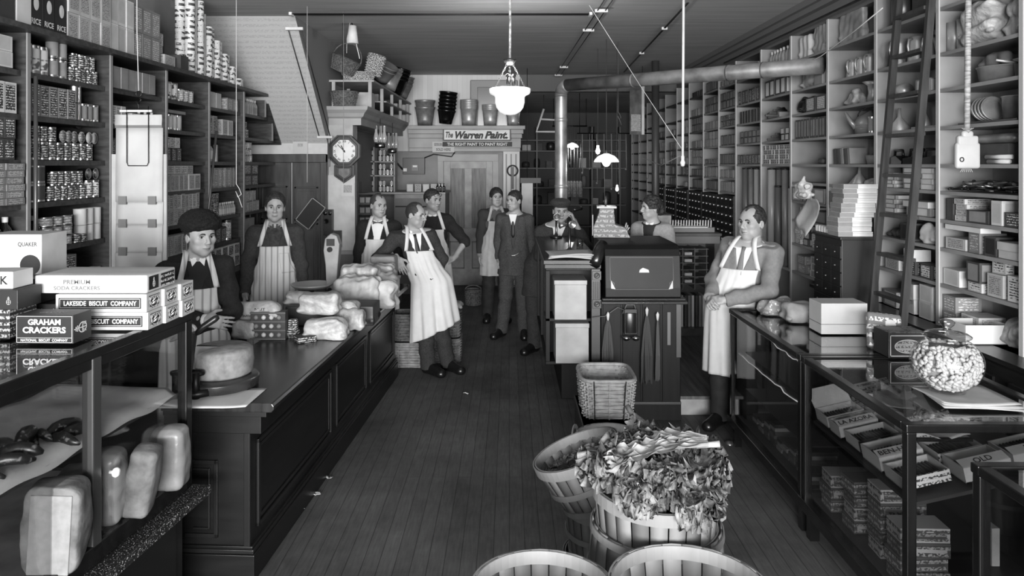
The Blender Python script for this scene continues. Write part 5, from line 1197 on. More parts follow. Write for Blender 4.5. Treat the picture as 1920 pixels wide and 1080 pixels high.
# stack at the left edge
def pk(u0, u1, v0, v1, dep, z, y, mat, label, name='cracker_box', cat='box', bev=.002, rz=0):
    w = (u1-u0)*y/FPX; h = (v1-v0)*y/FPX; o = MB().box(-w/2, w/2, 0, dep, 0, h).build(name, mat, None, bev, (((u0+u1)/2-U0)*y/FPX, y, z), rz); tag(o, label, cat); return o, w, h
o, w, h = pk(-40, 18, 590, 645, .16, ST+.001, 2.78, M(.13, .5, kind='print', sc=60, v2=.6), 'dark tall-lettered cracker box at the left photo edge, bottom of pile')
o, w, h = pk(-40, 33, 553, 590, .14, ST+.115, 2.78, M(.10, .5), 'dark white-edged cracker box at the left photo edge, middle of pile'); ncross(o, (w/2-.035, -.001, .030), '-Y', .016, PL_L)
o, w, h = pk(-40, 24, 520, 552, .12, ST+.193, 2.80, WB, 'white cracker package with black letter at left edge, top of pile'); text('K', (w*.25, -.001, h/2), '-Y', None, h*.5, INK, o)
o, w, h = pk(35, 113, 570, 612, .12, ST+.001, 3.00, M(.10, .5), 'black cracker box behind the graham box, lower'); ncross(o, (.01, -.001, .045), '-Y', .022, WHITE); ncross(o, (.06, -.001, .045), '-Y', .022, WHITE)
MB().box(-w/2-.001, -w/2+.02, -.001, .02, 0, h).build('white_edge', WB, o)
o, w, h = pk(24, 75, 521, 567, .13, ST+.097, 3.00, M(.10, .45), 'black cracker box with ringed cross emblem, stacked behind the graham box'); ncross(o, (-.012, -.001, .048), '-Y', .027, WHITE); text('5', (w/2-.012, -.001, .04), '-Y', None, .02, WHITE, o)
o, w, h = pk(-30, 78, 483, 640, .18, ST+.001, 3.16, M(.72, .65, kind='noise', amt=.05), 'tall pale oat box behind the black cracker boxes at the left edge', name='oats_box'); text('QUAKER', (w/2-.062, -.001, h-.045), '-Y', .085, .022, M(.2, .5), o)
m = MB().lathe([(.045, 0), (0, .001)], 24, T=Matrix.Rotation(PI/2, 4, 'X'), cap0=False).build('round_picture', M(.12, .5), o, loc=(w/2-.05, -.001, h-.135))
# ============================================================ CLOCK, RACKS, BUCKETS, REAR PARTITION
x, y = XU(644, 8.52), 8.52
ck = empty('wall_clock', (x, 8.60, ZV(283, 8.52)), 0, 'octagonal dark wooden drop wall clock on the papered pilaster', 'clock')
m = MB(); O8 = [(.205*math.cos(PI/8+k*PI/4), .205*math.sin(PI/8+k*PI/4)) for k in range(8)]
def ringprism(m, o, i, y0, y1, mat=0):
    n = len(o); vs = [(a, y0, b) for a, b in o]+[(a, y0, b) for a, b in i]+[(a, y1, b) for a, b in o]+[(a, y1, b) for a, b in i]; fs = []
    for k in range(n):
        j = (k+1) % n; fs += [(k, j, n+j, n+k), (k, 2*n+k, 2*n+j, j), (n+k, n+j, 3*n+j, 3*n+k)]
    m.add(vs, fs, mat)
def sc8(f): return [(a*f, b*f) for a, b in O8]
ringprism(m, sc8(1), sc8(.90), -.065, 0); ringprism(m, sc8(.90), sc8(.84), -.045, 0, 1); ringprism(m, sc8(.84), sc8(.70), -.055, 0)
drop = [(-.12, -.17), (.12, -.17), (.12, -.30), (.0, -.385), (-.12, -.30)]; cxz = (0, -.26)
def scd(f): return [(a*f, cxz[1]+(b-cxz[1])*f) for a, b in drop]
ringprism(m, scd(1), scd(.82), -.05, 0); ringprism(m, scd(.82), scd(.74), -.035, 0, 1); ringprism(m, scd(.74), scd(.55), -.042, 0)
CKW = [M(.13, .3, kind='grain', amt=.4, sc=6), M(.24, .3)]
m.build('case', CKW, ck, .003)
m = MB().lathe([(.15, 0), (0, .0005)], 40, (0, -.045, 0), T=Matrix.Rotation(PI/2, 4, 'X'), cap0=False); m.lathe([(.150, 0), (.145, .004), (.140, 0)], 40, (0, -.046, 0), T=Matrix.Rotation(PI/2, 4, 'X'), mat=1, cap0=False, cap1=False); m.build('dial', [M(.80, .4, kind='noise', amt=.05), M(.5, .3)], ck)
for k, t in enumerate('XII I II III IIII V VI VII VIII IX X XI'.split()):
    a = -k*PI/6; text(t, (.115*math.sin(k*PI/6), -.0475, .115*math.cos(k*PI/6)), '-Y', None, .026, INK, ck, 'numeral', tilt=(Matrix.Rotation(PI/2, 3, 'X') @ Matrix.Rotation(a, 3, 'Z')).to_euler()) 
for ln, a, w_ in ((.075, -.50, .006), (.11, -.80, .004)):
    m = MB(); m.box(-w_, w_, -.052, -.050, -.02, ln); o = m.build('clock_hand', INK, ck); o.rotation_euler = (0, a, 0)
MB().cyl((0, 0, 0), .012, .01, 12, T=Matrix.Rotation(PI/2, 4, 'X')).build('hand_boss', INK, ck, loc=(0, -.046, 0))
MB().prism(scd(.56), -.03, -.028, 'Y').build('pendulum_window', M(.35, .3, kind='noise', amt=.3, sc=14), ck)
# notices on the papered walls
def notice(u0, u1, v0, v1, d, label, mat, name='notice', th=.004):
    a, b = P(u0, v1, d), P(u1, v0, d); o = MB().box(a.x, b.x, d, d+th, a.z, b.z).build(name, mat); return tag(o, label, 'notice')
o = notice(549, 577, 264, 288, 8.53, 'pale printed certificate pinned under the slanting ceiling', M(.70, .8)); a = P(563, 272, 8.525); MB().box(a.x-.03, a.x+.03, a.y-.001, a.y, a.z-.02, a.z+.02).build('print', PR_GR, o)
o = notice(640, 664, 342, 368, 8.56, 'small pale printed notice below the wall clock', M(.74, .8)); a = P(652, 355, 8.555); MB().box(a.x-.05, a.x+.05, a.y-.001, a.y, a.z-.04, a.z+.05).build('print', PR_GR, o)
# slate on the dark doors, telephone boxes
a = P(577, 402, 8.30); sl = empty('slate', (a.x, 8.42, a.z), 0, 'black framed slate hung cornerwise on the dark doors', 'slate'); sl.rotation_euler = (0, .66, 0)
w, h = .10, .165; m = MB(); 
for q in ((-w, w, -h, -h+.008), (-w, w, h-.008, h), (-w, -w+.008, -h, h), (w-.008, w, -h, h)): m.box(q[0], q[1], -.008, .008, q[2], q[3])
m.build('frame', M(.6, .5), sl); MB().box(-w, w, -.003, .003, -h, h).build('writing_face', M(.06, .6), sl)
m = MB(); 
a = P(612, 410, 8.4); bx_ = empty('wall_telephone', (a.x, 8.46, a.z), 0, 'small dark wall telephone with bells beside the slate', 'telephone')
MB().box(-.05, .05, 0, .09, -.20, .10).build('box', M(.13, .35), bx_, .004)
for s in (-1, 1): MB().lathe([(.026, 0), (.022, .012), (0, .02)], 16, T=Matrix.Rotation(PI/2, 4, 'X')).build('bell', M(.6, .25, 1), bx_, loc=(s*.028, 0, .06))
MB().lathe([(.012, 0), (.012, .05), (.03, .08), (.026, .08), (0, .05)], 16, T=Matrix.Rotation(PI/2, 4, 'X')).build('mouthpiece', IRON, bx_, loc=(0, 0, -.03))
o = MB().box(-.06, .06, -.03, .03, -.1, .1).lathe([(.02, 0), (.02, .02), (0, .02)], 12, (0, -.03, .03), T=Matrix.Rotation(PI/2, 4, 'X')).box(-.035, .035, -.034, -.03, -.07, -.02).build('switch_box', M(.12, .4), None, .004, (XU(631, 8.55), 8.55, ZV(448, 8.55))); tag(o, 'small black switch box on the papered pilaster', 'switch')

# open rack on the entablature
rk = empty('bucket_rack', (-1.95, 8.7, 2.722), 0, 'pale wooden rack on the cornice carrying baskets and buckets', 'rack')
RW = M(.58, .6, kind='noise', amt=.08)
MB().box(-.24, .32, -.08, 3.2, .30, .325).build('shelf_board', RW, rk, .003)
for yy in (-.05, .75, 1.55, 2.35, 3.12): 
    for xx in (-.17, .27): MB().box(xx-.02, xx+.02, yy-.02, yy+.02, 0, .30).build('post', RW, rk)
MB().box(-.24, .32, .8, 3.2, .13, .145).build('shelf_board', RW, rk)
for k, (yy, h, mt) in enumerate(((.5, .22, PL_L), (1.0, .10, PL_M), (1.9, .10, PL_D), (2.6, .11, PL_W))):
    o = MB().box(-.13, .11, -.12, .12, 0, h).build('carton', mt, None, .002, (-1.86, 8.7+yy, 2.723+(.146 if yy > .8 else 0))); tag(o, ['tall pale', 'grey', 'dark', 'white'][k]+' carton inside the rack on the cornice', 'carton')
# baskets
def weave_mat(v, v2, sc): 
    m = M(v, .7, kind='weave', sc=sc, v2=v2, bump=.2); return m
WK = M(.29, .7, kind='noise', amt=.3, sc=30); WKL = M(.55, .7, kind='noise', amt=.2, sc=20); WKM = M(.36, .7, kind='noise', amt=.25, sc=20)
def basket(name, label, loc, rx, ry, h, flare=1.2, mat=WK, rows=9, stakes=26, r=.006, sq=2.0, handle=None, rz=0, tilt=None, cat='basket', rim=.010, par=None, inner=None, lid=None):
    root = empty(name, loc, rz, label, cat) 
    if tilt: root.rotation_euler = (tilt[0], tilt[1], rz)
    def pt(a, t, off=0):
        f = 1+(flare-1)*t; c, s = math.cos(a), math.sin(a); e = 2/sq
        return ((rx*f+off)*abs(c)**e*(1 if c > 0 else -1), (ry*f+off)*abs(s)**e*(1 if s > 0 else -1), h*t)
    m = MB(); N = stakes*2
    m.grid(lambda u, v: pt(u*2*PI, v, -.006), N, 4)
    m.add([pt(2*PI*k/N, 0.01, -.006) for k in range(N)], [tuple(range(N))])
    for k in range(stakes):
        a = 2*PI*k/stakes; m.tube([pt(a, t, 0) for t in (0, .5, 1)], r*.8, 4)
    for j in range(rows):
        t = (j+.5)/rows; ph = j % 2
        m.tube([pt(2*PI*k/N, t, r*1.0*(1 if (k//1+ph) % 2 else -1)) for k in range(N)], h/rows*.42, 4, closed=True, flat=.6)
    m.build('woven_body', mat, root)
    MB().tube([pt(2*PI*k/N, 1.0, .002) for k in range(N)], rim, 8, closed=True).build('rim', mat, root)
    if handle:
        ax, hh = handle; f = flare; pts = []
        for a in np.linspace(0, PI, 18):
            o_ = (rx if ax == 'x' else ry)*f*math.cos(a); z_ = h+hh*math.sin(a); pts.append((o_, 0, z_) if ax == 'x' else (0, o_, z_))
        MB().tube(pts, rim*.9, 8).build('handle', mat, root)
    return root
ztop = 2.722+.326
basket('wicker_basket', 'dark hooped wicker basket hanging tilted above the rack', (-2.02, 8.62, 3.14), .13, .10, .17, 1.35, WK, 8, 22, handle=('x', .19), tilt=(.1, .42))
basket('wicker_basket', 'dark wicker basket standing upright on the clock cornice', (-1.98, 8.60, 2.724), .12, .11, .17, 1.35, WK, 8, 22)
bd = basket('bark_basket', 'large speckled openwork basket on the rack front', (-1.86, 8.85, ztop+.001), .16, .15, .10, 1.25, M(.34, .7, kind='weave', sc=60, v2=.7), 6, 26, r=.008)
basket('bark_basket', 'second speckled openwork basket propped on edge in the first', (-1.72, 8.98, ztop+.09), .09, .12, .26, 1.15, M(.34, .7, kind='weave', sc=60, v2=.7), 8, 22, r=.008, tilt=(0, .25))
def bucket(name, label, loc, r0, r1, h, mat, n=1, dz=.03, tilt=None, bail=False, grp=None, cat='bucket', rims=3):
    for k in range(n):
        root = empty(name, (loc[0], loc[1], loc[2]+k*dz), 0, (label+(', lowest of its nest' if k == 0 else ', top of its nest' if k == n-1 else ', middle of its nest') if n > 1 else label), cat, (grp or label) if 0 < k < n-1 and n > 3 else None)
        if tilt: root.rotation_euler = (tilt[0], tilt[1], 0); root.location = Vector(loc)+Matrix.Rotation(tilt[1], 3, 'Y') @ (Matrix.Rotation(tilt[0], 3, 'X') @ Vector((0, 0, k*dz)))
        pr = [(0, 0.004), (r0, .004), (r0+.002, 0)]+[(r0+(r1-r0)*t, h*t) for t in (.3, .31, .9)]+[(r1+.005, h*.92), (r1, h*.95), (r1+.007, h), (r1, h), (r0, .02), (0, .02)]
        MB().lathe(pr, 24, cap0=False, cap1=False).build('pail', mat, root)
        if bail and k == n-1: MB().tube([(r1*math.cos(a), .05, h+r1*.25*math.sin(a)-.02) for a in np.linspace(0, PI, 12)], .003, 5).build('bail', mat, root)
GALV = M(.52, .42, .45, kind='noise', amt=.15, sc=12); GALL = M(.66, .42, .45, kind='noise', amt=.12, sc=12); BLK = M(.05, .25)
bucket('pail', 'grey tin pail lying at the start of the rack', (-1.72, 9.5, ztop+.09), .10, .15, .2, M(.38, .5), 2, .05, tilt=(.3, .55))
bucket('pail', 'bright galvanised pail leaning on the rack', (-1.70, 9.95, ztop+.02), .11, .15, .26, GALL, 2, .05, tilt=(0, .25))
bucket('pail', 'black enamelled pail leaning in a nest on the rack', (-1.70, 10.6, ztop+.03), .11, .15, .24, BLK, 4, .05, tilt=(.1, .30))
bucket('pail', 'grey galvanised pail leaning at the end of the rack', (-1.72, 11.3, ztop+.03), .10, .14, .24, GALV, 3, .06, tilt=(.1, .28))
yb = 11.72; zc = 2.662
bucket('tall_pail', 'wide grey pail at the left end of the rear cornice', (XU(797, yb), yb, zc), .115, .165, .30, GALV, 2, .11)
bucket('tall_pail', 'black pail leaning in a nest on the rear cornice', (XU(842, yb)-.06, yb, zc+.03), .10, .15, .22, BLK, 6, .06, tilt=(0, .10))
bucket('tall_pail', 'bright ribbed pail in the nest left of the glass lamp', (XU(879, yb), yb, zc), .11, .14, .30, GALL, 5, .03)
bucket('tall_pail', 'smaller bright pail behind the glass lamp', (XU(919, yb), yb, zc), .10, .13, .28, GALL, 3, .03)
bucket('tall_pail', 'bright pail at the right end of the rear cornice', (XU(962, yb), yb, zc), .09, .115, .22, GALL, 2, .02)
# dark mirror leaning against the white wall above the cornice
f = MB(); x0, x1, z0, z1 = XU(893, 11.95), XU(1010, 11.95)-.35, 2.67, ZV(150, 11.95)
mr = empty('framed_glass', (0, 11.93, 0), 0, 'dark round-cornered frame leaning against the white wall behind the pails', 'frame')
f.box(x0-.10, x1, .0, .03, z0, z1); f.build('frame_board', M(.48, .5), mr, .02); MB().box(x0+.02, x1-.02, -.01, 0, z0, z1-.12).build('glass_face', M(.33, .2), mr, .01)
# paint sign
s0, s1 = P(829, 263, 11.55), P(958, 241, 11.55)
sg = MB().box(s0.x, s1.x, -.02, 0, s0.z, s1.z).build('paint_sign', M(.10, .5), None, .002, (0, 11.705, 0)); tag(sg, 'white framed paint sign with bold slanted dark lettering on the rear cornice', 'sign')
MB().box(s0.x+.02, s1.x-.02, -.024, -.02, s0.z+.015, s1.z-.015).build('white_face', WHITE, sg)
cxs = (s0.x+s1.x)/2; czs = (s0.z+s1.z)/2; W_ = s1.x-s0.x
text('The', (s0.x+.105, -.025, czs), '-Y', .12, .10, INK, sg, shear=.3, bold=.03); text('Warren', (s0.x+.43, -.025, czs-.005), '-Y', .46, .125, INK, sg, shear=.3, bold=.05); text('Paint.', (s0.x+.87, -.025, czs-.005), '-Y', .38, .125, INK, sg, shear=.3, bold=.05)
MB().tube([(s0.x+.28, -.026, czs+.055), (s0.x+.5, -.026, czs+.075), (s0.x+.70, -.026, czs+.06)], [.002, .009, .002], 6, flat=.2).tube([(s0.x+.72, -.026, czs+.05), (s0.x+.85, -.026, czs+.07), (s0.x+1.0, -.026, czs+.06)], [.002, .008, .002], 6, flat=.2).build('flourish', INK, sg)
s0, s1 = P(829, 274, 11.52), P(958, 265, 11.52); o = MB().box(s0.x-.02, s1.x+.02, 0, .015, s0.z, s1.z).build('slogan_strip', INK, None, 0, (0, 11.81, 0)); tag(o, 'narrow black slogan strip with white capitals below the paint sign', 'sign')
text('THE RIGHT PAINT TO PAINT RIGHT', ((s0.x+s1.x)/2, -.002, (s0.z+s1.z)/2), '-Y', (s1.x-s0.x)*.9, .05, WHITE, o)
s0, s1 = P(808, 285, 11.6), P(850, 265, 11.6); o = MB().box(s0.x, s1.x, 0, .004, s0.z, s1.z).build('card_sign', M(.72, .8), None, 0, (0, 11.82, 0)); tag(o, 'pale card with two lines of type left of the slogan strip', 'sign')
MB().box(s0.x+.03, s0.x+.25, -.002, -.001, s1.z-.07, s1.z-.02).build('blurred_print', M(.62, .7, kind='print', sc=60, v2=.3), o); text('SOLD HERE', ((s0.x+s1.x)/2, -.002, s0.z+.045), '-Y', .24, .045, PL_D, o)
# electric panel board and cables
a, b = P(755, 327, 11.9), P(796, 296, 11.9); pb = empty('electric_board', (0, 11.97, 0), 0, 'black electric board with small white fittings left of the rear door', 'electric board')
MB().box(a.x, b.x, -.06, 0, a.z, b.z).build('board', M(.05, .4), pb, .004); m = MB(); c_ = (a.x+b.x)/2
m.box(c_-.03, c_+.08, -.09, -.06, a.z+.06, a.z+.16, 0); m.box(c_-.01, c_+.06, -.095, -.09, a.z+.12, a.z+.15, 1); m.box(a.x+.01, a.x+.07, -.075, -.06, a.z+.05, a.z+.10, 1); m.build('fittings', [M(.3, .4), M(.8, .5)], pb)
m = MB(); m.tube([(a.x, 11.9, a.z+.08), (a.x-.10, 11.88, a.z+.20), (a.x-.25, 11.9, a.z+.32)], .015, 6); m.tube([(b.x, 11.9, b.z), (b.x+.15, 11.9, b.z+.06), (b.x+.45, 11.88, b.z+.02), (b.x+.5, 11.9, b.z+.09)], .01, 6); tag(m.build('cable', INK), 'thick dark cable looping from the electric board', 'cable')
# narrow wall shelves and counter at the left of the partition
pw = empty('jar_shelves', (-1.7, 11.2, 0), 0, 'pale shelves of jars between the clock pilaster and the rear door', 'shelving')
SW = M(.58, .6, kind='noise', amt=.06)
for k, xx in enumerate((-.76+.0, -.42, -.10)): MB().box(xx-.01, xx+.01, .0, .25, 1.60, 2.30).build('upright', SW, pw)
for zz in (1.86, 2.08): MB().box(-.76, -.10, 0, .25, zz-.02, zz).build('shelf', SW, pw)
MB().box(-.77, .72, -.22, .79, 1.57, 1.60).build('counter_board', SW, pw, .004); MB().box(-.1, .70, .0, .79, .0, 1.57).build('cabinet', PG, pw)
m = MB(); m.box(-.08, .62, -.02, 0, 1.36, 1.38, 1); m.box(-.08, .62, -.02, .0, 1.50, 1.57, 0); m.box(.55, .70, -.03, 0, .6, 1.57, 0); m.build('face_trim', [SW, INK], pw)
for xx, n_ in ((-.70, 5), (-.36, 4)):
    for zz, tl in ((1.60, 2), (1.86, 2), (2.08, 2)):
        for k in range(n_):
            for t in range(tl):
                if (k+t) % 4 == 3 and t: continue
                item('jar', can(.026, .085, [PL_W, PL_L][k % 2], METAL), (-1.7+xx+.03+k*.058, 11.25+random.uniform(0, .04), zz+.001+t*.087), 0, 'small pale jar on the '+('left' if xx < -.5 else 'right')+' column, '+{1.6: 'bottom', 1.86: 'middle', 2.08: 'top'}[zz]+' shelf beside the clock', 'jar', 'jars beside the clock, %.2f %.1f' % (xx, zz))
for k in range(5): item('oil_can', carton(.10, .06, .12, PL_L, [PL_W, PR_MD][k % 2]), (-1.55+k*.125, 11.2, 1.602), PI/2, 'square pale oil can in the row on the counter board below the electric board', 'can', 'oil cans in a row')
for k in range(3): item('small_bottle', bottle(.022, .13, GLASSD, PL_D, PL_K), (-.90-.06*k+.0, 11.2, 1.602) if False else (-1.12+k*.05, 11.15, 1.602), 0, 'small dark bottle at the right end of the counter board', 'bottle', 'dark bottles at the board end')
# dark goods under the counter board by the pilaster
for k in range(3):
    for t in range(3): item('small_box', carton(.07, .12, .08, PL_D, PL_M), (-1.89+k*.075, 9.26, 1.27+t*.13), PI/2, 'small dark box on the low dark shelves beside the pilaster', 'box', 'dark boxes beside the pilaster')
m = MB(); 
for t in range(4): m.box(-1.93, -1.68, 9.18, 9.36, 1.255+t*.13, 1.268+t*.13)
m.box(-1.94, -1.93, 9.18, 9.36, 0, 1.8)
tag(m.build('low_rack', M(.2, .5)), 'low dark rack beside the papered pilaster', 'rack')
# oil lamps hung from the cornice
for k, (u, v, d) in enumerate(((718, 275, 9.6), (749, 285, 10.6))):
    c = P(u, v, d); r_ = empty('oil_lamp', (-1.73, c.y, c.z-.02), 0, ['nearer', 'farther'][k]+' glass oil lamp hanging from the side cornice', 'oil lamp')
    MB().lathe([(0, 0), (.06, 0), (.075, .02), (.07, .06), (.03, .08)], 16, cap1=False).build('font', M(.7, .2, 1), r_)
    for j in range(3): 
        MB().lathe([(.025, .0), (.036, .04), (.03, .09), (.018, .14), (.018, .22)], 12, cap0=False, cap1=False).build('chimney', M(.62, .08, spec=.9), r_, loc=((j-1)*.055, .03*(j % 2), .08))
    MB().tube([(0, 0, .08), (0, .0, .5)], .004, 5).build('hanger', INK, r_)
# pulley wheel
c = P(961, 320, 11.8); pu = empty('pulley', c, 0, 'black iron pulley wheel on the white pilaster right of the rear door', 'wheel')
pts = [(.085*math.cos(a), 0, .085*math.sin(a)) for a in np.linspace(0, 2*PI, 28, endpoint=False)]; MB().tube(pts, .012, 8, closed=True).build('rim', INK, pu)
MB().box(-.02, .02, -.02, .04, -.30, .06).build('bracket', [IRON], pu)
# basket with a hamper by the rear door
basket('hamper', 'round bucket-shaped slatted basket on the floor before the rear door', (XU(887, 10.3), 10.35, .001), .105, .10, .22, 1.1, WKM, 7, 18, handle=('x', .06))
# hampers on the floor behind the leaning man
def hamper(x, y, w, dd, h, label, mat=WKL, z=.001, lid=True):
    r_ = basket('wicker_hamper', label, (x, y, z), w/2, dd/2, h, 1.04, mat, 9, 28, sq=6, r=.007, rim=.012); return r_
WKH = M(.46, .7, kind='noise', amt=.2, sc=20)
hamper(-1.0, 7.28, .34, .28, .24, 'rectangular wicker hamper on the floor behind the leaning man, at the left', WKH)
hamper(-.66, 7.45, .30, .30, .24, 'rectangular wicker hamper on the floor behind the leaning man, at the right', WKM)
hamper(-1.0, 7.28, .32, .26, .26, 'dark wicker hamper stacked on the left floor hamper', WK, z=.262)
hamper(-.66, 7.45, .29, .28, .27, 'dark wicker hamper stacked on the right floor hamper', WK, z=.262)
o = lump('paper_sack', 'sack', 'folded white papers on top of the right stacked hamper', (-.62, 7.45, .545), (.26, .2, .05), mat=PAPERW, seed=31, wr=.004)

# ============================================================ LAMPS, PIPES AND WIRES
lx, ly = XU(956, 6.3), 6.3; zb_ = ZV(216, 6.3)
ml = empty('bowl_lamp', (lx, ly, zb_), 0, 'large white glass bowl lamp hanging on chains in the middle of the shop', 'lamp')
OPAL = emit_mat(.86, .55)
MB().lathe([(0, 0), (.05, .006), (.09, .028), (.118, .065), (.130, .11), (.130, .155), (.138, .17), (.17, .185), (.180, .20), (.182, .232), (.174, .236), (.160, .21), (.13, .19), (.12, .12), (.08, .03), (0, .012)], 44).build('glass_bowl', OPAL, ml)
MB().lathe([(.02, .44), (.03, .445), (.055, .475), (.057, .49), (.03, .50), (0, .50)], 20).build('canopy', M(.3, .4, .8), ml)
for k in range(3):
    a = k*2*PI/3+.5; A = Vector((.165*math.cos(a), .165*math.sin(a), .235)); Bp = Vector((.03*math.cos(a), .03*math.sin(a), .45)); m = MB()
    for j in range(11):
        c = A.lerp(Bp, (j+.5)/11); d = (Bp-A).normalized(); e = (Vector((-math.sin(a), math.cos(a), 0)) if j % 2 else d.cross(Vector((-math.sin(a), math.cos(a), 0))))
        m.tube([c+d*.014*math.cos(t)+e*.007*math.sin(t) for t in np.linspace(0, 2*PI, 8, endpoint=False)], .0022, 4, closed=True)
    m.build('chain', M(.35, .4, .8), ml)
m = MB()
for k in range(3): a = k*2*PI/3; m.cyl((.035*math.cos(a), .035*math.sin(a), .24), .014, .09, 10); m.lathe([(.012, .33), (.02, .345), (.012, .36), (0, .365)], 10, (.035*math.cos(a), .035*math.sin(a), 0))
m.cyl((0, 0, .24), .008, .21, 8); m.build('lamp_cluster', IRON, ml)
MB().tube([(0, 0, .49), (.003, 0, .8), (0, 0, ZC-zb_)], .011, 8).build('drop_rod', M(.62, .5, kind='noise', amt=.3, sc=40), ml)
lh = point_light('bowl_lamp_light', (lx, ly, zb_+.36), 34, .10)
def pendant(u, v, d, dia, label, power=6):
    c = P(u, v, d); r_ = empty('pendant_lamp', c, 0, label, 'lamp'); s = dia/.30
    MB().lathe([(.15*s, 0), (.155*s, .004), (.14*s, .035*s), (.10*s, .075*s), (.04*s, .10*s), (.03*s, .105*s)], 28, cap0=False, cap1=False).build('shade', emit_mat(.9, .9), r_)
    MB().lathe([(0, -.055*s), (.03*s, -.045*s), (.05*s, -.02*s), (.055*s, 0), (.05*s, .03*s)], 20, cap1=False).build('glass_globe', emit_mat(.9, 1.2), r_)
    MB().cyl((0, 0, .10*s), .012, .05, 10).tube([(0, 0, .1), (0, 0, (ZC2 if d > 12.2 else ZC)-c.z)], .004, 6).build('cord', M(.25, .5), r_)
    point_light('pendant_light', (c.x, c.y, c.z-.09*s), power, .05)
pendant(1137, 304, 8.6, .295, 'white petal-edged glass pendant lamp hanging over the counter', 6)
pendant(1073, 276, 13.2, .235, 'small white glass pendant lamp hanging far back beside the stove pipe', 8)
def bulb(u, v, d, label, r_=.022, s=1.0):
    c = P(u, v, d); e = empty('light_bulb', c, 0, label, 'light bulb'); MB().lathe([(0, -.045*s), (.018*s, -.035*s), (.024*s, -.012*s), (.014*s, .02*s), (.012*s, .045*s), (0, .045*s)], 14).build('glass', emit_mat(.95, 3.0), e); MB().tube([(0, 0, .045*s), (0, 0, min(ZC, ZC)-c.z if d < 12 else ZC2-c.z)], .0035, 5).build('cord', M(.25, .5), e)
bulb(1157, 353, 9.0, 'small bright bare bulb hanging low on a long cord', s=.9)
bulb(1121, 281, 9.3, 'bare bulb hanging below the tall bright can', s=1.3)
o = MB().cyl((0, 0, 0), .036, .16, 18).build('tall_can', METAL, None, loc=(1.92, 16.75, 2.602)); o.scale = (1.9, 1.9, 1.9); tag(o, 'tall shiny can standing on the far dark shelf', 'can')
# white paper cone shade with pull string at the upper left
c = P(661, 82, 7.6); e = empty('string_holder', c, 0, 'white tapered string cone hanging from a bent ceiling bracket', 'string cone')
MB().lathe([(.062, -.0), (.04, .19), (0, .195)], 24, cap0=True).build('cone', PL_W, e); m = MB(); m.tube([(0, 0, .19), (-.02, 0, .28), (-.01, 0, .36), (-.03, 0, .42), (-.10, 0, .40), (-.10, 0, .20), (-.10, 0, -.35)], .006, 6); m.tube([(-.03, 0, .42), (-.03, 0, ZC-c.z)], .006, 6); m.build('bracket', IRON, e)
MB().tube([(.04, 0, 0), (.05, 0, -.05), (.07, 0, -.13), (.075, 0, -.16)], .005, 5).tube([(-.02, 0, .27), (-.06, 0, .05), (-.062, 0, -.1)], .002, 4).build('string', PL_W, e)
# pull strings and drop cords
def cord(label, pts, r=.004, mat=PL_W, name='pull_cord', knob=None):
    e = MB().tube(pts, r, 6); 
    o = e.build(name, mat); return tag(o, label, 'cord')
def vcord(u, v0, v1, d, label, r=.004, mat=PL_W, loop=False):
    a, b = P(u, v0, d), P(u, v1, d); pts = [(a.x, a.y, ZC), (a.x, a.y, b.z)]
    if loop: pts += [(a.x+.02, a.y, b.z-.03), (a.x+.035, a.y, b.z-.07), (a.x+.01, a.y, b.z-.09), (a.x-.005, a.y, b.z-.05), (a.x+.02, a.y, b.z-.10), (a.x+.04, a.y, b.z-.16)]
    return cord(label, pts, r, mat)
vcord(443, 0, 345, 4.9, 'thin white pull cord with a loop at its end before the left shelves', .0025, PL_L, True)
vcord(576, 0, 342, 6.8, 'thin grey pull cord ending before the dark doors', .003, PL_L)
vcord(644, 0, 345, 7.0, 'thin cord hanging in front of the wall clock', .0025, PL_M)
vcord(1137, 0, 300, 8.5, 'thin dark cord beside the petal-edged pendant lamp', .003, M(.3, .6)) if False else None
vcord(1159, 0, 210, 8.8, 'thin dark cord with a knot left of the hanging posters', .004, M(.3, .6), True)
cord('thick white drop cord hanging from ceiling to the counter', [P(1282, -140, 5.4).to_tuple()[:2]+(ZC,), P(1281, 120, 5.4), P(1280, 296, 5.4)], .010)
o = MB().lathe([(0, -.05), (.014, -.045), (.02, -.02), (.012, 0), (.014, .03), (0, .03)], 12).build('socket', PL_W, None, loc=P(1280, 300, 5.4)); o.parent = COL.objects['pull_cord'] if 'pull_cord' in COL.objects else None; o.parent = [q for q in COL.objects if q.get('label', '').startswith('thick white drop')][0]
cord('thin stay cord crossing diagonally to the white drop cord', [P(1105, 10, 6.6), P(1200, 160, 7.0), P(1280, 282, 5.42)], .003, PL_L)
cord('slack cord tied back from the white drop cord to the right', [P(1280, 290, 5.42), P(1240, 310, 6.6), P(1205, 296, 8)], .003, PL_M)
# big tag on the rope at the right
a = P(1813, 280, 3.15); e = empty('switch_block', (a.x, a.y, a.z), 0, 'white porcelain ceiling switch block on a thick rope at the right', 'switch')
m = MB(); m.rbox(-.054, .054, -.014, .014, -.085, .03, .012); m.rbox(-.046, .046, -.0135, .0135, -.03, .060, .010); m.rbox(-.026, .026, -.012, .012, .04, .082, .012); m.build('block', M(.55, .6, kind='noise', amt=.05), e)
MB().tube([(-.032+.008*math.cos(t), -.016, -.045+.009*math.sin(t)) for t in np.linspace(0, 2*PI, 14, endpoint=False)], .0022, 6, closed=True).build('eyelet', IRON, e)
pts = [(0, 0, .07)]+[(.002*k, 0, .07+k*.2) for k in range(1, 8)]; pts[-1] = (.014, 0, ZC-a.z); MB().tube(pts, [.012]+[.0125]*(len(pts)-2)+[.013], 10).build('rope', M(.44, .8, kind='grain', amt=.3, sc=30, stretch=(1, 1, 5)), e)
m = MB(); 
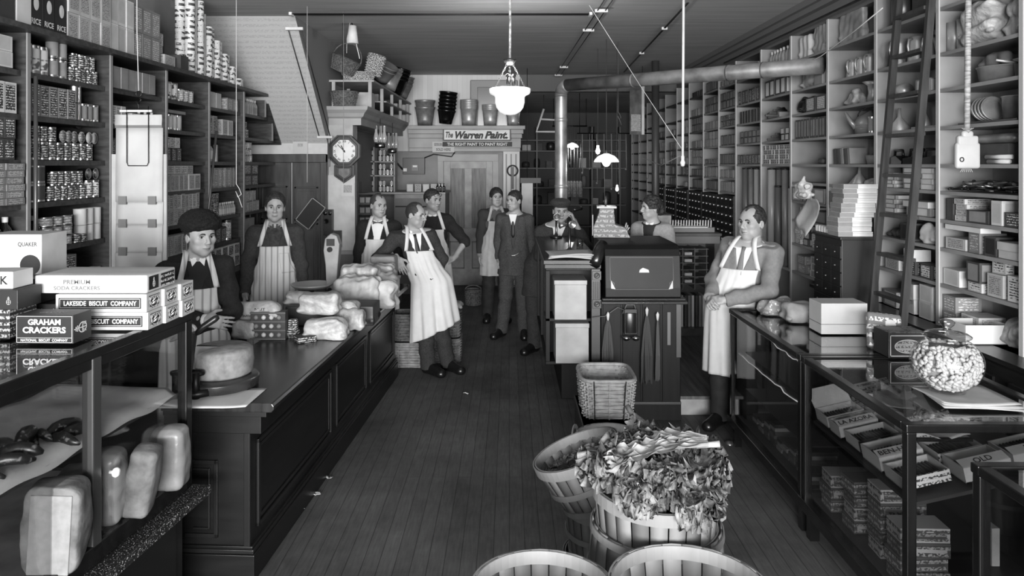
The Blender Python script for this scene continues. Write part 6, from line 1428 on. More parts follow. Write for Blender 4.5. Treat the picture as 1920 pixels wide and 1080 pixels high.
for k in range(7): m.tube([(-.02+k*.006, 0, -.085), (-.03+k*.009, 0, -.10)], .0016, 4); m.tube([(-.006+k*.002, 0, .082), (-.024+k*.009, 0, .094)], .0013, 4)
m.build('frayed_ends', M(.5, .7), e)
# stove pipe
PIPE = M(.42, .5, .2, kind='noise', amt=.25, sc=6)
sp = empty('stove_pipe', (.607, 8.4, 0), 0, 'long bent stove pipe crossing under the ceiling to the right shelves', 'stove pipe')
zt = 2.95; end = Vector((2.71-.607, 6.20-8.4, 2.885)); 
MB().lathe([(.072, .75), (.072, zt-.12)], 24, cap0=False, cap1=False).lathe([(.074, 1.75), (.077, 1.76), (.077, 1.78), (.074, 1.79)], 24).lathe([(.074, zt-.42), (.077, zt-.41), (.077, zt-.39), (.074, zt-.38)], 24).build('upright_pipe', M(.52, .42, .45, kind='noise', amt=.2, sc=6), sp)
d = (end-Vector((0, 0, zt))).normalized(); s_ = Vector((0, 0, zt))+d*.10
MB().tube([(0, 0, zt-.13), (0, 0, zt-.08)], .074, 24).tube([Vector((0, 0, zt-.09)), Vector((0, 0, zt-.04))+d*.02, Vector((0, 0, zt-.008))+d*.06, s_], .076, 24).build('elbow', PIPE, sp)
m = MB().tube([s_-d*.01, end], .073, 24)
for t in (.32, .70, .82): q = s_.lerp(end, t); m.tube([q-d*.012, q+d*.012], .0765, 24)
m.build('crossing_pipe', PIPE, sp)
for t in (.25, .9): q = s_.lerp(end, t)
c1 = P(1553, 101, 6.25); cord('chain stay running from the pipe up to the ceiling at the right', [P(1495, 128, 6.4), P(1540, 105, 6.1), P(1600, 60, 5.4), P(1655, 15, 4.9)], .004, PL_L)
# stove behind the man in the cap
stv = MB().lathe([(.2, .05), (.24, .1), (.25, .45), (.2, .5), (.22, .52), (.2, .72), (.1, .80), (.0, .82)], 28).build('heating_stove', IRON, None, loc=(.607, 8.4, 0)); tag(stv, 'round black iron stove under the upright stove pipe', 'stove')
for k in range(3): MB().tube([(.2*math.cos(k*2.1), .2*math.sin(k*2.1), .07), (.26*math.cos(k*2.1), .26*math.sin(k*2.1), .0)], .02, 6).build('leg', IRON, stv)
# ceiling wiring: paired wires on porcelain cleats
WIRE = M(.08, .5)
def wires(label, A, Bq, off, cle=(), r=.006):
    e = empty('wire_run', A, 0, label, 'wiring'); A = Vector(A); Bq = Vector(Bq); off = Vector(off)
    for s in (-.5, .5): MB().tube([off*s, Bq-A+off*s], r, 5).build('wire', WIRE, e)
    for t in cle:
        q = (Bq-A)*t; m = MB(); m.cbox(q, (abs(off.x)+.05 if abs(off.x) > .01 else .03, .035 if abs(off.x) > .01 else abs(off.y)+.05, .03)); m.build('cleat', PL_W, e, .004)
zc_ = ZC-.035
a, b = P(545, 17, 7.0), P(1110, 14, 7.0); wires('paired wires crossing the ceiling from left to right', (a.x, 7.0, zc_), (b.x, 7.0, zc_), (0, .05, 0), (.003, .995))
d0, d1 = 6.6, 11.6; wires('paired wires running back along the ceiling on white cleats', (XU(1135, 6.6), 6.4, zc_), (XU(1046, 11.9), 11.9, zc_), (.075, 0, 0), (.08, .26, .80, .98))
wires('single dark wire run slanting over the right ceiling', (XU(1290, 6.5), 6.5, zc_), (XU(1170, 11.4), 11.4, zc_), (.012, 0, 0), (.25, .6))
a0 = Vector((XU(553, 7.36), 7.33, 3.43)); a1 = Vector((XU(614, 8.58), 8.47, 2.34)); wires('paired wires slanting down the papered stair underside', a0, a1, (.13, 0, 0), (.01, .99))
cord('single wire strung down from the slanting wires to the pilaster', [a1+Vector((.06, 0, 0)), (a1.x+.06, 8.45, 2.0)], .004, WIRE)
# ============================================================ CASH DESK AND TELEPHONE COUNTER
DKP = M(.05, .5, kind='grain', amt=.45, sc=4, stretch=(8, 8, 1), spec=.2); DKT = M(.13, .2, kind='noise', amt=.3, sc=4, spec=.6); LINE = M(.42, .5)
pc = empty('phone_counter', (.29, 5.70, 0), 0, 'high dark counter with tin boxes in its open end and telephones on top', 'counter')
m = MB(); m.box(-.02, .435, -.03, 1.8, 1.235, 1.27); m.box(-.01, .44, -.015, 1.79, 1.20, 1.235); m.build('counter_top', DKT, pc, .004)
m = MB(); m.box(0, .43, .02, 1.78, .43, .455); m.box(.03, .40, .30, .33, .455, 1.20); m.box(0, .43, .02, .30, .775, .80); m.box(0, .43, .02, 1.78, 1.18, 1.2)
for y in (.02, .9, 1.74): m.box(0, .035, y, y+.04, .455, 1.18)
m.box(.40, .43, .02, 1.78, .0, 1.18); m.box(.16, .40, .5, 1.7, 0, .43, 0); m.build('carcase', DKP, pc, .003)
m = MB().box(.012, .016, .06, .9, .455, 1.18).box(.012, .016, .94, 1.74, .455, 1.18); m.build('side_glass', GLASS, pc)
m = MB()
for z0, z1 in ((1.02, 1.20), (.0, .0)): pass
m.box(.36, .43, -.03, .03, 0, 1.20)
for k in range(4): m.box(.372+k*.017, .380+k*.017, -.036, -.03, .90 if False else .965, 1.10)
for zz in (1.15, .925):
    m.cbox((.402, -.034, zz), (.07, .012, .07)); m.lathe([(.025, 0), (.018, .006), (.010, .002), (0, .006)], 14, (.402, -.040, zz), T=Matrix.Rotation(PI/2, 4, 'X'))
m.build('fluted_pilaster', M(.15, .4), pc, .002)
TINW = M(.53, .45, kind='noise', amt=.09, sc=6)
for k, (v0, v1, u0, u1) in enumerate(((509, 583, 1040, 1100), (598, 673, 1042, 1104))):
    a, b_ = P(u0, v1, 5.66), P(u1, v0, 5.66); o = MB().box(a.x, b_.x, 0, .28, 0, b_.z-a.z-.035).box(a.x-.004, b_.x+.004, -.004, .284, b_.z-a.z-.035, b_.z-a.z).build('tin_box', TINW, None, .003, (0, 5.66, [.801, .456][k])); tag(o, ['upper', 'lower'][k]+' square pale tin box in the open end of the telephone counter', 'tin box')
for k in range(5):
    o = MB().grid(lambda u, v: (u*.38, v*.40, .004*math.sin(u*5+k)+.012*(1-v)*math.sin(u*3)), 8, 6).build('paper_sheet', M(.62 if k % 2 else .72, .8), None, loc=(.31+.006*k, 5.69-.008*k, 1.278+.006*k), rz=.04*(k-2), solid=.003); tag(o, 'loose sheet in the thin stack of papers on the counter end', 'paper', 'papers on the counter end')
# cash desk front of upright boards
cd = empty('cash_desk', (.73, 5.68, 0), 0, 'dark cash desk with sloping lid and boarded front facing the aisle end', 'desk')
m = MB(); W = .63
for k in range(4): m.box(.012+k*W/4, W/4-.004+k*W/4, .0, .03, .13, .93)
m.box(0, W, .01, .8, .13, .92); m.box(-.0, W, -.012, .8, 0, .13); m.box(-.0, W, -.018, .8, .13, .15, 1); m.box(W-.04, W-.0, -.014, .0, .5, .93, 1)
m.build('boarded_front', [DKP, M(.24, .4)], cd, .003)
m = MB(); m.box(-.01, W+.04, -.07, .85, .93, .955); m.box(-.0, W+.03, -.05, .84, .955, .975); m.build('desk_top', DKT, cd, .006)
prf = [(-.01, .975), (-.01, 1.05), (.02, 1.30), (.045, 1.35), (.09, 1.38), (.15, 1.385), (.8, 1.385), (.8, .975)]
m = MB().prism(prf, .03, W-.0, 'X'); m.build('sloping_lid', M(.045, .5, kind='noise', amt=.7, sc=4, spec=.25), cd, .006)
a0, a1 = Vector((0, -.013, 1.03)), Vector((0, .02, 1.30)); d_ = (a1-a0); nrm = Vector((0, -1, .12)).normalized()
m = MB()
def lp(x, t): return Vector((x, 0, 0))+a0+d_*t+nrm*.003
fr = [(.10, .04), (W-.09, .04), (W-.09, .22), (W-.06, .30), (W-.06, .96), (.07, .96), (.07, .30), (.10, .22)]
m.tube([lp(x, t) for x, t in fr], .0015, 4, closed=True); 
for x, s in ((.075, 1), (W-.065, -1)): m.add([lp(x, .06), lp(x+s*.035, .04), lp(x, .30)], [(0, 1, 2)], 1)
m.add([lp(.30, .52), lp(.38, .52), lp(.375, .60), (lp(.33, .66)), lp(.305, .60)], [(0, 1, 2, 3, 4)], 1)
m.build('inlay_lines', [LINE, M(.62, .4)], cd)
o = MB().tube([(-.055, -.02, 1.24), (.0, .10, 1.34), (.03, .16, 1.37)], [.045, .05, .05], 18).build('rolled_tambour', M(.10, .25), cd)
MB().box(.52, .545, -.015, -.005, .60, .86).build('latch_board', M(.35, .5), cd)
def hangbunch(u, v0, v1, w, label, mat):
    c = P(u, v0, 5.63); L_ = (v1-v0)*5.63/FPX; r_ = empty('cord_bunch', c, 0, label, 'cord bunch'); m = MB()
    for k in range(26):
        a = random.uniform(-1, 1); e = a*w; m.tube([(0, 0, 0), (e*.5, .006*random.uniform(-1, 1), -L_*.2), (e, -.005+.01*random.uniform(-1, 1), -L_*.6), (e*1.02+random.uniform(-.004, .004), 0, -L_*random.uniform(.9, 1))], [.003, .006, .006, .004], 4)
    m.build('strands', mat, r_); MB().lathe([(.002, .03), (.014, .01), (.010, -.02), (.005, -.04)], 8, cap0=False, cap1=False).build('knot', PL_L, r_)
hangbunch(1140, 592, 700, .045, 'dark bunch of cords hanging at the left of the desk front', M(.17, .7)); hangbunch(1213, 583, 722, .045, 'long dark bunch of cords with white knot on the desk front', M(.14, .7)); hangbunch(1233, 592, 715, .015, 'thin bunch of cords hanging at the right of the desk front', M(.22, .7))
c = P(1182, 600, 5.64); e = empty('bell_box', c, 0, 'black telephone ringer box with two shiny bells on the desk front', 'bell box')
MB().lathe([(.055, -.10), (.055, .06)], 20, ell=.6).box(-.05, .05, -.02, .03, -.11, .09).build('box', M(.09, .3), e, .004)
for s in (-1, 1): MB().lathe([(0, -.034), (.02, -.028), (.033, -.01), (.034, .0), (0, .01)], 20, T=Matrix.Rotation(0, 4, 'X')).build('bell', M(.75, .22, 1), e, loc=(s*.037, -.03, -.125))
MB().tube([(-.05, 0, .08), (-.10, 0, .10), (-.2, 0, .03), (-.3, .0, .02)], .004, 5).tube([(-.06, 0, .05), (-.03, 0, .12), (.03, 0, .12), (.05, 0, .06)], .006, 5).build('wire', M(.3, .5), e)
def phone(x, y, z, label, h=.27, rz=0):
    e = empty('telephone', (x, y, z), rz, label, 'telephone'); MB().lathe([(0, 0), (.062, 0), (.065, .008), (.055, .02), (.02, .03), (.012, .05), (.010, h*.8), (.014, h*.82), (.014, h)], 20).build('stand', M(.10, .22, spec=.8), e)
    MB().lathe([(.014, 0), (.016, .03), (.034, .06), (.036, .062), (.030, .06), (.008, .03)], 18, T=Matrix.Translation((0, -.01, h)) @ Matrix.Rotation(PI/2+.2, 4, 'X')).build('mouthpiece', M(.7, .25, .9), e); return e
x, y = XU(1042, 7.30), 7.30; phone(XU(1043, 7.41), 7.41, 1.271, 'candlestick telephone gripped by the man in the flat cap', .23)
e = phone(XU(1068, 6.15), 6.15, 1.271, 'second candlestick telephone with receiver on its hook', .26, .3); MB().tube([(-.10, -.02, .235), (-.06, -.02, .24), (-.01, 0, .24)], [.026, .014, .012], 14).build('receiver', M(.6, .25, .9), e)
rc = P(1073, 388, 7.38); e = MB().tube([(-.028, .0, .0), (.0, 0, .0), (.04, 0, .01), (.06, .02, .015)], [.026, .018, .016, .022], 14).build('receiver', M(.08, .3), None, loc=(.70, 7.57, 1.55)); tag(e, 'black telephone receiver held to the ear of the man in the flat cap', 'telephone receiver')
o = MB().lathe([(.030, 0), (.034, .07), (.031, .07), (.027, .008), (0, .008)], 20).build('glass_cup', glass_mat('cup_glass', .8, 1.5, 2), None, loc=(XU(1087, 6.55), 6.55, 1.271)); tag(o, 'small clear glass standing on the telephone counter', 'glass')
# cash register
e = empty('cash_register', (XU(1140, 6.35), 6.35, 1.386), -.1, 'ornate pale embossed cash register on the desk', 'cash register'); EMB = M(.26, .5, .1, kind='print', sc=34, v2=.48)
MB().prism([(-.13, 0), (-.13, .10), (-.10, .17), (-.08, .23), (-.08, .26), (.05, .26), (.05, .23), (.06, .12), (.15, .09), (.19, 0)], -.10, .08, 'Y').build('embossed_case', [EMB], e, .004)
MB().box(-.10, .07, -.11, .09, .26, .275).build('cap', M(.42, .4, .2), e); MB().lathe([(.002, .09), (.016, .05), (.014, .02), (.008, 0)], 8, (-.02, 0, .275)).build('finial', M(.25, .4), e); MB().box(-.14, -.132, -.09, .07, .02, .2).build('side_plate', M(.15, .3), e)
m = MB(); 
for k in range(9): m.tube([(.14+.012*(k % 3), -.06+.03*(k//3), .06), (.16+.012*(k % 3), -.07+.03*(k//3), .13-.02*(k % 3))], .003, 5)
m.build('keys', M(.7, .4), e)
o = MB(); 
for k in range(14): o.tube([(.02*k-.14+random.uniform(-.01, .01), random.uniform(-.01, .03), 0), (.02*k-.13+random.uniform(-.02, .02), 0, random.uniform(.02, .05))], .004, 5)
# ============================================================ BASKETS OF GREENS
box_ = MB().box(-.20, .20, -.35, .40, 0, .262).box(-.205, .205, -.355, .405, .235, .262, 1).build('crate', [M(.12, .5), M(.25, .5)], None, .003, (.70, 5.08, .001)); tag(box_, 'low dark crate on the floor under the pale wicker basket', 'crate')
WP = M(.56, .6, kind='noise', amt=.12, sc=24)
b = basket('splint_basket', 'pale woven splint basket with black straps on the dark crate', (.69, 5.14, .265), .165, .19, .27, 1.14, WP, 10, 20, sq=5, r=.009, rim=.014)
m = MB()
for xx in (-.10, .10): m.tube([(xx, -.192, .0), (xx*1.04, -.206, .14), (xx*1.1, -.226, .275)], .014, 4, flat=.35, up=(1, 0, 0)); m.tube([(xx*1.1, .214, .22), (xx*1.1, .222, .28)], .014, 4)
m.build('strap', M(.05, .5), b)
o = MB().grid(lambda u, v: (-.15+.30*u, -.17+.34*v, .13+.04*math.sin(PI*u)*math.sin(PI*v)+.01*random.random()), 24, 24).build('straw', M(.5, .8, kind='noise', amt=.5, sc=50)); o.location = (.69, 5.14, .265); tag(o, 'rough straw and shavings inside the pale splint basket', 'straw'); o['kind'] = 'stuff'
STV = [M(.35, .65, kind='noise', amt=.14, sc=7, stretch=(1, 1, .3)), M(.35, .65, kind='noise', amt=.14, sc=7, stretch=(1, 1, .3)), M(.47, .65, kind='noise', amt=.1, sc=7, stretch=(1, 1, .3)), M(.45, .7)]
def bushel(label, loc, r0, r1, h, tilt=None, staves=22, hoops=(.93, .45, .06), handles=True, rz=0, inv=False, seed=0):
    root = empty('bushel_basket', loc, rz, label, 'basket')
    if tilt: root.rotation_euler = (tilt[0], tilt[1], rz)
    if inv: root.rotation_euler = (PI, 0, rz); root.location.z += h
    rs = random.Random(seed); m = MB(); m.lathe([(0, .01), (r0, .01)], staves, mat=1, cap0=False, cap1=False)
    for k in range(staves):
        a0, a1 = 2*PI*k/staves+.012, 2*PI*(k+1)/staves-.012; mt = rs.choice((0, 0, 1, 2, 3)); vs = []
        for i in range(7):
            t = i/6; r = r0+(r1-r0)*(t**.85); 
            for (a, q) in ((a0, 0), ((a0+a1)/2, .0015), (a1, 0)): vs.append(((r+q)*math.cos(a), (r+q)*math.sin(a), h*t))
        fs = [(i*3+j, i*3+j+1, i*3+j+4, i*3+j+3) for i in range(6) for j in range(2)]
        m.add(vs, fs, mt, True)
    m.build('staves', STV, root, solid=.004)
    for t in hoops:
        r = r0+(r1-r0)*(t**.85); w_ = .022 if t > .9 else .013; hp = MB()
        for s_ in ((.004, 1), (-.006, 1)) if t > .9 else ((.004, 1),):
            vs = []; n = 48
            for k in range(n):
                a = 2*PI*k/n
                for (rr, zz) in ((r+s_[0], -w_), (r+s_[0]+.005, -w_), (r+s_[0]+.005+.002, w_), (r+s_[0]+.002, w_)): vs.append((rr*math.cos(a), rr*math.sin(a), h*t+zz+.003*math.sin(a*2+t*9)))
            hp.add(vs, [(k*4+i, k*4+(i+1) % 4, ((k+1) % n)*4+(i+1) % 4, ((k+1) % n)*4+i) for k in range(n) for i in range(4)], 0, False)
        hp.build('hoop', STV[2], root)
    if handles:
        for s_ in (-1, 1):
            pts = [(.07*math.cos(a), s_*(r1+.012+.01*math.sin(a)), h*.80+h*.26*math.sin(a)) for a in np.linspace(0, PI, 14)]; MB().tube(pts, .017, 4, flat=.3, up=(0, 1, 0)).build('handle', STV[2], root)
    return root
bushel('near bushel basket at the bottom edge of the photo, open and empty', (.545, 2.17, .42), .185, .237, .335, seed=1, handles=False)
bushel('upturned bushel basket carrying the near empty one', (.545, 2.17, .001), .20, .24, .415, inv=True, handles=False, seed=9)
bushel('left open bushel basket at the bottom edge of the photo', (.105, 2.245, .375), .17, .222, .33, seed=2, handles=False)
bushel('upturned bushel basket carrying the left open one', (.105, 2.245, .001), .185, .225, .37, inv=True, handles=False, seed=10)
bushel('upturned bushel basket with wide hoop below the lettuce basket', (.545, 2.66, .35), .232, .262, .36, inv=True, handles=False, seed=3, hoops=(.97, .5, .05))
bushel('lowest upturned bushel basket under the lettuce stack', (.545, 2.66, .001), .20, .262, .345, inv=True, handles=False, seed=4)
bushel('bushel basket heaped with curly lettuce', (.545, 2.66, .55), .195, .228, .285, seed=5, rz=.7, hoops=(.95, .5))
bushel('tilted bushel basket of small greens left behind the lettuce', (.40, 3.30, .48), .14, .205, .25, tilt=(-.05, -.38), seed=6, handles=False)
bushel('dark slatted basket below the tilted one', (.44, 3.36, .21), .15, .185, .25, seed=7, handles=False); bushel('lowest basket of the stack left behind the lettuce', (.44, 3.36, .001), .16, .18, .205, seed=8, handles=False)
bushel('small bushel basket with round handle near the dark crate', (.50, 4.05, .001), .15, .20, .36, seed=11, rz=.4, hoops=(.93, .45)); bushel('bushel basket close before the dark crate, half hidden by lettuce', (.62, 4.48, .001), .15, .20, .34, seed=12, rz=1.2)
# lettuce
LT = [M(.37, .7, kind='noise', amt=.45, sc=22, bump=.5, bsc=60), M(.21, .6, kind='noise', amt=.5, sc=18, bump=.5, bsc=60), M(.54, .6, kind='noise', amt=.15, sc=16)]
def leaf(m, base, d, up, L_, W, curl, ruf, mat, rs, rib=True):
    base = Vector(base); d = Vector(d).normalized(); up = Vector(up); up = (up-d*up.dot(d)).normalized(); sd = d.cross(up); ph = rs.uniform(0, 6)
    def f(u, v):
        s_ = (u-.5)*2; w = W*math.sin(PI*min(1, v*.72+.16))**.6*(.5+.7*v); e = (abs(s_)**2+.4*max(0, v-.7)/.3)*ruf*v
        ang = curl*v; c = base+d*(L_*v*math.cos(ang*.6))-up*(L_*v*math.sin(ang*.6))
        z = e*math.sin(v*24+ph+s_*2)*.9+e*math.sin(v*51+ph*2)*.5+.25*W*s_*s_
        return c+sd*(s_*w*(1+.06*math.sin(v*31+ph)))+up*z+d*e*.9*math.sin(s_*11+ph)
    m.grid(f, 14, 22, mat)
    if rib: m.tube([f(.5, v)+up*.003 for v in np.linspace(0, .8, 8)], [.011, .010, .008, .007, .005, .004, .003, .001], 6, mat=2)
rs = random.Random(11)
heads = []
for k in range(12):
    a = k*2.4; r = .05+.165*math.sqrt((k+.5)/12); heads.append((r*math.cos(a), r*math.sin(a), .0))
for k, (hx, hy, _) in enumerate(heads):
    m = MB(); q = math.hypot(hx, hy); zc0 = .862+.155*math.cos(min(1.5, q/.22*1.4)); od = Vector((hx, hy, 0)).normalized()
    for j in range(28):
        a = rs.uniform(0, 2*PI); o_ = Vector((math.cos(a), math.sin(a), 0)); d = (o_*.9+od*1.1*(q/.2)+Vector((0, 0, rs.uniform(-.15, .55)-.5*q/.2*max(0, o_.dot(od))))); leaf(m, (hx, hy, zc0-.03+.02*rs.random()), d, (0, 0, 1), rs.uniform(.065, .115), rs.uniform(.045, .07), rs.uniform(.2, 1.5), rs.uniform(.014, .026), rs.choice((0, 0, 1)), rs, rib=j % 3 == 0)
    o = m.build('lettuce', LT, None, loc=(.545, 2.66, 0)); tag(o, 'head of curly lettuce in the overflowing heap on the bushel basket', 'lettuce', 'lettuces heaped on the bushel basket')
m = MB()
for t in range(5): leaf(m, (.16, -.12+.010*t, 1.035), (-1.0+.07*t, .05+.12*t, -.06), (0, 0, 1), .36, .055, .30, .018, 0, rs); 
m.tube([(.12, -.11, 1.03), (.17, -.12, 1.036), (.20, -.125, 1.04)], [.012, .010, .012], 10, mat=2); o = m.build('lettuce', [M(.62, .5, kind='noise', amt=.2, sc=22), LT[1], LT[2]], None, loc=(.545, 2.66, 0)); tag(o, 'long pale romaine lettuce laid across the top of the heap', 'lettuce')
m = MB()
for t in range(5): leaf(m, (.05, .36, .93), (-.1+.14*t, -1.0, -.08+.02*t), (0, 0, 1), .27, .035, .3, .012, 0, rs)
m.tube([(.05, .34, .93), (-.02, .46, .96), (-.03, .50, .975)], [.013, .011, .012], 8, mat=2); o = m.build('lettuce', [M(.58, .5, kind='noise', amt=.2, sc=22), LT[1], LT[2]], None, loc=(.545, 2.62, 0)); tag(o, 'pale romaine lettuce with stalk pointing back towards the splint basket', 'lettuce')
m = MB()
for j in range(120):
    a = rs.uniform(0, 2*PI); r = .16*math.sqrt(rs.random()); x, y = r*math.cos(a), r*math.sin(a); leaf(m, (x, y, .16+.05*math.cos(r*8)), (math.cos(a*3), math.sin(a*3), .6), (0, 0, 1), rs.uniform(.03, .05), .014, .8, .006, rs.choice((0, 0, 1)), rs, rib=False)
o = m.build('small_greens', LT, None, loc=(.40, 3.30, .485)); o.rotation_euler = (-.05, -.38, 0); tag(o, 'loose small greens filling the tilted basket', 'greens'); o['kind'] = 'stuff'
# scraps on the floor
for k, (u, v) in enumerate(((606, 899), (592, 933), (572, 957), (877, 738))):
    x, y = on(u, v, .002); m = MB(); m.grid(lambda a, b: (.05*a+.01*math.sin(b*5), .03*b+.01*math.sin(a*7), .008*math.sin(a*6+k)*b), 6, 5); o = m.build('paper_scrap', WHITEPAPER, None, loc=(x, y, .012), rz=k*1.1, solid=.001); o.scale = [(1, 1, 1), (.9, 1.1, 1), (.5, .5, 1), (.7, .6, 1)][k]; tag(o, ['white torn paper scrap by the counter foot, farthest of three', 'crumpled white paper scrap by the counter foot, middle of three', 'tiny white paper scrap by the counter foot, nearest of three', 'small white paper scrap in the middle of the aisle'][k], 'paper scrap')
x, y = on(1368, 832, 0); o = MB().lathe([(0, .022), (.02, .020), (.034, .008), (.036, 0)], 16, cap1=False).build('floor_dish', M(.45, .3, .8), None, loc=(x-.0, y, .001)); tag(o, 'small shiny metal dish on the floor by the showcase corner', 'dish')
# ============================================================ RIGHT SHOWCASES
FR2 = M(.065, .2, kind='grain', amt=.3, sc=4, stretch=(6, 6, 1), spec=.7)
def showcase(x0, x1, y0, y1, zt, label, zb=.15, tray=True, shelf=None):
    e = empty('glass_showcase', (x0, y0, 0), 0, label, 'showcase'); w, l = x1-x0, y1-y0
    m = MB()
    for q in ((0, w, 0, .045), (0, w, l-.045, l), (0, .045, .045, l-.045), (w-.045, w, .045, l-.045)): m.box(q[0], q[1], q[2], q[3], zt-.035, zt-.0)
    m.build('top_frame', FR2, e, .005)
    for xx in (0.005, w-.045):
        for yy in (.005, l-.045): MB().box(xx, xx+.04, yy, yy+.04, zb, zt-.035).build('post', FR2, e, .004)
    m = MB(); m.box(-.012, w, -.012, l, zb, zb+.06); m.box(.05, w-.05, .05, l-.05, zb+.06, zb+.07, 1); m.build('bottom_frame', [FR2, M(.14, .5)], e, .004)
    for xx in (.02, w-.08):
        for yy in (.02, l-.08): MB().box(xx, xx+.05, yy, yy+.05, 0, zb).build('leg', FR2, e)
    MB().box(.03, w-.03, .03, l-.03, zt-.012, zt-.007).build('top_glass', GLASS_TOP, e)
    m = MB(); m.box(.018, .022, .045, l-.045, zb+.06, zt-.035); m.box(.045, w-.045, .018, .022, zb+.06, zt-.035); m.build('side_glass', GLASS, e)
    m = MB(); m.box(w-.05, w-.04, .04, l-.04, zb+.06, zt-.05); m.build('back_panel', M(.10, .5), e)
    if shelf:
        MB().prism([(.05, shelf-.015), (w-.06, shelf+.13), (w-.06, shelf+.145), (.05, shelf)], .05, l-.05, 'Y').build('display_shelf', M(.12, .5), e)
    return e
s1 = showcase(1.60, 2.35, 3.945, 5.22, .98, 'glass showcase with cracked side pane under the hands of the cardigan man')
s2 = showcase(1.60, 2.35, 2.885, 3.935, .98, 'glass showcase full of open cigar boxes below the candy jar', shelf=.64)
s3 = showcase(1.62, 2.37, 1.30, 2.52, .985, 'glass showcase corner at the lower right photo edge with round-label box', shelf=.5)
# white jagged cracks in the pane
m = MB(); rs = random.Random(4)
for (u0, v0, u1, v1) in ((1410, 612, 1500, 682), (1385, 664, 1498, 757)):
    pts = []
    for k in range(14):
        t = k/13; u = u0+(u1-u0)*t+rs.uniform(-2, 2); v = v0+(v1-v0)*t+rs.uniform(-2.5, 2.5); Y = 1.615*FPX/(u-U0); pts.append((1.615-1.60, Y-3.945, CAMZ-(v-V0)*Y/FPX))
    m.tube(pts, .004, 5)
m.build('mended_crack', M(.85, .4), s1)
for k in range(5):
    MB().box(.08, .60, .1, 1.15, .30+k*.13, .306+k*.13).build('inner_shelf', M(.12, .4), s1) if k in (1, 3) else None
for k in range(9):
    y = 4.08+k*.11; n_ = 3+(k*7) % 4; tag(MB().box(-.10, .10, -.045, .045, 0, .022).build('flat_packet', [M(.25, .5), M(.45, .5), M(.14, .5)][k % 3], None, .001, (1.80, y, .222)), 'flat packet on the floor of the cracked showcase', 'packet', 'flat packets in the cracked showcase')
    for j in range(1, n_):
        o = MB().box(-.10, .10, -.045, .045, 0, .022).build('flat_packet', [M(.25, .5), M(.5, .5), M(.14, .5), M(.32, .5)][(k+j) % 4], None, .001, (1.80+random.uniform(-.01, .01), y, .222+j*.0235)); tag(o, 'flat packet stacked on others in the cracked showcase', 'packet', 'stacked flat packets in the cracked showcase')
# open cigar boxes on the sloping shelf
CIG = M(.12, .55, kind='noise', amt=.4, sc=40); LBW = M(.62, .6, kind='noise', amt=.05); LBP = M(.72, .6, kind='print', sc=60, v2=.2)
SLP = math.atan(.145/.64)
def cigarbox(x, y, w, dd, h, label, title=None, front=LBW, full=True, lid=True, rz=0, z0=.64, x0=1.65, portrait=False):
    z = z0+.002+(x-x0)*math.tan(SLP)+.012; e = empty('cigar_box', (x, y, z), 0, label, 'cigar box'); e.rotation_euler = (0, -SLP, rz)
    m = MB(); t = .006; m.box(0, w, 0, dd, 0, t); m.box(0, w, 0, t, 0, h, 1); m.box(0, w, dd-t, dd, 0, h); m.box(0, t, t, dd-t, 0, h); m.box(w-t, w, t, dd-t, 0, h); m.build('open_box', [M(.62, .6), front], e)
    if lid: m = MB().box(0, w, -.003, .003, 0, dd*.75); o = m.build('lid', front if title is None else LBW, e, loc=(0, dd, h)); o.rotation_euler = (-.75, 0, 0)
    if full:
        m = MB()
        for r_ in range(2):
            for k in range(int((w-.02)/.015)): m.tube([(.014+k*.015, .010, .012+r_*.014), (.014+k*.015, dd*.5, .013+r_*.014), (.014+k*.015, dd-.010, .012+r_*.014)], [.005, .0075, .006], 6)
        m.build('cigars', CIG, e)
    if title:
        m = MB().box(.002, w-.002, 0, .048, -.001, .001); fl = m.build('title_flap', front, e, loc=(0, .002, h+.001)); fl.rotation_euler = (.30, 0, 0)
        t_ = text(title, (w/2, .024, .0018), '+Z', min(w*.86, .034*len(title)*.75), .028, INK, fl)
    if portrait:
        MB().lathe([(.020, 0), (0, .001)], 20, T=Matrix.Rotation(PI/2, 4, 'X') @ Matrix.Diagonal((1, 1.15, 1, 1)), cap0=False).lathe([(.009, .001), (0, .002)], 16, (0, 0, .002), T=Matrix.Rotation(PI/2, 4, 'X') @ Matrix.Diagonal((1, 1.3, 1, 1)), mat=1, cap0=False).build('portrait_oval', [PL_W, PL_M], e, loc=(w/2, -.001, h/2))
    return e
cigarbox(1.66, 3.72, .20, .14, .06, 'open cigar box farthest on the display shelf, front row')
cigarbox(1.66, 3.58, .20, .12, .06, 'open cigar box with a two-word title flap, front row second from far end', 'LA AZORA', lid=False)
cigarbox(1.67, 3.40, .20, .15, .055, 'full cigar box with a portrait oval, front row', None, M(.16, .5), lid=False, portrait=True)
cigarbox(1.66, 3.19, .20, .17, .065, 'open cigar box with loosely strewn cigars, front row', 'BEN-HUR', lid=False)
cigarbox(1.66, 3.00, .20, .16, .055, 'front-row cigar box nearest the viewer with sketched horses', None, LBP, lid=False)
cigarbox(1.90, 3.72, .19, .13, .045, 'open cigar box in the back row at the far end', None, LBP)
cigarbox(1.90, 3.54, .19, .14, .045, 'open cigar box in the back row, second from the far end', None, LBW)
cigarbox(1.89, 3.34, .20, .16, .07, 'wide lettered cigar box in the back row', 'Toledo', LBW, full=False)
cigarbox(1.89, 3.14, .20, .15, .05, 'cigar box with a lady picture in the back row', None, LBP, lid=True)
cigarbox(1.89, 2.96, .20, .15, .065, 'full cigar box with bold title in the back row, nearest the viewer', 'OLD', LBW, lid=False)
cigarbox(2.12, 3.00, .17, .16, .05, 'cigar box in the third row close to the back panel', 'P', LBW, lid=False)
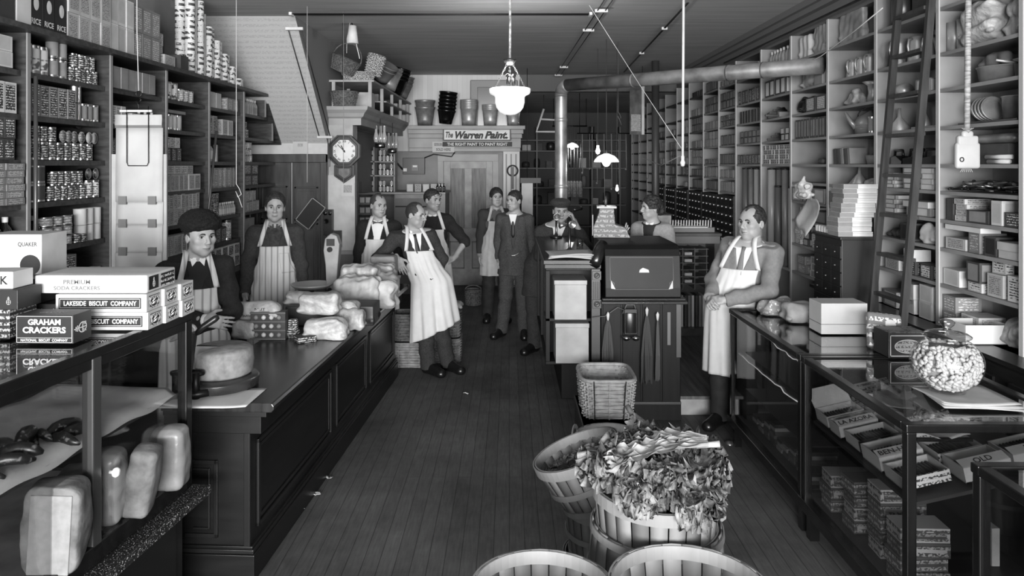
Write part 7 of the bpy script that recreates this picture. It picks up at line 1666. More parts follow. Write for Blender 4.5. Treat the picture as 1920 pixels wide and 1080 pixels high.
# closed cigar boxes standing on the showcase floor
rs = random.Random(8); y = 3.78; k = 0
CB = [M(.30, .5, kind='print', sc=50, v2=.6), M(.24, .5, kind='print', sc=50, v2=.5), M(.55, .6, kind='print', sc=45, v2=.2), M(.2, .5, kind='print', sc=60, v2=.45)]
names = []
for i, (yy, n_) in enumerate(((3.72, 3), (3.50, 4), (3.28, 5), (3.06, 4))):
    for t in range(n_):
        w_ = .21; hh = .062; o = MB().box(0, w_, 0, .12, 0, hh, 0).box(-.001, w_+.001, -.001, .121, hh*.80, hh*.84, 1).box(.015, w_-.015, -.0015, 0, .010, hh*.72, 2).build('closed_cigar_box', [CB[(i+t) % 4], INK, CB[(i+t+1) % 4]], None, .002, (1.67+.015*((t*3+i) % 3), yy, .222+t*.0635), rs.uniform(-.06, .06)); tag(o, 'closed cigar box, '+('lowest', 'second', 'third', 'fourth', 'top')[t]+' in the '+('farthest', 'third', 'second', 'nearest')[i]+' floor stack of the cigar showcase', 'cigar box')
for i, (yy, x_) in enumerate(((3.62, 1.70), (3.42, 1.68), (3.22, 1.95))):
    o = MB().box(0, .035, 0, .10, 0, .17).box(-.0015, 0, .008, .092, .012, .158, 1).build('carton_box', [PL_L, LBP], None, .002, (x_+.22, yy, .222)); tag(o, 'pale upright carton standing '+('at the far end', 'in the middle', 'towards the viewer')[i]+' behind the floor stacks of cigar boxes', 'carton')
o = MB().box(0, .24, 0, .006, 0, .20).build('round_label_card', LBW, None, 0, (1.98, 2.05, .64)); tag(o, 'white card with a dark ring label in the lower right showcase', 'card')
m = MB().lathe([(.075, 0), (.05, .001)], 30, T=Matrix.Rotation(PI/2, 4, 'X'), cap0=False, cap1=False).build('ring_print', INK, o, loc=(.11, -.0015, .10))
o = MB().box(-.08, .08, 0, .1, 0, .02).build('white_tray', PL_W, None, .002, (1.83, 2.0, .62)); tag(o, 'small white tray in the lower right showcase', 'tray')
# ---- things on the showcases
ZT = .981
def bx(name, label, x0, x1, y0, y1, z, h, mats, rz=0, bev=.002, cat='box', open_=False):
    w, l = x1-x0, y1-y0; m = MB()
    if open_: 
        t = .006; m.box(0, w, 0, l, 0, t); m.box(0, w, 0, t, 0, h); m.box(0, w, l-t, l, 0, h); m.box(0, t, t, l-t, 0, h); m.box(w-t, w, t, l-t, 0, h)
    else: m.box(0, w, 0, l, 0, h)
    o = m.build(name, mats, None, bev, (x0, y0, z), rz); return tag(o, label, cat)
o = bx('white_box', 'big plain white cardboard box on the cracked showcase', 1.925, 2.21, 4.42, 4.60, ZT, .19, M(.70, .7, kind='noise', amt=.03)); MB().box(-.004, .289, -.004, .184, .06, .063).build('lid_edge', PL_M, o)
lump('brown_loaf', 'bread', 'brown loaf-shaped parcel behind the white box on the showcase', (1.93, 4.78, ZT), (.20, .16, .13), mat=KRAFT, seed=41, r=.05)
o = lump('lace_bundle', 'bundle', 'pile of crumpled pale lace and packets beside the cardigan man', (1.88, 5.02, ZT), (.22, .16, .10), mat=M(.5, .7, kind='speckle', sc=60, v2=.85), seed=42, wr=.014, r=.04)
o = MB().rbox(0, .19, -.02, .02, 0, .205, .015).build('picture_packet', M(.42, .4, kind='print', sc=30, v2=.8), None, loc=(2.05, 4.10, ZT+.001)); o.rotation_euler = (-.35, .10, -.1); tag(o, 'glossy pictured packet leaning between white box and dark oval-label box', 'packet')
MB().box(.02, .17, -.022, -.02, .045, .085).build('title_band', M(.12, .4), o); MB().box(.03, .16, -.0235, -.0225, .052, .078).build('band_print', LBP, o); MB().lathe([(.03, 0), (0, .001)], 20, T=Matrix.Rotation(PI/2, 4, 'X'), cap0=False).build('round_picture', PL_W, o, loc=(.125, -.0215, .14))
o = bx('oval_label_box', 'dark square box with white oval label on the showcase', 2.055, 2.265, 3.88, 4.04, ZT, .135, M(.13, .45)); m = MB(); m.tube([(.105+.072*math.cos(a), -.001, .062+.036*math.sin(a)) for a in np.linspace(0, 2*PI, 28, endpoint=False)], .002, 4, closed=True)
for q in ((.008, .202, .008, .012), (.008, .202, .118, .122), (.008, .012, .008, .122), (.198, .202, .008, .122)): m.box(q[0], q[1], -.001, 0, q[2], q[3])
m.lathe([(.07, 0), (0, .0005)], 28, (.105, -.0005, .062), T=Matrix.Rotation(PI/2, 4, 'X') @ Matrix.Diagonal((1, .5, 1, 1)), mat=1, cap0=False); m.build('label', [PL_W, M(.6, .5, kind='print', sc=60, v2=.3)], o); MB().box(.003, .207, .003, .157, .135, .1365).build('lid_print', M(.5, .5, kind='print', sc=50, v2=.15), o)
for k in range(3):
    m = MB(); m.grid(lambda u, v: (u*.34, v*.26, .004+.005*k+.004*math.sin(u*4+v*2+k)+.015*max(0, .15-u)*(k+1)), 10, 8); o = m.build('newspaper', M(.66, .8, kind='noise', amt=.08), None, loc=(1.86, 3.06, ZT+.001+.002*k), rz=-.10+.07*k, solid=.001); tag(o, 'folded newspaper sheet lying under the candy jar, '+('lowest', 'middle', 'uppermost')[k], 'newspaper')
# candy jar
jx, jy, jz, jr = 1.985, 3.25, ZT+.022, .150
j = empty('candy_jar', (jx, jy, jz), 0, 'round glass jar of white candies with knobbed glass lid on the showcase', 'jar')
gp = [(.06, 0), (.075, .002)]+[(jr*math.cos(a), .128+.128*math.sin(a)) for a in np.linspace(-1.05, 1.02, 16)]+[(.085, .238), (.095, .246)]
JG = glass_mat('jar_glass', .97, 1.5, 1.2)
MB().lathe(gp, 48, cap1=False).build('globe', JG, j)
MB().lathe([(.098, .246), (.100, .252), (.085, .262), (.05, .272), (.018, .277), (.014, .284), (.030, .300), (.034, .312), (.022, .322), (0, .324)], 32, cap0=False).build('glass_lid', glass_mat('lid_glass', .85, 1.5, 3.0), j)
rs = random.Random(2); m = MB()
n = 0
for k in range(760):
    z = rs.uniform(-.92, .78); a = rs.uniform(0, 2*PI); rr = .128*rs.uniform(.86, .97); sq = math.sqrt(1-z*z); c = Vector((rr*1.10*sq*math.cos(a), rr*1.10*sq*math.sin(a), .128+rr*z)); 
    if z > .6: c.z = .128+.128*.62+rs.uniform(-.01, .004)
    nrm = Vector((sq*math.cos(a), sq*math.sin(a), z)); t = nrm.orthogonal().normalized(); t.rotate(Matrix.Rotation(rs.uniform(0, 6.3), 3, nrm)); L_ = .0115
    m.tube([c-t*L_, c-t*L_*.8, c+t*L_*.8, c+t*L_], [.004, .0085, .0085, .004], 6)
m.lathe([(0, .01), (.10, .05), (.118, .128), (.10, .195), (0, .20)], 20, mat=1)
o = m.build('candies', [M(.64, .6), M(.55, .6)], j); o['kind'] = 'stuff'
o = bx('open_tray_box', 'open white cardboard box on the ledge of the right shelving', 2.60, 2.86, 4.08, 4.28, 1.002, .11, M(.74, .7), open_=True)
# sheets lying under the glass
for k, (x, y, l) in enumerate(((1.68, 3.42, 'white printed picture card lying under the glass top near the jar'), (1.70, 2.98, 'crumpled clear wrappers under the glass at the near corner'))):
    o = MB().grid(lambda u, v: (u*.22, v*.14, .003*math.sin(u*7+k)*(1+3*k)), 8, 6).build('printed_card', LBP if k == 0 else M(.6, .2, spec=.9), None, loc=(x, y, .895), rz=-.5*(1-k), solid=.001); tag(o, l, 'card')
    MB().box(.0, .23, 0, .02, -.02, -.008).build('support', FR2, o)
# ============================================================ RIGHT SHELVES
RB = {0: 'bay right of the ladder', 1: 'bay behind the ladder', 2: 'bay over the drawer cabinet', 3: 'bay where the pipe ends', 4: 'bay left of the pipe end', 5: 'bay above the standing rolls', 6: 'first dark bay beyond the rolls', 7: 'second dark bay beyond the rolls', 8: 'third dark bay beyond the rolls'}
RY = {0: 3.84, 1: 4.59, 2: 5.37, 3: 6.18, 4: 6.99, 5: 7.82, 6: 8.69, 7: 9.40, 8: 10.15, 9: 10.95, 10: 11.75, 11: 12.6}
RN = {3.03: 'topmost shelf,', 2.74: 'second shelf down,', 2.51: 'third shelf down,', 2.27: 'fourth shelf down,', 2.03: 'fifth shelf down,', 1.86: 'sixth shelf down,', 1.68: 'seventh shelf down,', 1.50: 'eighth shelf down,', 1.27: 'ninth shelf down,', 1.0: 'lowest ledge,'}
def R(b, z, me, name, cat, y0, n, dy, look, zo=0, **k):
    row('R', me, name, cat, RY[b]+y0, n, dy, z+zo+.001, look, ('on ' if not zo else 'stacked, ')+RN[z]+' '+RB[b], **k)
def R1(b, z, o, y, x, label, cat, rz=0, zo=0, rot=None):
    o.location = (XSR+x, RY[b]+y, z+.001+zo); o.rotation_euler = rot or (0, 0, rz); tag(o, label+', '+RN[z].replace(',', '')+', '+RB[b], cat); return o
TINS = M(.62, .38, .45, kind='noise', amt=.15, sc=8)
def pan(name, r, h, handle=0, mat=TINS, lid=False):
    o = MB().lathe([(0, .003), (r*.9, .003), (r*.93, 0), (r, h), (r+.006, h+.002), (r+.006, h+.006), (r-.004, h+.004), (r*.88, .008), (0, .008)], 26, cap0=False).build(name, mat)
    if handle: MB().tube([(-r, 0, h*.8), (-r-handle, 0, h*.95)], .007, 6).build('handle', mat, o)
    if lid: MB().lathe([(r, h+.006), (r*.6, h+.035), (.015, h+.045), (.012, h+.055), (.018, h+.065), (0, h+.07)], 20, cap0=False).build('lid', mat, o)
    return o
def pitcher(name, r, h, mat=TINS, spout=True):
    o = MB().lathe([(0, 0), (r, 0), (r*.98, h*.1), (r*.75, h*.8), (r*.78, h), (r*.74, h), (r*.7, h*.8), (r*.9, .01), (0, .01)], 20).build(name, mat)
    MB().tube([(0, r*.75, h*.9), (0, r*1.35, h*.85), (0, r*1.5, h*.6), (0, r*1.3, h*.35), (0, r*.95, h*.2)], .007, 6).build('handle', mat, o)
    if spout: MB().tube([(0, -r*.8, h*.5), (0, -r*1.3, h*.75), (0, -r*1.6, h)], [.018, .012, .009], 8).build('spout', mat, o)
    return o
def kettle(name, r, h, mat=TINS):
    o = MB().lathe([(0, 0), (r, 0), (r, h*.55), (r*.85, h*.75), (r*.4, h*.88), (r*.38, h*.9), (r*.15, h*.95), (.012, h), (0, h)]+[], 26).lathe([(r*1.005, h*.2), (r*1.02, h*.22), (r*1.005, h*.24)], 26).lathe([(r*1.005, h*.36), (r*1.02, h*.38), (r*1.005, h*.40)], 26).build(name, mat)
    MB().tube([(0, -r*.9, h*.3), (0, -r*1.25, h*.55), (0, -r*1.6, h*.95)], [.03, .018, .011], 8).build('spout', mat, o)
    MB().tube([(0, r*.8*math.cos(a), h*.75+h*.4*math.sin(a)) for a in np.linspace(0, PI, 12)], .005, 5).build('handle', IRON, o); return o
def funnel(name, r, h, mat=TINS): return MB().lathe([(r, 0), (r*1.02, .004), (.014, h*.62), (.010, h), (.007, h), (.012, h*.6), (r*.95, .004)], 22, cap0=False, cap1=False).build(name, mat)
# bay 0, right of the ladder
o = lump('paper_parcel', 'parcel', 'x', (0, 0, 0), (.24, .30, .26), mat=PAPERW, seed=51, wr=.014, r=.06); R1(0, 2.74, o, .42, .13, 'large crumpled white paper parcel', 'parcel')
o = lump('paper_parcel', 'parcel', 'x', (0, 0, 0), (.2, .16, .22), mat=PAPERW, seed=52, wr=.014, r=.06); R1(0, 2.74, o, .16, .16, 'smaller white paper parcel leaning at the right', 'parcel')
for k in range(2): R1(0, 2.74, MB().cyl((0, 0, 0), .045, .19, 18).build('tall_canister', TINS), .62+.10*k-.01, .08, ['near', 'far'][k]+' tall metal canister', 'canister')
R1(0, 2.51, pan('deep_pan', .16, .085, .0), .36, .18, 'wide round metal pan', 'pan'); R1(0, 2.51, pan('saucepan', .10, .10, .12), .12, .16, 'smaller metal pan at the right edge', 'pan')
o = lump('parcel', 'parcel', 'x', (0, 0, 0), (.2, .24, .08), mat=M(.4, .6), seed=53, wr=.01); R1(0, 2.51, o, .36, .18, 'lumpy grey bundle in the round pan', 'bundle', zo=.092)
R1(0, 2.27, pan('stock_pot', .085, .125), .26, .17, 'shiny straight-sided pot', 'pot', zo=.02); R1(0, 2.27, MB().rbox(-.12, .12, -.26, .26, 0, .016, .006).build('muffin_tray', M(.4, .4, .8)), .36, .16, 'flat baking tray under the shiny pot', 'tray')
for k in range(4): R1(0, 2.27, MB().lathe([(.07, 0), (.075, .02), (.07, .02), (.06, .005)], 18, T=Matrix.Rotation(PI/2-.2, 4, 'X')).build('tin_plate', TINS), .45+.03*k, .14, 'tin plate '+('one', 'two', 'three', 'four')[k]+' places from the shiny pot', 'plate', zo=.09)
R1(0, 2.03, MB().rbox(-.10, .10, -.19, .19, 0, .06, .03).build('oval_roaster', TINS), .40, .2, 'oval roasting tin', 'roaster', zo=.12); R1(0, 2.03, MB().box(-.14, .14, -.22, .22, 0, .117).build('low_crate', PL_D), .40, .19, 'dark carton under the oval roaster', 'carton'); R1(0, 2.03, MB().box(-.01, .01, -.05, .05, 0, .2).box(-.013, -.01, -.04, .04, .02, .17, 1).build('grater', [M(.4, .4, .7), M(.45, .4, .6, kind='speckle', sc=90, v2=.1)]), .10, .12, 'flat metal grater stood on end', 'grater')
for k in range(4): R1(0, 2.03, MB().tube([(0, -.08, 0), (0, .08, 0)], .013, 10).build('candle', PL_W), .22+.05*(k % 2), .03+.03*(k % 2), ('lower', 'upper')[k//2]+' '+('near', 'far')[k % 2]+' white candle', 'candle', zo=.014+.027*(k//2), rz=.1*k)
rs = random.Random(6)
for k in range(16):
    L_ = rs.uniform(.06, .13); o = MB().tube([(0, -L_, 0), (0, 0, .01), (0, L_, 0)], [.010, .012, .006], 6).tube([(0, L_, 0), (.02, L_+.02, .005), (-.02, L_+.02, 0)], .008, 6).build('hand_tool', [M(.13, .4, .5), M(.5, .35, .8), M(.22, .5)][k % 3]); R1(0, 1.86, o, .12+.55*rs.random(), .06+.12*rs.random(), 'small metal tool in the jumbled heap', 'tool', rz=rs.uniform(0, PI), zo=.014+.02*(k % 3)); o['group'] = 'tools heaped right of the ladder'
def stackrow(b, z, ylist, side='R'):
    for (y, w, hh, n_, mt, lb, look, nm) in ylist: R(b, z, carton(w, .16, hh, mt, lb), nm, 'box', y, 1, .1, look, tiers=n_, dz=hh+.001, x=-.10, jit=.006, turn=.06)
stackrow(0, 1.68, [(.66, .07, .135, 1, PL_D, PL_D, 'dark upright box', 'upright_box'), (.56, .10, .033, 4, PL_L, PR_GR, 'small pale flat box', 'flat_box'), (.40, .18, .075, 1, PL_D, PL_M, 'dark box with a round spot', 'flat_box'), (.23, .09, .14, 1, PL_W, PL_L, 'crumpled white box', 'tall_box'), (.09, .14, .08, 1, PL_D, PR_DK, 'dark wide box', 'dark_box')])
stackrow(0, 1.50, [(.60, .20, .07, 1, PL_L, PR_GR, 'long pale lettered box', 'long_box'), (.42, .10, .12, 1, PL_M, PR_MD, 'grey square box', 'square_box'), (.29, .10, .11, 1, PL_D, PL_K, 'open dark box', 'open_box'), (.13, .18, .045, 2, PL_L, PL_L, 'flat pale box', 'flat_box')])
R(0, 1.50, carton(.34, .12, .03, PL_W, PL_W), 'long_white_box', 'box', .52, 1, .1, 'long white lidded box', zo=.122)
stackrow(0, 1.27, [(.64, .17, .10, 1, PL_W, PL_L, 'white box lying open', 'white_box'), (.42, .13, .055, 1, PL_L, PR_LT, 'pale box with capital lettering', 'letter_box'), (.25, .13, .13, 1, PL_L, PR_GR, 'square grey printed box', 'printed_box'), (.09, .11, .14, 1, PL_W, PR_LT, 'white speckled packet', 'speckled_packet')])
R(0, 1.27, carton(.12, .12, .12, PL_D, PL_M), 'dark_box', 'box', .42, 1, .1, 'dark box with a grey label', zo=.057); R(0, 1.27, carton(.11, .05, .09, PL_L, PR_LT), 'star_card', 'card', .25, 1, .1, 'pale card with a dark star', zo=.132)
stackrow(0, 1.0, [(.66, .13, .10, 2, PL_M, PR_MD, 'grey banded box', 'banded_box'), (.46, .16, .12, 1, PL_L, PR_GR, 'pale box with side print', 'pale_box')])
o = lump('cloth_bag', 'bag', 'x', (0, 0, 0), (.2, .26, .15), mat=M(.5, .5, kind='noise', amt=.35, sc=20), seed=54, wr=.014, r=.05); R1(0, 1.0, o, .12, .15, 'glossy crumpled bag at the far right', 'bag')
R(0, 1.0, carton(.12, .14, .10, PL_L, PL_L), 'cube_box', 'box', -.30, 2, .16, 'pale cube box'); R(0, 1.27, carton(.12, .14, .17, PL_D, PR_MD), 'dark_box', 'box', -.30, 2, .16, 'dark upright box at the right edge')
# bay 1, behind the ladder
R1(1, 3.03, MB().cyl((0, 0, 0), .075, .25, 20).build('metal_drum', M(.35, .4, .6)), .60, .10, 'dull metal drum', 'drum'); R1(1, 3.03, MB().box(-.1, .1, -.14, .14, 0, .2).build('dark_case', PL_D), .25, .15, 'dark case', 'case')
for k, y in enumerate((.64, .42, .26)): R1(1, 2.74, pitcher('pitcher', .068-.008*k, .20-.02*k, TINS), y, .10, ('tall', 'middle', 'small')[k]+' metal pitcher', 'pitcher', rz=PI/2+.4)
R1(1, 2.74, kettle('teapot', .06, .13), .12, .14, 'shiny squat teapot', 'teapot', rz=-PI/2)
R1(1, 2.51, MB().tube([(0, -.06, .05), (0, .08, .05)], .05, 16).build('tin_lantern', TINS), .60, .10, 'round lantern lying on its side', 'lantern'); R(1, 2.51, carton(.16, .1, .09, PL_M, PL_L), 'grey_box', 'box', .22, 1, .2, 'grey box')
R1(1, 2.27, funnel('funnel', .085, .17), .66, .11, 'large funnel partly behind the ladder', 'funnel'); R1(1, 2.27, funnel('funnel', .045, .14), .33, .10, 'small bright funnel between the ladder rails', 'funnel', zo=.02); R1(1, 2.27, MB().rbox(-.07, .07, -.16, .16, 0, .018, .008).build('tin_tray', TINS), .25, .12, 'shiny shallow tray under the small funnel', 'tray')
for k, y in enumerate((.62, .38, .17)): R1(1, 2.03, MB().prism([(-.10, 0), (.09, 0), (.09, .04), (-.02, .06), (-.10, .02)], -.045, .045, 'X').tube([(0, .07, .04), (0, .06, .10), (0, -.04, .10), (0, -.05, .05)], .010, 6).build('flat_iron', M(.14, .3, .6)), y, .09, ('first', 'second', 'third')[k]+' dark flat iron', 'flat iron', rz=.4*k)
stackrow(1, 1.86, [(.64, .13, .025, 4, PL_M, PL_L, 'thin grey pad', 'pad'), (.38, .16, .035, 4, PL_M, PL_W, 'thick grey book', 'book'), (.16, .14, .034, 4, PL_L, PL_W, 'white-edged book', 'book')])
stackrow(1, 1.68, [(.62, .14, .03, 4, PL_M, PL_L, 'grey flat box', 'flat_box'), (.26, .26, .055, 1, PL_M, PL_L, 'long box with a pale strip', 'long_box')]); R(1, 1.68, carton(.3, .15, .04, PL_L, PL_L), 'long_box', 'box', .26, 1, .1, 'long pale box', zo=.057)
o = lump('gloves', 'gloves', 'x', (0, 0, 0), (.14, .2, .06), mat=PL_D, seed=56, wr=.012); R1(1, 1.50, o, .62, .12, 'limp dark gloves', 'gloves'); o = lump('cloth', 'cloth', 'x', (0, 0, 0), (.06, .16, .13), mat=PL_L, seed=57, wr=.012); R1(1, 1.50, o, .18, .06, 'pale folded cloth hung over the shelf edge', 'cloth'); R(1, 1.50, carton(.12, .14, .12, PL_D, PL_K), 'dark_box', 'box', .38, 1, .1, 'dark box with a tag')
stackrow(1, 1.27, [(.60, .20, .09, 1, PL_L, PR_GR, 'pale box with a lid ajar', 'lidded_box'), (.36, .11, .09, 1, PL_D, PR_DK, 'dark lettered box', 'dark_box'), (.18, .14, .09, 1, PL_D, PR_LT, 'black and white boxes', 'label_box')]); R(1, 1.27, carton(.12, .12, .08, PL_W, PL_W), 'white_box', 'box', .36, 1, .1, 'white box', zo=.092)
stackrow(1, 1.0, [(.62, .20, .11, 1, PL_M, PL_L, 'large grey lidded box', 'lidded_box'), (.38, .15, .10, 2, PL_W, PL_L, 'square pale lidded box', 'lidded_box'), (.17, .15, .11, 2, PL_W, PL_L, 'pale lidded box', 'lidded_box')])
# bay 2
o = lump('wrapped_board', 'parcel', 'x', (0, 0, 0), (.05, .40, .26), mat=M(.5, .5, kind='noise', amt=.15), seed=58, wr=.003, r=.01); R1(2, 3.03, o, .52, .08, 'large wrapped flat parcel', 'parcel'); R1(2, 3.03, MB().cyl((0, 0, 0), .07, .22, 18).build('metal_drum', M(.4, .4, .6)), .12, .12, 'dull metal drum', 'drum')
for k, y in enumerate((.55, .41, .27)): R1(2, 2.74, pitcher('tin_mug', .052, .155, TINS, False), y, .09, ('far', 'middle', 'near')[k]+' tall handled tin mug', 'mug', rz=PI/2+.5)
o = lump('paper_bag', 'bag', 'x', (0, 0, 0), (.12, .18, .13), mat=M(.55, .5, kind='noise', amt=.3, sc=20), seed=59, wr=.014, r=.04); R1(2, 2.51, o, .55, .12, 'crumpled glossy paper bag', 'bag'); R1(2, 2.51, MB().lathe([(.05, 0), (.035, .08), (.04, .14), (.08, .17)], 18).build('tin_horn', TINS), .28, .12, 'flared metal vessel', 'vessel')
R1(2, 2.27, kettle('kettle', .115, .19, M(.52, .38, .4)), .40, .16, 'banded grey kettle with long spout', 'kettle', rz=-PI/2-.5); R(2, 2.27, can(.03, .13, PL_M), 'tin_can', 'can', .20, 2, -.09, 'bright narrow can')
for k in range(5): R1(2, 2.03, MB().box(-.07, .07, -.02, .02, 0, .13).build('book', [PL_D, PL_D, PL_M, PL_D, PL_M][k]), .72-.062*k, .09, ('first', 'second', 'third', 'fourth', 'fifth')[k]+' leaning book from the far end', 'book', rot=(-.12, 0, 0)) 
R1(2, 2.03, MB().lathe([(.07, 0), (.085, .07), (.08, .07), (.06, .005)], 20).build('wooden_bowl', PL_M), .20, .11, 'grey bowl', 'bowl')
R1(2, 1.86, funnel('funnel', .085, .155), .48, .11, 'pale funnel standing mouth down', 'funnel'); o = lump('paper_parcel', 'parcel', 'x', (0, 0, 0), (.1, .12, .05), mat=PL_L, seed=60, wr=.01); R1(2, 1.86, o, .25, .12, 'little pale parcel', 'parcel')
R(2, 1.68, carton(.2, .14, .12, PL_M, PL_M), 'grey_box', 'box', .2, 3, .24, 'plain grey box'); R(2, 1.50, carton(.2, .14, .12, PL_M, PL_D), 'grey_box', 'box', .2, 3, .24, 'dark-fronted box'); R(2, 1.27, carton(.2, .14, .16, PL_D, PL_M), 'grey_box', 'box', .2, 3, .24, 'dark box')
# bays 3 to 5
for k, (y, w, h, mt) in enumerate(((.62, .26, .22, PL_L), (.30, .24, .26, M(.55, .5)))): o = lump('paper_parcel', 'parcel', 'x', (0, 0, 0), (.14, w, h), mat=mt, seed=61+k, wr=.006, r=.02); R1(3, 3.03, o, y, .12, ('far', 'near')[k]+' big wrapped parcel', 'parcel')
o = lump('paper_parcel', 'parcel', 'x', (0, 0, 0), (.16, .28, .17), mat=M(.55, .35, kind='noise', amt=.25, sc=10), seed=63, wr=.01, r=.05); R1(3, 2.74, o, .55, .12, 'round glossy parcel', 'parcel'); R(3, 2.74, carton(.16, .14, .14, PL_M, PL_M), 'grey_box', 'box', .2, 1, .2, 'plain grey box')
o = lump('dark_bundle', 'bundle', 'x', (0, 0, 0), (.16, .24, .14), mat=PL_K, seed=64, wr=.02, r=.05); R1(3, 2.51, o, .62, .12, 'black tangled bundle', 'bundle'); R(3, 2.51, carton(.2, .14, .13, PL_D, PR_MD), 'dark_box', 'box', .15, 2, .22, 'dark box')
R(3, 2.27, carton(.05, .13, .18, PL_D, PL_M), 'book', 'book', .10, 10, .065, 'dark upright book', turn=.02); R(3, 2.03, can(.035, .045, PL_W, PL_W), 'paper_roll', 'roll', .10, 1, .1, 'small white roll', tiers=4, dz=.046); R1(3, 2.03, MB().rbox(-.07, .07, -.05, .05, 0, .055, .02).build('dark_tin', PL_D), .24, .1, 'small dark tin beside the white rolls', 'tin')
R(3, 1.68, carton(.22, .16, .13, PL_M, PL_L), 'labelled_box', 'box', .16, 3, .25, 'grey box with a pale label'); stackrow(3, 1.50, [(.62, .06, .12, 1, PL_L, PL_L, 'pale folded card', 'card'), (.45, .11, .14, 1, PL_D, PL_W, 'dark box with a white label', 'label_box'), (.2, .25, .11, 1, PL_D, PL_M, 'dark box', 'dark_box')])
stackrow(3, 1.27, [(.68, .13, .045, 4, PL_L, PR_LT, 'pale small box', 'small_box'), (.50, .12, .06, 3, PL_D, PL_L, 'dark small box', 'small_box'), (.3, .14, .05, 3, PL_L, PR_LT, 'white-ended box', 'small_box')]); stackrow(3, 1.0, [(.62, .2, .08, 2, PL_M, PR_MD, 'grey box', 'box_low'), (.3, .2, .06, 3, PL_L, PL_M, 'pale box', 'box_low')])
R(4, 3.03, bottle(.03, .2, GLASSL, PL_M), 'bottle', 'bottle', .1, 8, .085, 'clear bottle with a bright top'); R(4, 2.74, carton(.12, .14, .17, PL_D, PL_W), 'label_box', 'box', .2, 4, .15, 'dark box with a white face')
for k in range(7): R1(4, [2.51, 2.27][k % 2], MB().tube([(0, -.22, .01), (0, .1, .02), (.01, .2, .03)], [.012, .014, .02], 6).build('saw_handle', PL_D), .35+.04*k, .0+.02*k, 'dark tool handle jutting out, '+('first', 'second', 'third', 'fourth', 'fifth', 'sixth', 'seventh')[k], 'tool', rz=-.9+.07*k, zo=.03*(k//2))
R(4, 2.51, carton(.3, .14, .06, PL_D, PL_M), 'dark_box', 'box', .5, 1, .2, 'long dark box'); R(4, 2.27, carton(.1, .13, .06, PL_D, PL_L), 'small_box', 'box', .12, 2, .11, 'small box with a knob picture', tiers=2, dz=.062)
R(4, 2.03, carton(.062, .12, .048, PL_L, M(.5, .6, kind='print', sc=50, v2=.1)), 'spool_box', 'box', .06, 12, .063, 'little spotted box', tiers=4, dz=.049)
R(5, 3.03, carton(.2, .14, .14, PL_M, PL_M), 'grey_box', 'box', .2, 3, .26, 'grey box'); R(5, 2.74, carton(.09, .14, .15, PL_D, PR_DK), 'dark_box', 'box', .12, 6, .12, 'dark small box'); R(5, 2.51, carton(.07, .13, .14, PL_D, PL_D), 'dark_box', 'box', .1, 7, .1, 'narrow dark box', turn=.1); R(5, 2.27, carton(.12, .13, .07, PL_D, PL_M), 'dark_box', 'box', .1, 5, .14, 'low dark box', tiers=2, dz=.071); R(5, 2.03, carton(.08, .13, .11, PL_D, PR_DK), 'dark_box', 'box', .08, 8, .1, 'small dark packet', tiers=1)
# standing rolls in the tall bays
for b in (4, 5):
    for k in range(8):
        r_ = .034 if k % 3 else .042; h = .98 if (k*5+b) % 4 else .80; mt = [M(.42, .4, kind='noise', amt=.1), M(.56, .35), M(.34, .4)][(k+b) % 3]
        o = MB().cyl((0, 0, 0), r_, h, 16).lathe([(r_+.003, h-.01), (r_+.003, h+.006), (0, h+.006)], 16, mat=1).build('shade_roll', [mt, PL_K]); o.location = (2.80+.05*(k % 2), RY[b]+.09+k*.094, 1.002); tag(o, 'tall grey roll standing among the rolls in the '+('nearer', 'farther')[b-4]+' tall bay, '+('light', 'pale', 'dark')[(k+b) % 3]+(' short' if h < .9 else ' full-height'), 'roll', 'shade rolls %d %d %d' % (b, (k+b) % 3, h < .9))
# far dark bays: boxes above, banks of drawers with white knobs below
DWM = [M(.10, .4), M(.9, .3), M(.16, .4)]
drw = MB().box(-.02, .0, -.085, .085, 0, .10, 0).box(-.022, -.02, -.08, .08, .003, .006, 2).lathe([(.004, 0), (.009, .008), (.010, .014), (0, .018)], 8, (-.02, 0, .055), T=Matrix.Rotation(-PI/2, 4, 'Y'), mat=1).data('drawer', DWM)
for b in range(6, 12):
    e = empty('drawer_bank', (2.745, RY[b]+.02, 0), 0, 'bank of small dark drawers with white knobs, number of bays past the rolls: '+('one', 'two', 'three', 'four', 'five', 'six')[b-6], 'drawers')
    MB().box(0, .1, 0, .70, 1.02, 1.64).build('carcase', M(.1, .5), e)
    for r_ in range(6):
        for c in range(4): o = bpy.data.objects.new('drawer', drw); COL.objects.link(o); o.parent = e; o.location = (-.002, .088+c*.174, 1.03+r_*.102)
    for z in (1.68, 1.86, 2.03, 2.27, 2.51, 2.74, 3.03):
        if z == 1.68 and b < 9: pass
        w = rs.choice((.06, .09, .12)); n_ = int(.66/(w+.012)); h = rs.choice((.07, .10, .13)); mt, lb = rs.choice(((PL_D, PR_DK), (PL_D, PL_D), (PL_M, PR_MD), (PL_D, PL_M), (PL_M, PR_GR)))
        if b > 8 and z > 2.6: continue
        nmb = ('first', 'second', 'third', 'fourth', 'fifth', 'sixth')[b-6]
        row('R', carton(w, .13, h if z < 1.9 and False else min(h, .13), mt, lb), 'shelf_box', 'box', RY[b]+.07, n_ if b < 9 else max(2, n_//2), w+.012 if b < 9 else (w+.012)*2, z+.001, {PL_D.name: 'dark', PL_M.name: 'grey'}[mt.name]+' shelf box', RN[z].replace(' down,', ' down')+', '+nmb+' dark bay past the rolls', tiers=1 if rs.random() < .6 or z in (1.68, 1.86) else 2, dz=min(h, .13)+.001 if h < .11 else .0 if False else min(h, .13)+.001, turn=.05)
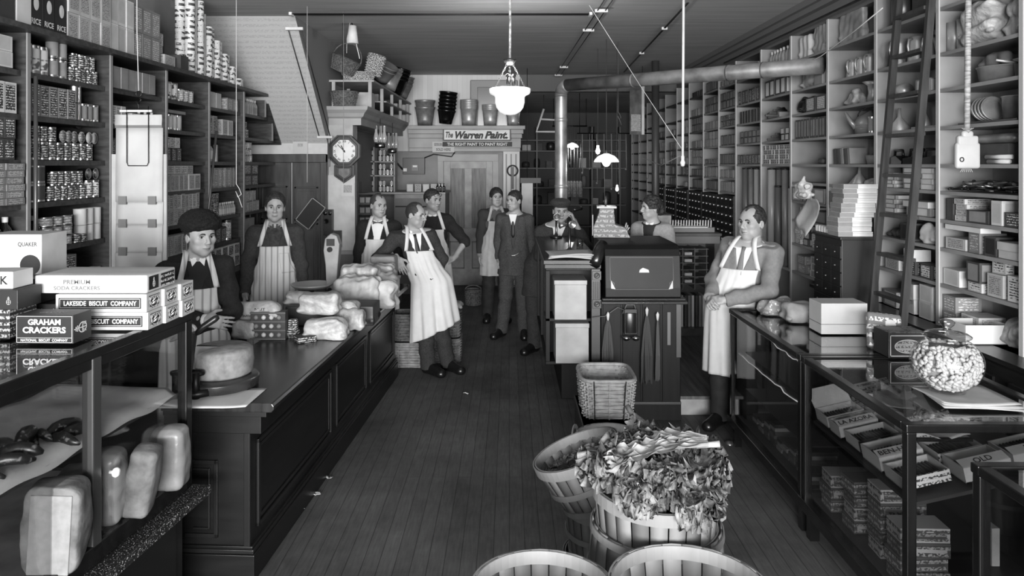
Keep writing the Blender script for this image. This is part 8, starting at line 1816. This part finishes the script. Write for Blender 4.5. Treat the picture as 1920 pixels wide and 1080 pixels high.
# ladder on rails
ld = empty('ladder', (2.62, 4.62, 0), 0, 'dark wooden ladder leaning against the right shelving', 'ladder'); LDM = M(.17, .4, kind='grain', amt=.3, sc=4, stretch=(8, 8, 1))
def lx_(z): return -.16+.075*(z-1.0)/1.0
for s in (-.19, .19):
    m = MB(); m.tube([(lx_(1.0)-.03, s, 1.005), (lx_(3.35), s, 3.35)], .030, 4, flat=.75, up=(0, 1, 0)); m.build('rail', LDM, ld)
for k in range(9):
    z = 1.16+k*.262; m = MB(); m.box(lx_(z)-.035, lx_(z)+.035, -.17, .17, z, z+.022); m.build('rung', LDM, ld)
rl = MB().tube([(2.70, 1.5, 3.30), (2.70, 9, 3.30)], .012, 8).build('ladder_rail', IRON); tag(rl, 'thin iron rail for the ladder along the top of the right shelving', 'rail')
# drawer cabinet with the stack of boxes
dc = empty('drawer_cabinet', (2.33, 5.02, 0), 0, 'tall dark cabinet of small knobbed drawers below the stack of white boxes', 'cabinet'); m = MB().box(0, .26, 0, .44, 0, 1.50).box(-.015, .28, -.015, .455, 1.50, 1.52); m.build('carcase', M(.10, .4), dc, .003)
dd = MB().box(-.008, .0, -.068, .068, 0, .085, 0).lathe([(.004, 0), (.008, .006), (.006, .014), (0, .016)], 8, (-.008, 0, .042), T=Matrix.Rotation(-PI/2, 4, 'Y'), mat=1).data('drawer', [M(.13, .35), M(.35, .3, .8)])
for r_ in range(14):
    for c in range(3): o = bpy.data.objects.new('drawer', dd); COL.objects.link(o); o.parent = dc; o.location = (0, .075+c*.145, .12+r_*.096)
for k in range(11):
    o = MB().box(0, .24, 0, .17, 0, .032, 0).box(-.001, .2405, -.001, .1705, .020, .0215, 1).box(-.002, .10, -.002, .172, .002, .031, 2).build('stacked_box', [PL_W, PL_M, PL_M], None, .001, (2.335+(.02 if k > 6 else .0)+rs.uniform(-.008, .008)-(.02 if k < 4 else 0), 5.04+rs.uniform(0, .01), 1.522+k*.0335), rs.uniform(-.03, .03)); tag(o, 'flat white box in the tall stack on the drawer cabinet, '+('bottom', 'second from bottom', 'third from bottom', 'fourth from bottom', 'fifth from bottom', 'middle', 'fifth from top', 'fourth from top', 'third from top', 'second from top', 'topmost')[k], 'box')
for k in range(6): o = MB().rbox(-.03, .03, -.02, .02, 0, .05, .01).build('bottle_pack', PL_W, None, loc=(2.30+.0*k+.03*(k % 2)-.0, 5.24+.045*k-.02, 1.522)); o.location.x = 2.36; tag(o, 'tiny white packet in the row behind the box stack', 'packet', 'tiny packets on the drawer cabinet')
o = MB().grid(lambda u, v: (.0+.06*math.sin(v*2), u*.24, v*.28+.02*math.sin(u*7)), 10, 10).build('hanging_papers', M(.55, .7, kind='noise', amt=.15), None, solid=.002, loc=(2.27, 5.50, 1.47)); o.rotation_euler = (.5, 0, 0); tag(o, 'grey paper sheet hanging cornerwise left of the box stack', 'paper')
o = lump('paper_bunch', 'paper', 'bunch of crumpled white paper pinned above the hanging grey sheet', (2.30, 5.60, 1.76), (.10, .16, .14), mat=PAPERW, seed=66, wr=.02, r=.04)
# chair behind the cardigan man
ch = empty('bentwood_chair', (2.20, 6.1, .171), .3, 'black bentwood chair behind the cardigan man', 'chair')
MB().lathe([(0, .43), (.19, .43), (.2, .445), (.19, .46), (0, .46)], 24).build('seat', M(.08, .3), ch); MB().tube([(-.16, .16, .45), (-.17, .19, .8), (-.12, .20, .95), (0, .2, 1.0), (.12, .20, .95), (.17, .19, .8), (.16, .16, .45)], .014, 8).build('backrest', M(.08, .3), ch)
for sx in (-1, 1):
    for sy in (-1, 1): MB().tube([(sx*.14, sy*.14, .44), (sx*.18, sy*.18, 0)], .014, 8).build('leg', M(.08, .3), ch)
# secretary desk with pigeonholes, its panelled door open
sd = empty('secretary_desk', (1.86, 7.75, .171), 0, 'dark secretary desk with pigeonholes and an open panelled door', 'desk'); SDM = M(.24, .35, kind='grain', amt=.3, sc=5)
m = MB(); m.box(-.55, .42, .35, .42, 0, 1.10); m.box(-.55, .44, 0, .42, 1.08, 1.11); m.box(.36, .42, 0, .42, 0, 1.08); m.box(-.55, -.50, 0, .42, 0, 1.08); m.box(-.55, .42, 0, .42, 0, .08); m.box(-.55, .42, -.005, .0, 1.00, 1.08, 1); m.build('carcase', [SDM, M(.38, .4)], sd, .004)
m = MB(); 
for k in range(6): m.box(-.50, .30, .02, .35, .56+k*.075, .565+k*.075)
for k in range(7): m.box(-.50+k*.13, -.495+k*.13, .02, .35, .50, .95)
for k in range(5):
    for j in range(5): m.box(-.47+k*.13, -.39+k*.13, .05, .30, .57+j*.075, .60+j*.075, 1) if (k+j) % 3 else None
m.build('pigeonholes', [M(.42, .5), PL_W], sd)
for k in range(7): MB().box(.02+k*.04, .045+k*.04, .1, .3, .08, .08+.34).build('ledger', [PL_W, PL_D, PL_M][k % 3], sd)
e = MB().box(0, .44, -.03, 0, .02, .98).box(.05, .39, -.036, -.03, .10, .88, 1).box(.08, .36, -.040, -.036, .13, .85, 0).build('open_door', [M(.30, .35, kind='grain', amt=.3, sc=5), M(.10, .4)], sd, .004, (.42, 0, 0), -.55)
o = MB().box(0, .5, 0, .3, 0, .05, 0).build('candy_tray', M(.45, .5), None, 0, (1.75, 7.85, 1.285)); tag(o, 'low tray of light sticks on the secretary desk', 'tray')
m = MB()
for k in range(16): m.tube([(.02+k*.03, .04, .05), (.025+k*.03, .045, .13)], .008, 5)
m.build('sticks', PL_W, o); o = MB().box(0, .24, 0, .2, 0, .17).box(-.004, .244, -.004, .204, .17, .185, 1).build('glass_box', [M(.6, .15, kind='noise', amt=.2), IRON], None, 0, (1.58, 8.05, 1.285)); tag(o, 'pale glass box with a dark lid on the secretary desk', 'box')
MB().box(-.1, .3, -.06, .15, 0, .012).build('white_papers', PL_W, None, loc=(1.85, 7.82, 1.34)); tag(COL.objects[-1], 'white papers lying on the tray edge of the secretary desk', 'paper')
# ============================================================ DARK REAR CORNER
bk = empty('rear_shelving', (0, 16.6, 0), 0, 'dark shelving across the far rear wall', 'shelving')
for z in (.6, 1.1, 1.5, 1.95, 2.35, 2.6): MB().box(.2, 2.7, 0, .38, z-.03, z).build('shelf', M(.26, .5), bk)
for x in (.2, .62, 1.25, 1.9, 2.55): MB().box(x, x+.035, -.01, .38, 0, 2.9).build('upright', M(.32, .5), bk)
for i, z in enumerate((1.1, 1.5, 1.95, 2.35)):
    x = .30
    while x < 2.4:
        w = rs.uniform(.12, .22); h = rs.uniform(.10, .28 if z > 1.4 else .3); mt = rs.choice((PL_D, PL_D, PL_M, M(.3, .4, .7))); nm = rs.choice(('box', 'pot')); o = MB().box(0, w, 0, .2, 0, h).build('stored_box', mt) if nm == 'box' else MB().lathe([(w*.42, 0), (w*.48, h*.5), (w*.42, h*.9), (w*.2, h)], 14).build('stored_pot', mt); o.location = (x+(0 if nm == 'box' else w/2), 16.68+(0 if nm == 'box' else .1), z+.001); tag(o, 'dim stored '+nm+' on the far rear shelving, '+('lowest', 'second', 'third', 'top')[i]+' row', nm, 'far rear '+nm+' row '+str(i)); x += w+rs.uniform(.03, .15)
# broom rack, saw frame, hanging posters, column
for k in range(9):
    o = MB().tube([(0, 0, 0), (.02*math.sin(k), .01, 1.0)], .012, 6).lathe([(.05, -.3), (.035, -.02), (.015, 0)], 10, mat=1).build('broom', [M(.3, .5), M(.36, .7, kind='grain', amt=.4, sc=50)]); o.location = (.88+.055*k, 13.3+.05*(k % 2), 1.72); tag(o, 'hanging broom in the dim bunch beside the stove pipe', 'broom', 'brooms hanging beside the stove pipe')
MB().tube([(.8, 13.32, 2.74), (1.45, 13.32, 2.74)], .015, 6).tube([(.82, 13.32, 2.74), (.82, 13.32, ZC2+.01)], .006, 5).tube([(1.43, 13.32, 2.74), (1.43, 13.32, ZC2+.01)], .006, 5).build('broom_rail', IRON); tag(COL.objects[-1], 'dark rail that the brooms hang from', 'rail')
c = P(1025, 232, 12.6); m = MB(); m.tube([(-.05, 0, .26), (-.18, 0, -.14), (.28, 0, -.14)], .022, 6); m.tube([(-.10, 0, .08), (.26, 0, .06)], .018, 6); o = m.build('white_bracket', PL_W, None, loc=c); tag(o, 'white angular sled-like frame hanging right of the glass lamp', 'frame')
MB().tube([(-.05, 0, .26), (-.05, 0, ZC2-c.z)], .005, 5).build('hanger', INK, o)
for k, (u0, u1, v0, v1, d, l) in enumerate(((1181, 1207, 168, 252, 10.9, 'dark pictorial poster board hanging beside a white post among the rear shelves'),)):
    a, b = P(u0, v1, d), P(u1, v0, d); e = empty('poster_board', a, .3, l, 'poster'); w, h = b.x-a.x, b.z-a.z; MB().box(0, w, 0, .01, 0, h).build('board', M(.30, .6, kind='noise', amt=.4, sc=6), e); MB().box(.02, w-.03, -.002, 0, .05, h*.45).build('picture', PR_GR, e); MB().box(w-.012, w+.03, -.01, .02, 0, h+.1).build('edge_strip', PL_W, e)  # edge_strip is the white post along the poster's right side
    MB().tube([(w, 0, h), (w, 0, ZC-a.z)], .004, 5).build('hanger', INK, e)
for k in range(10):
    x = XU(1095+k*14, 12); L_ = rs.uniform(.5, 1.2); o = MB().tube([(0, 0, 0), (.01, 0, -L_)], .008, 5).lathe([(0, -L_-.04), (.02, -L_-.02), (.008, -L_)], 8).build('thin_tool', [PL_M]); o.location = (x, 12.3, 2.56); tag(o, 'slim metal tool hanging in the dim row over the rear aisle', 'tool', 'tools hanging over the rear aisle')
MB().tube([(XU(1085, 12), 12.3, 2.56), (XU(1240, 12), 12.3, 2.56)], .012, 6).tube([(XU(1090, 12), 12.3, 2.56), (XU(1090, 12), 12.3, ZC2+.01)], .006, 5).tube([(XU(1235, 12), 12.3, 2.56), (XU(1235, 12), 12.3, ZC2+.01)], .006, 5).build('tool_rail', IRON); tag(COL.objects[-1], 'thin rail over the rear aisle with tools hanging from it', 'rail')
o = MB().cyl((0, 0, .17), .055, ZC-.17, 18).build('pillar_3', M(.22, .5)); o.location = (XU(1229, 10.4), 10.4, 0); o['kind'] = 'structure'
o = MB().box(-.45, .45, -.3, .3, 0, .75).box(-.5, .5, -.35, .35, .75, .78).build('rear_table', M(.10, .5)); o.location = (1.15, 10.5, .001); tag(o, 'dark table in the dim rear aisle behind the telephone counter', 'table')
# box at the back of the man in the suit: white panel with hook
a, b = P(978, 405, 11.2), P(999, 343, 11.2); o = MB().box(a.x, b.x, 0, .03, 0, b.z-a.z).build('white_card', PL_W); o.location = (0, 11.2, a.z); tag(o, 'white panel hanging behind the man in the suit', 'panel'); MB().box(a.x-.02, b.x+.12, -.1, .15, b.z-a.z, b.z-a.z+.08).build('dark_shelf', M(.14, .5), o); MB().tube([((a.x+b.x)/2, .02, b.z-a.z+.08), ((a.x+b.x)/2, .02, ZC-a.z-.0)], .005, 5).build('hanger', INK, o)
# hanging board of order sheets before the left shelves
d = 4.35; a, b = P(216, 500, d), P(304, 215, d); w = b.x-a.x; z1 = b.z; e = empty('order_board', (a.x, d, 0), .0, 'tall white board of overlapping sheets hung from a hook and cord', 'board')
MB().box(-.03, w+.02, .014, .024, z1-1.05, z1-.24).build('backing_board', M(.58, .8, kind='noise', amt=.06), e)
SHT = M(.61, .8, kind='noise', amt=.06, sc=4)
for k, (t0, t1) in enumerate(((-.0, -.065), (-.08, -.53), (-.53, -.67), (-.67, -.84), (-.84, -1.02))):
    y = -.004*(k < 2)+.002*k; MB().grid(lambda u, v: (w*u+.004*math.sin(k), y+.006*math.sin(v*3+k)*(1-v), z1+t0+(t1-t0)*v), 6, 8).build('order_sheet', SHT, e, solid=.003)
for t in (-.53, -.67, -.84):
    for x in (.15, .78): MB().box(w*x-.018, w*x+.03, -.014, -.002, z1+t-.015, z1+t+.035).build('clip', M(.35, .5), e)
MB().box(0, w, -.002, .012, z1-.08, z1-.065).build('batten', M(.35, .5), e)
pts = [(w*.27, -.012, z1+.05), (w*.27, -.012, z1-.29), (w*.30, -.014, z1-.31), (w*.70, -.014, z1-.31), (w*.73, -.012, z1-.29), (w*.73, -.012, z1+.05)]; MB().tube(pts, .003, 5).build('wire_bail', IRON, e); MB().box(w*.12, w*.80, -.014, -.004, z1+.015, z1+.028).build('bar', PL_L, e)
m = MB(); cx_ = w*.5; m.tube([(cx_+.016*math.cos(t), 0, z1+.125+.016*math.sin(t)) for t in np.linspace(0, 2*PI, 14, endpoint=False)], .005, 6, closed=True); m.tube([(cx_, 0, z1+.11), (cx_+.014, 0, z1+.09), (cx_, 0, z1+.065), (cx_-.014, 0, z1+.085), (cx_, 0, z1+.05), (cx_, 0, z1+.02)], .004, 6); m.build('hook', IRON, e)
MB().tube([(cx_, 0, z1+.14), (cx_-.01, 0, z1+.5), (cx_-.012, 0, ZC)], .003, 5).build('cord', PL_L, e)
# pole standing in front of the left shelves and long-handled reacher
for k, (u, v0, v1, d_) in enumerate(((67, 143, 402, 4.05), (406, 245, 475, 6.2))): a, b = P(u, v1, d_), P(u, v0, d_); o = MB().tube([(a.x-(.13 if k else 0), d_, 1.001 if k == 0 else 1.002), (b.x, d_, b.z)], .011, 8).build('grab_pole', M(.22, .35)); tag(o, ['dark pole standing before the left shelves beside the leftmost upright', 'long dark pole with hook leaning on the shelves over the fur cap'][k], 'pole')
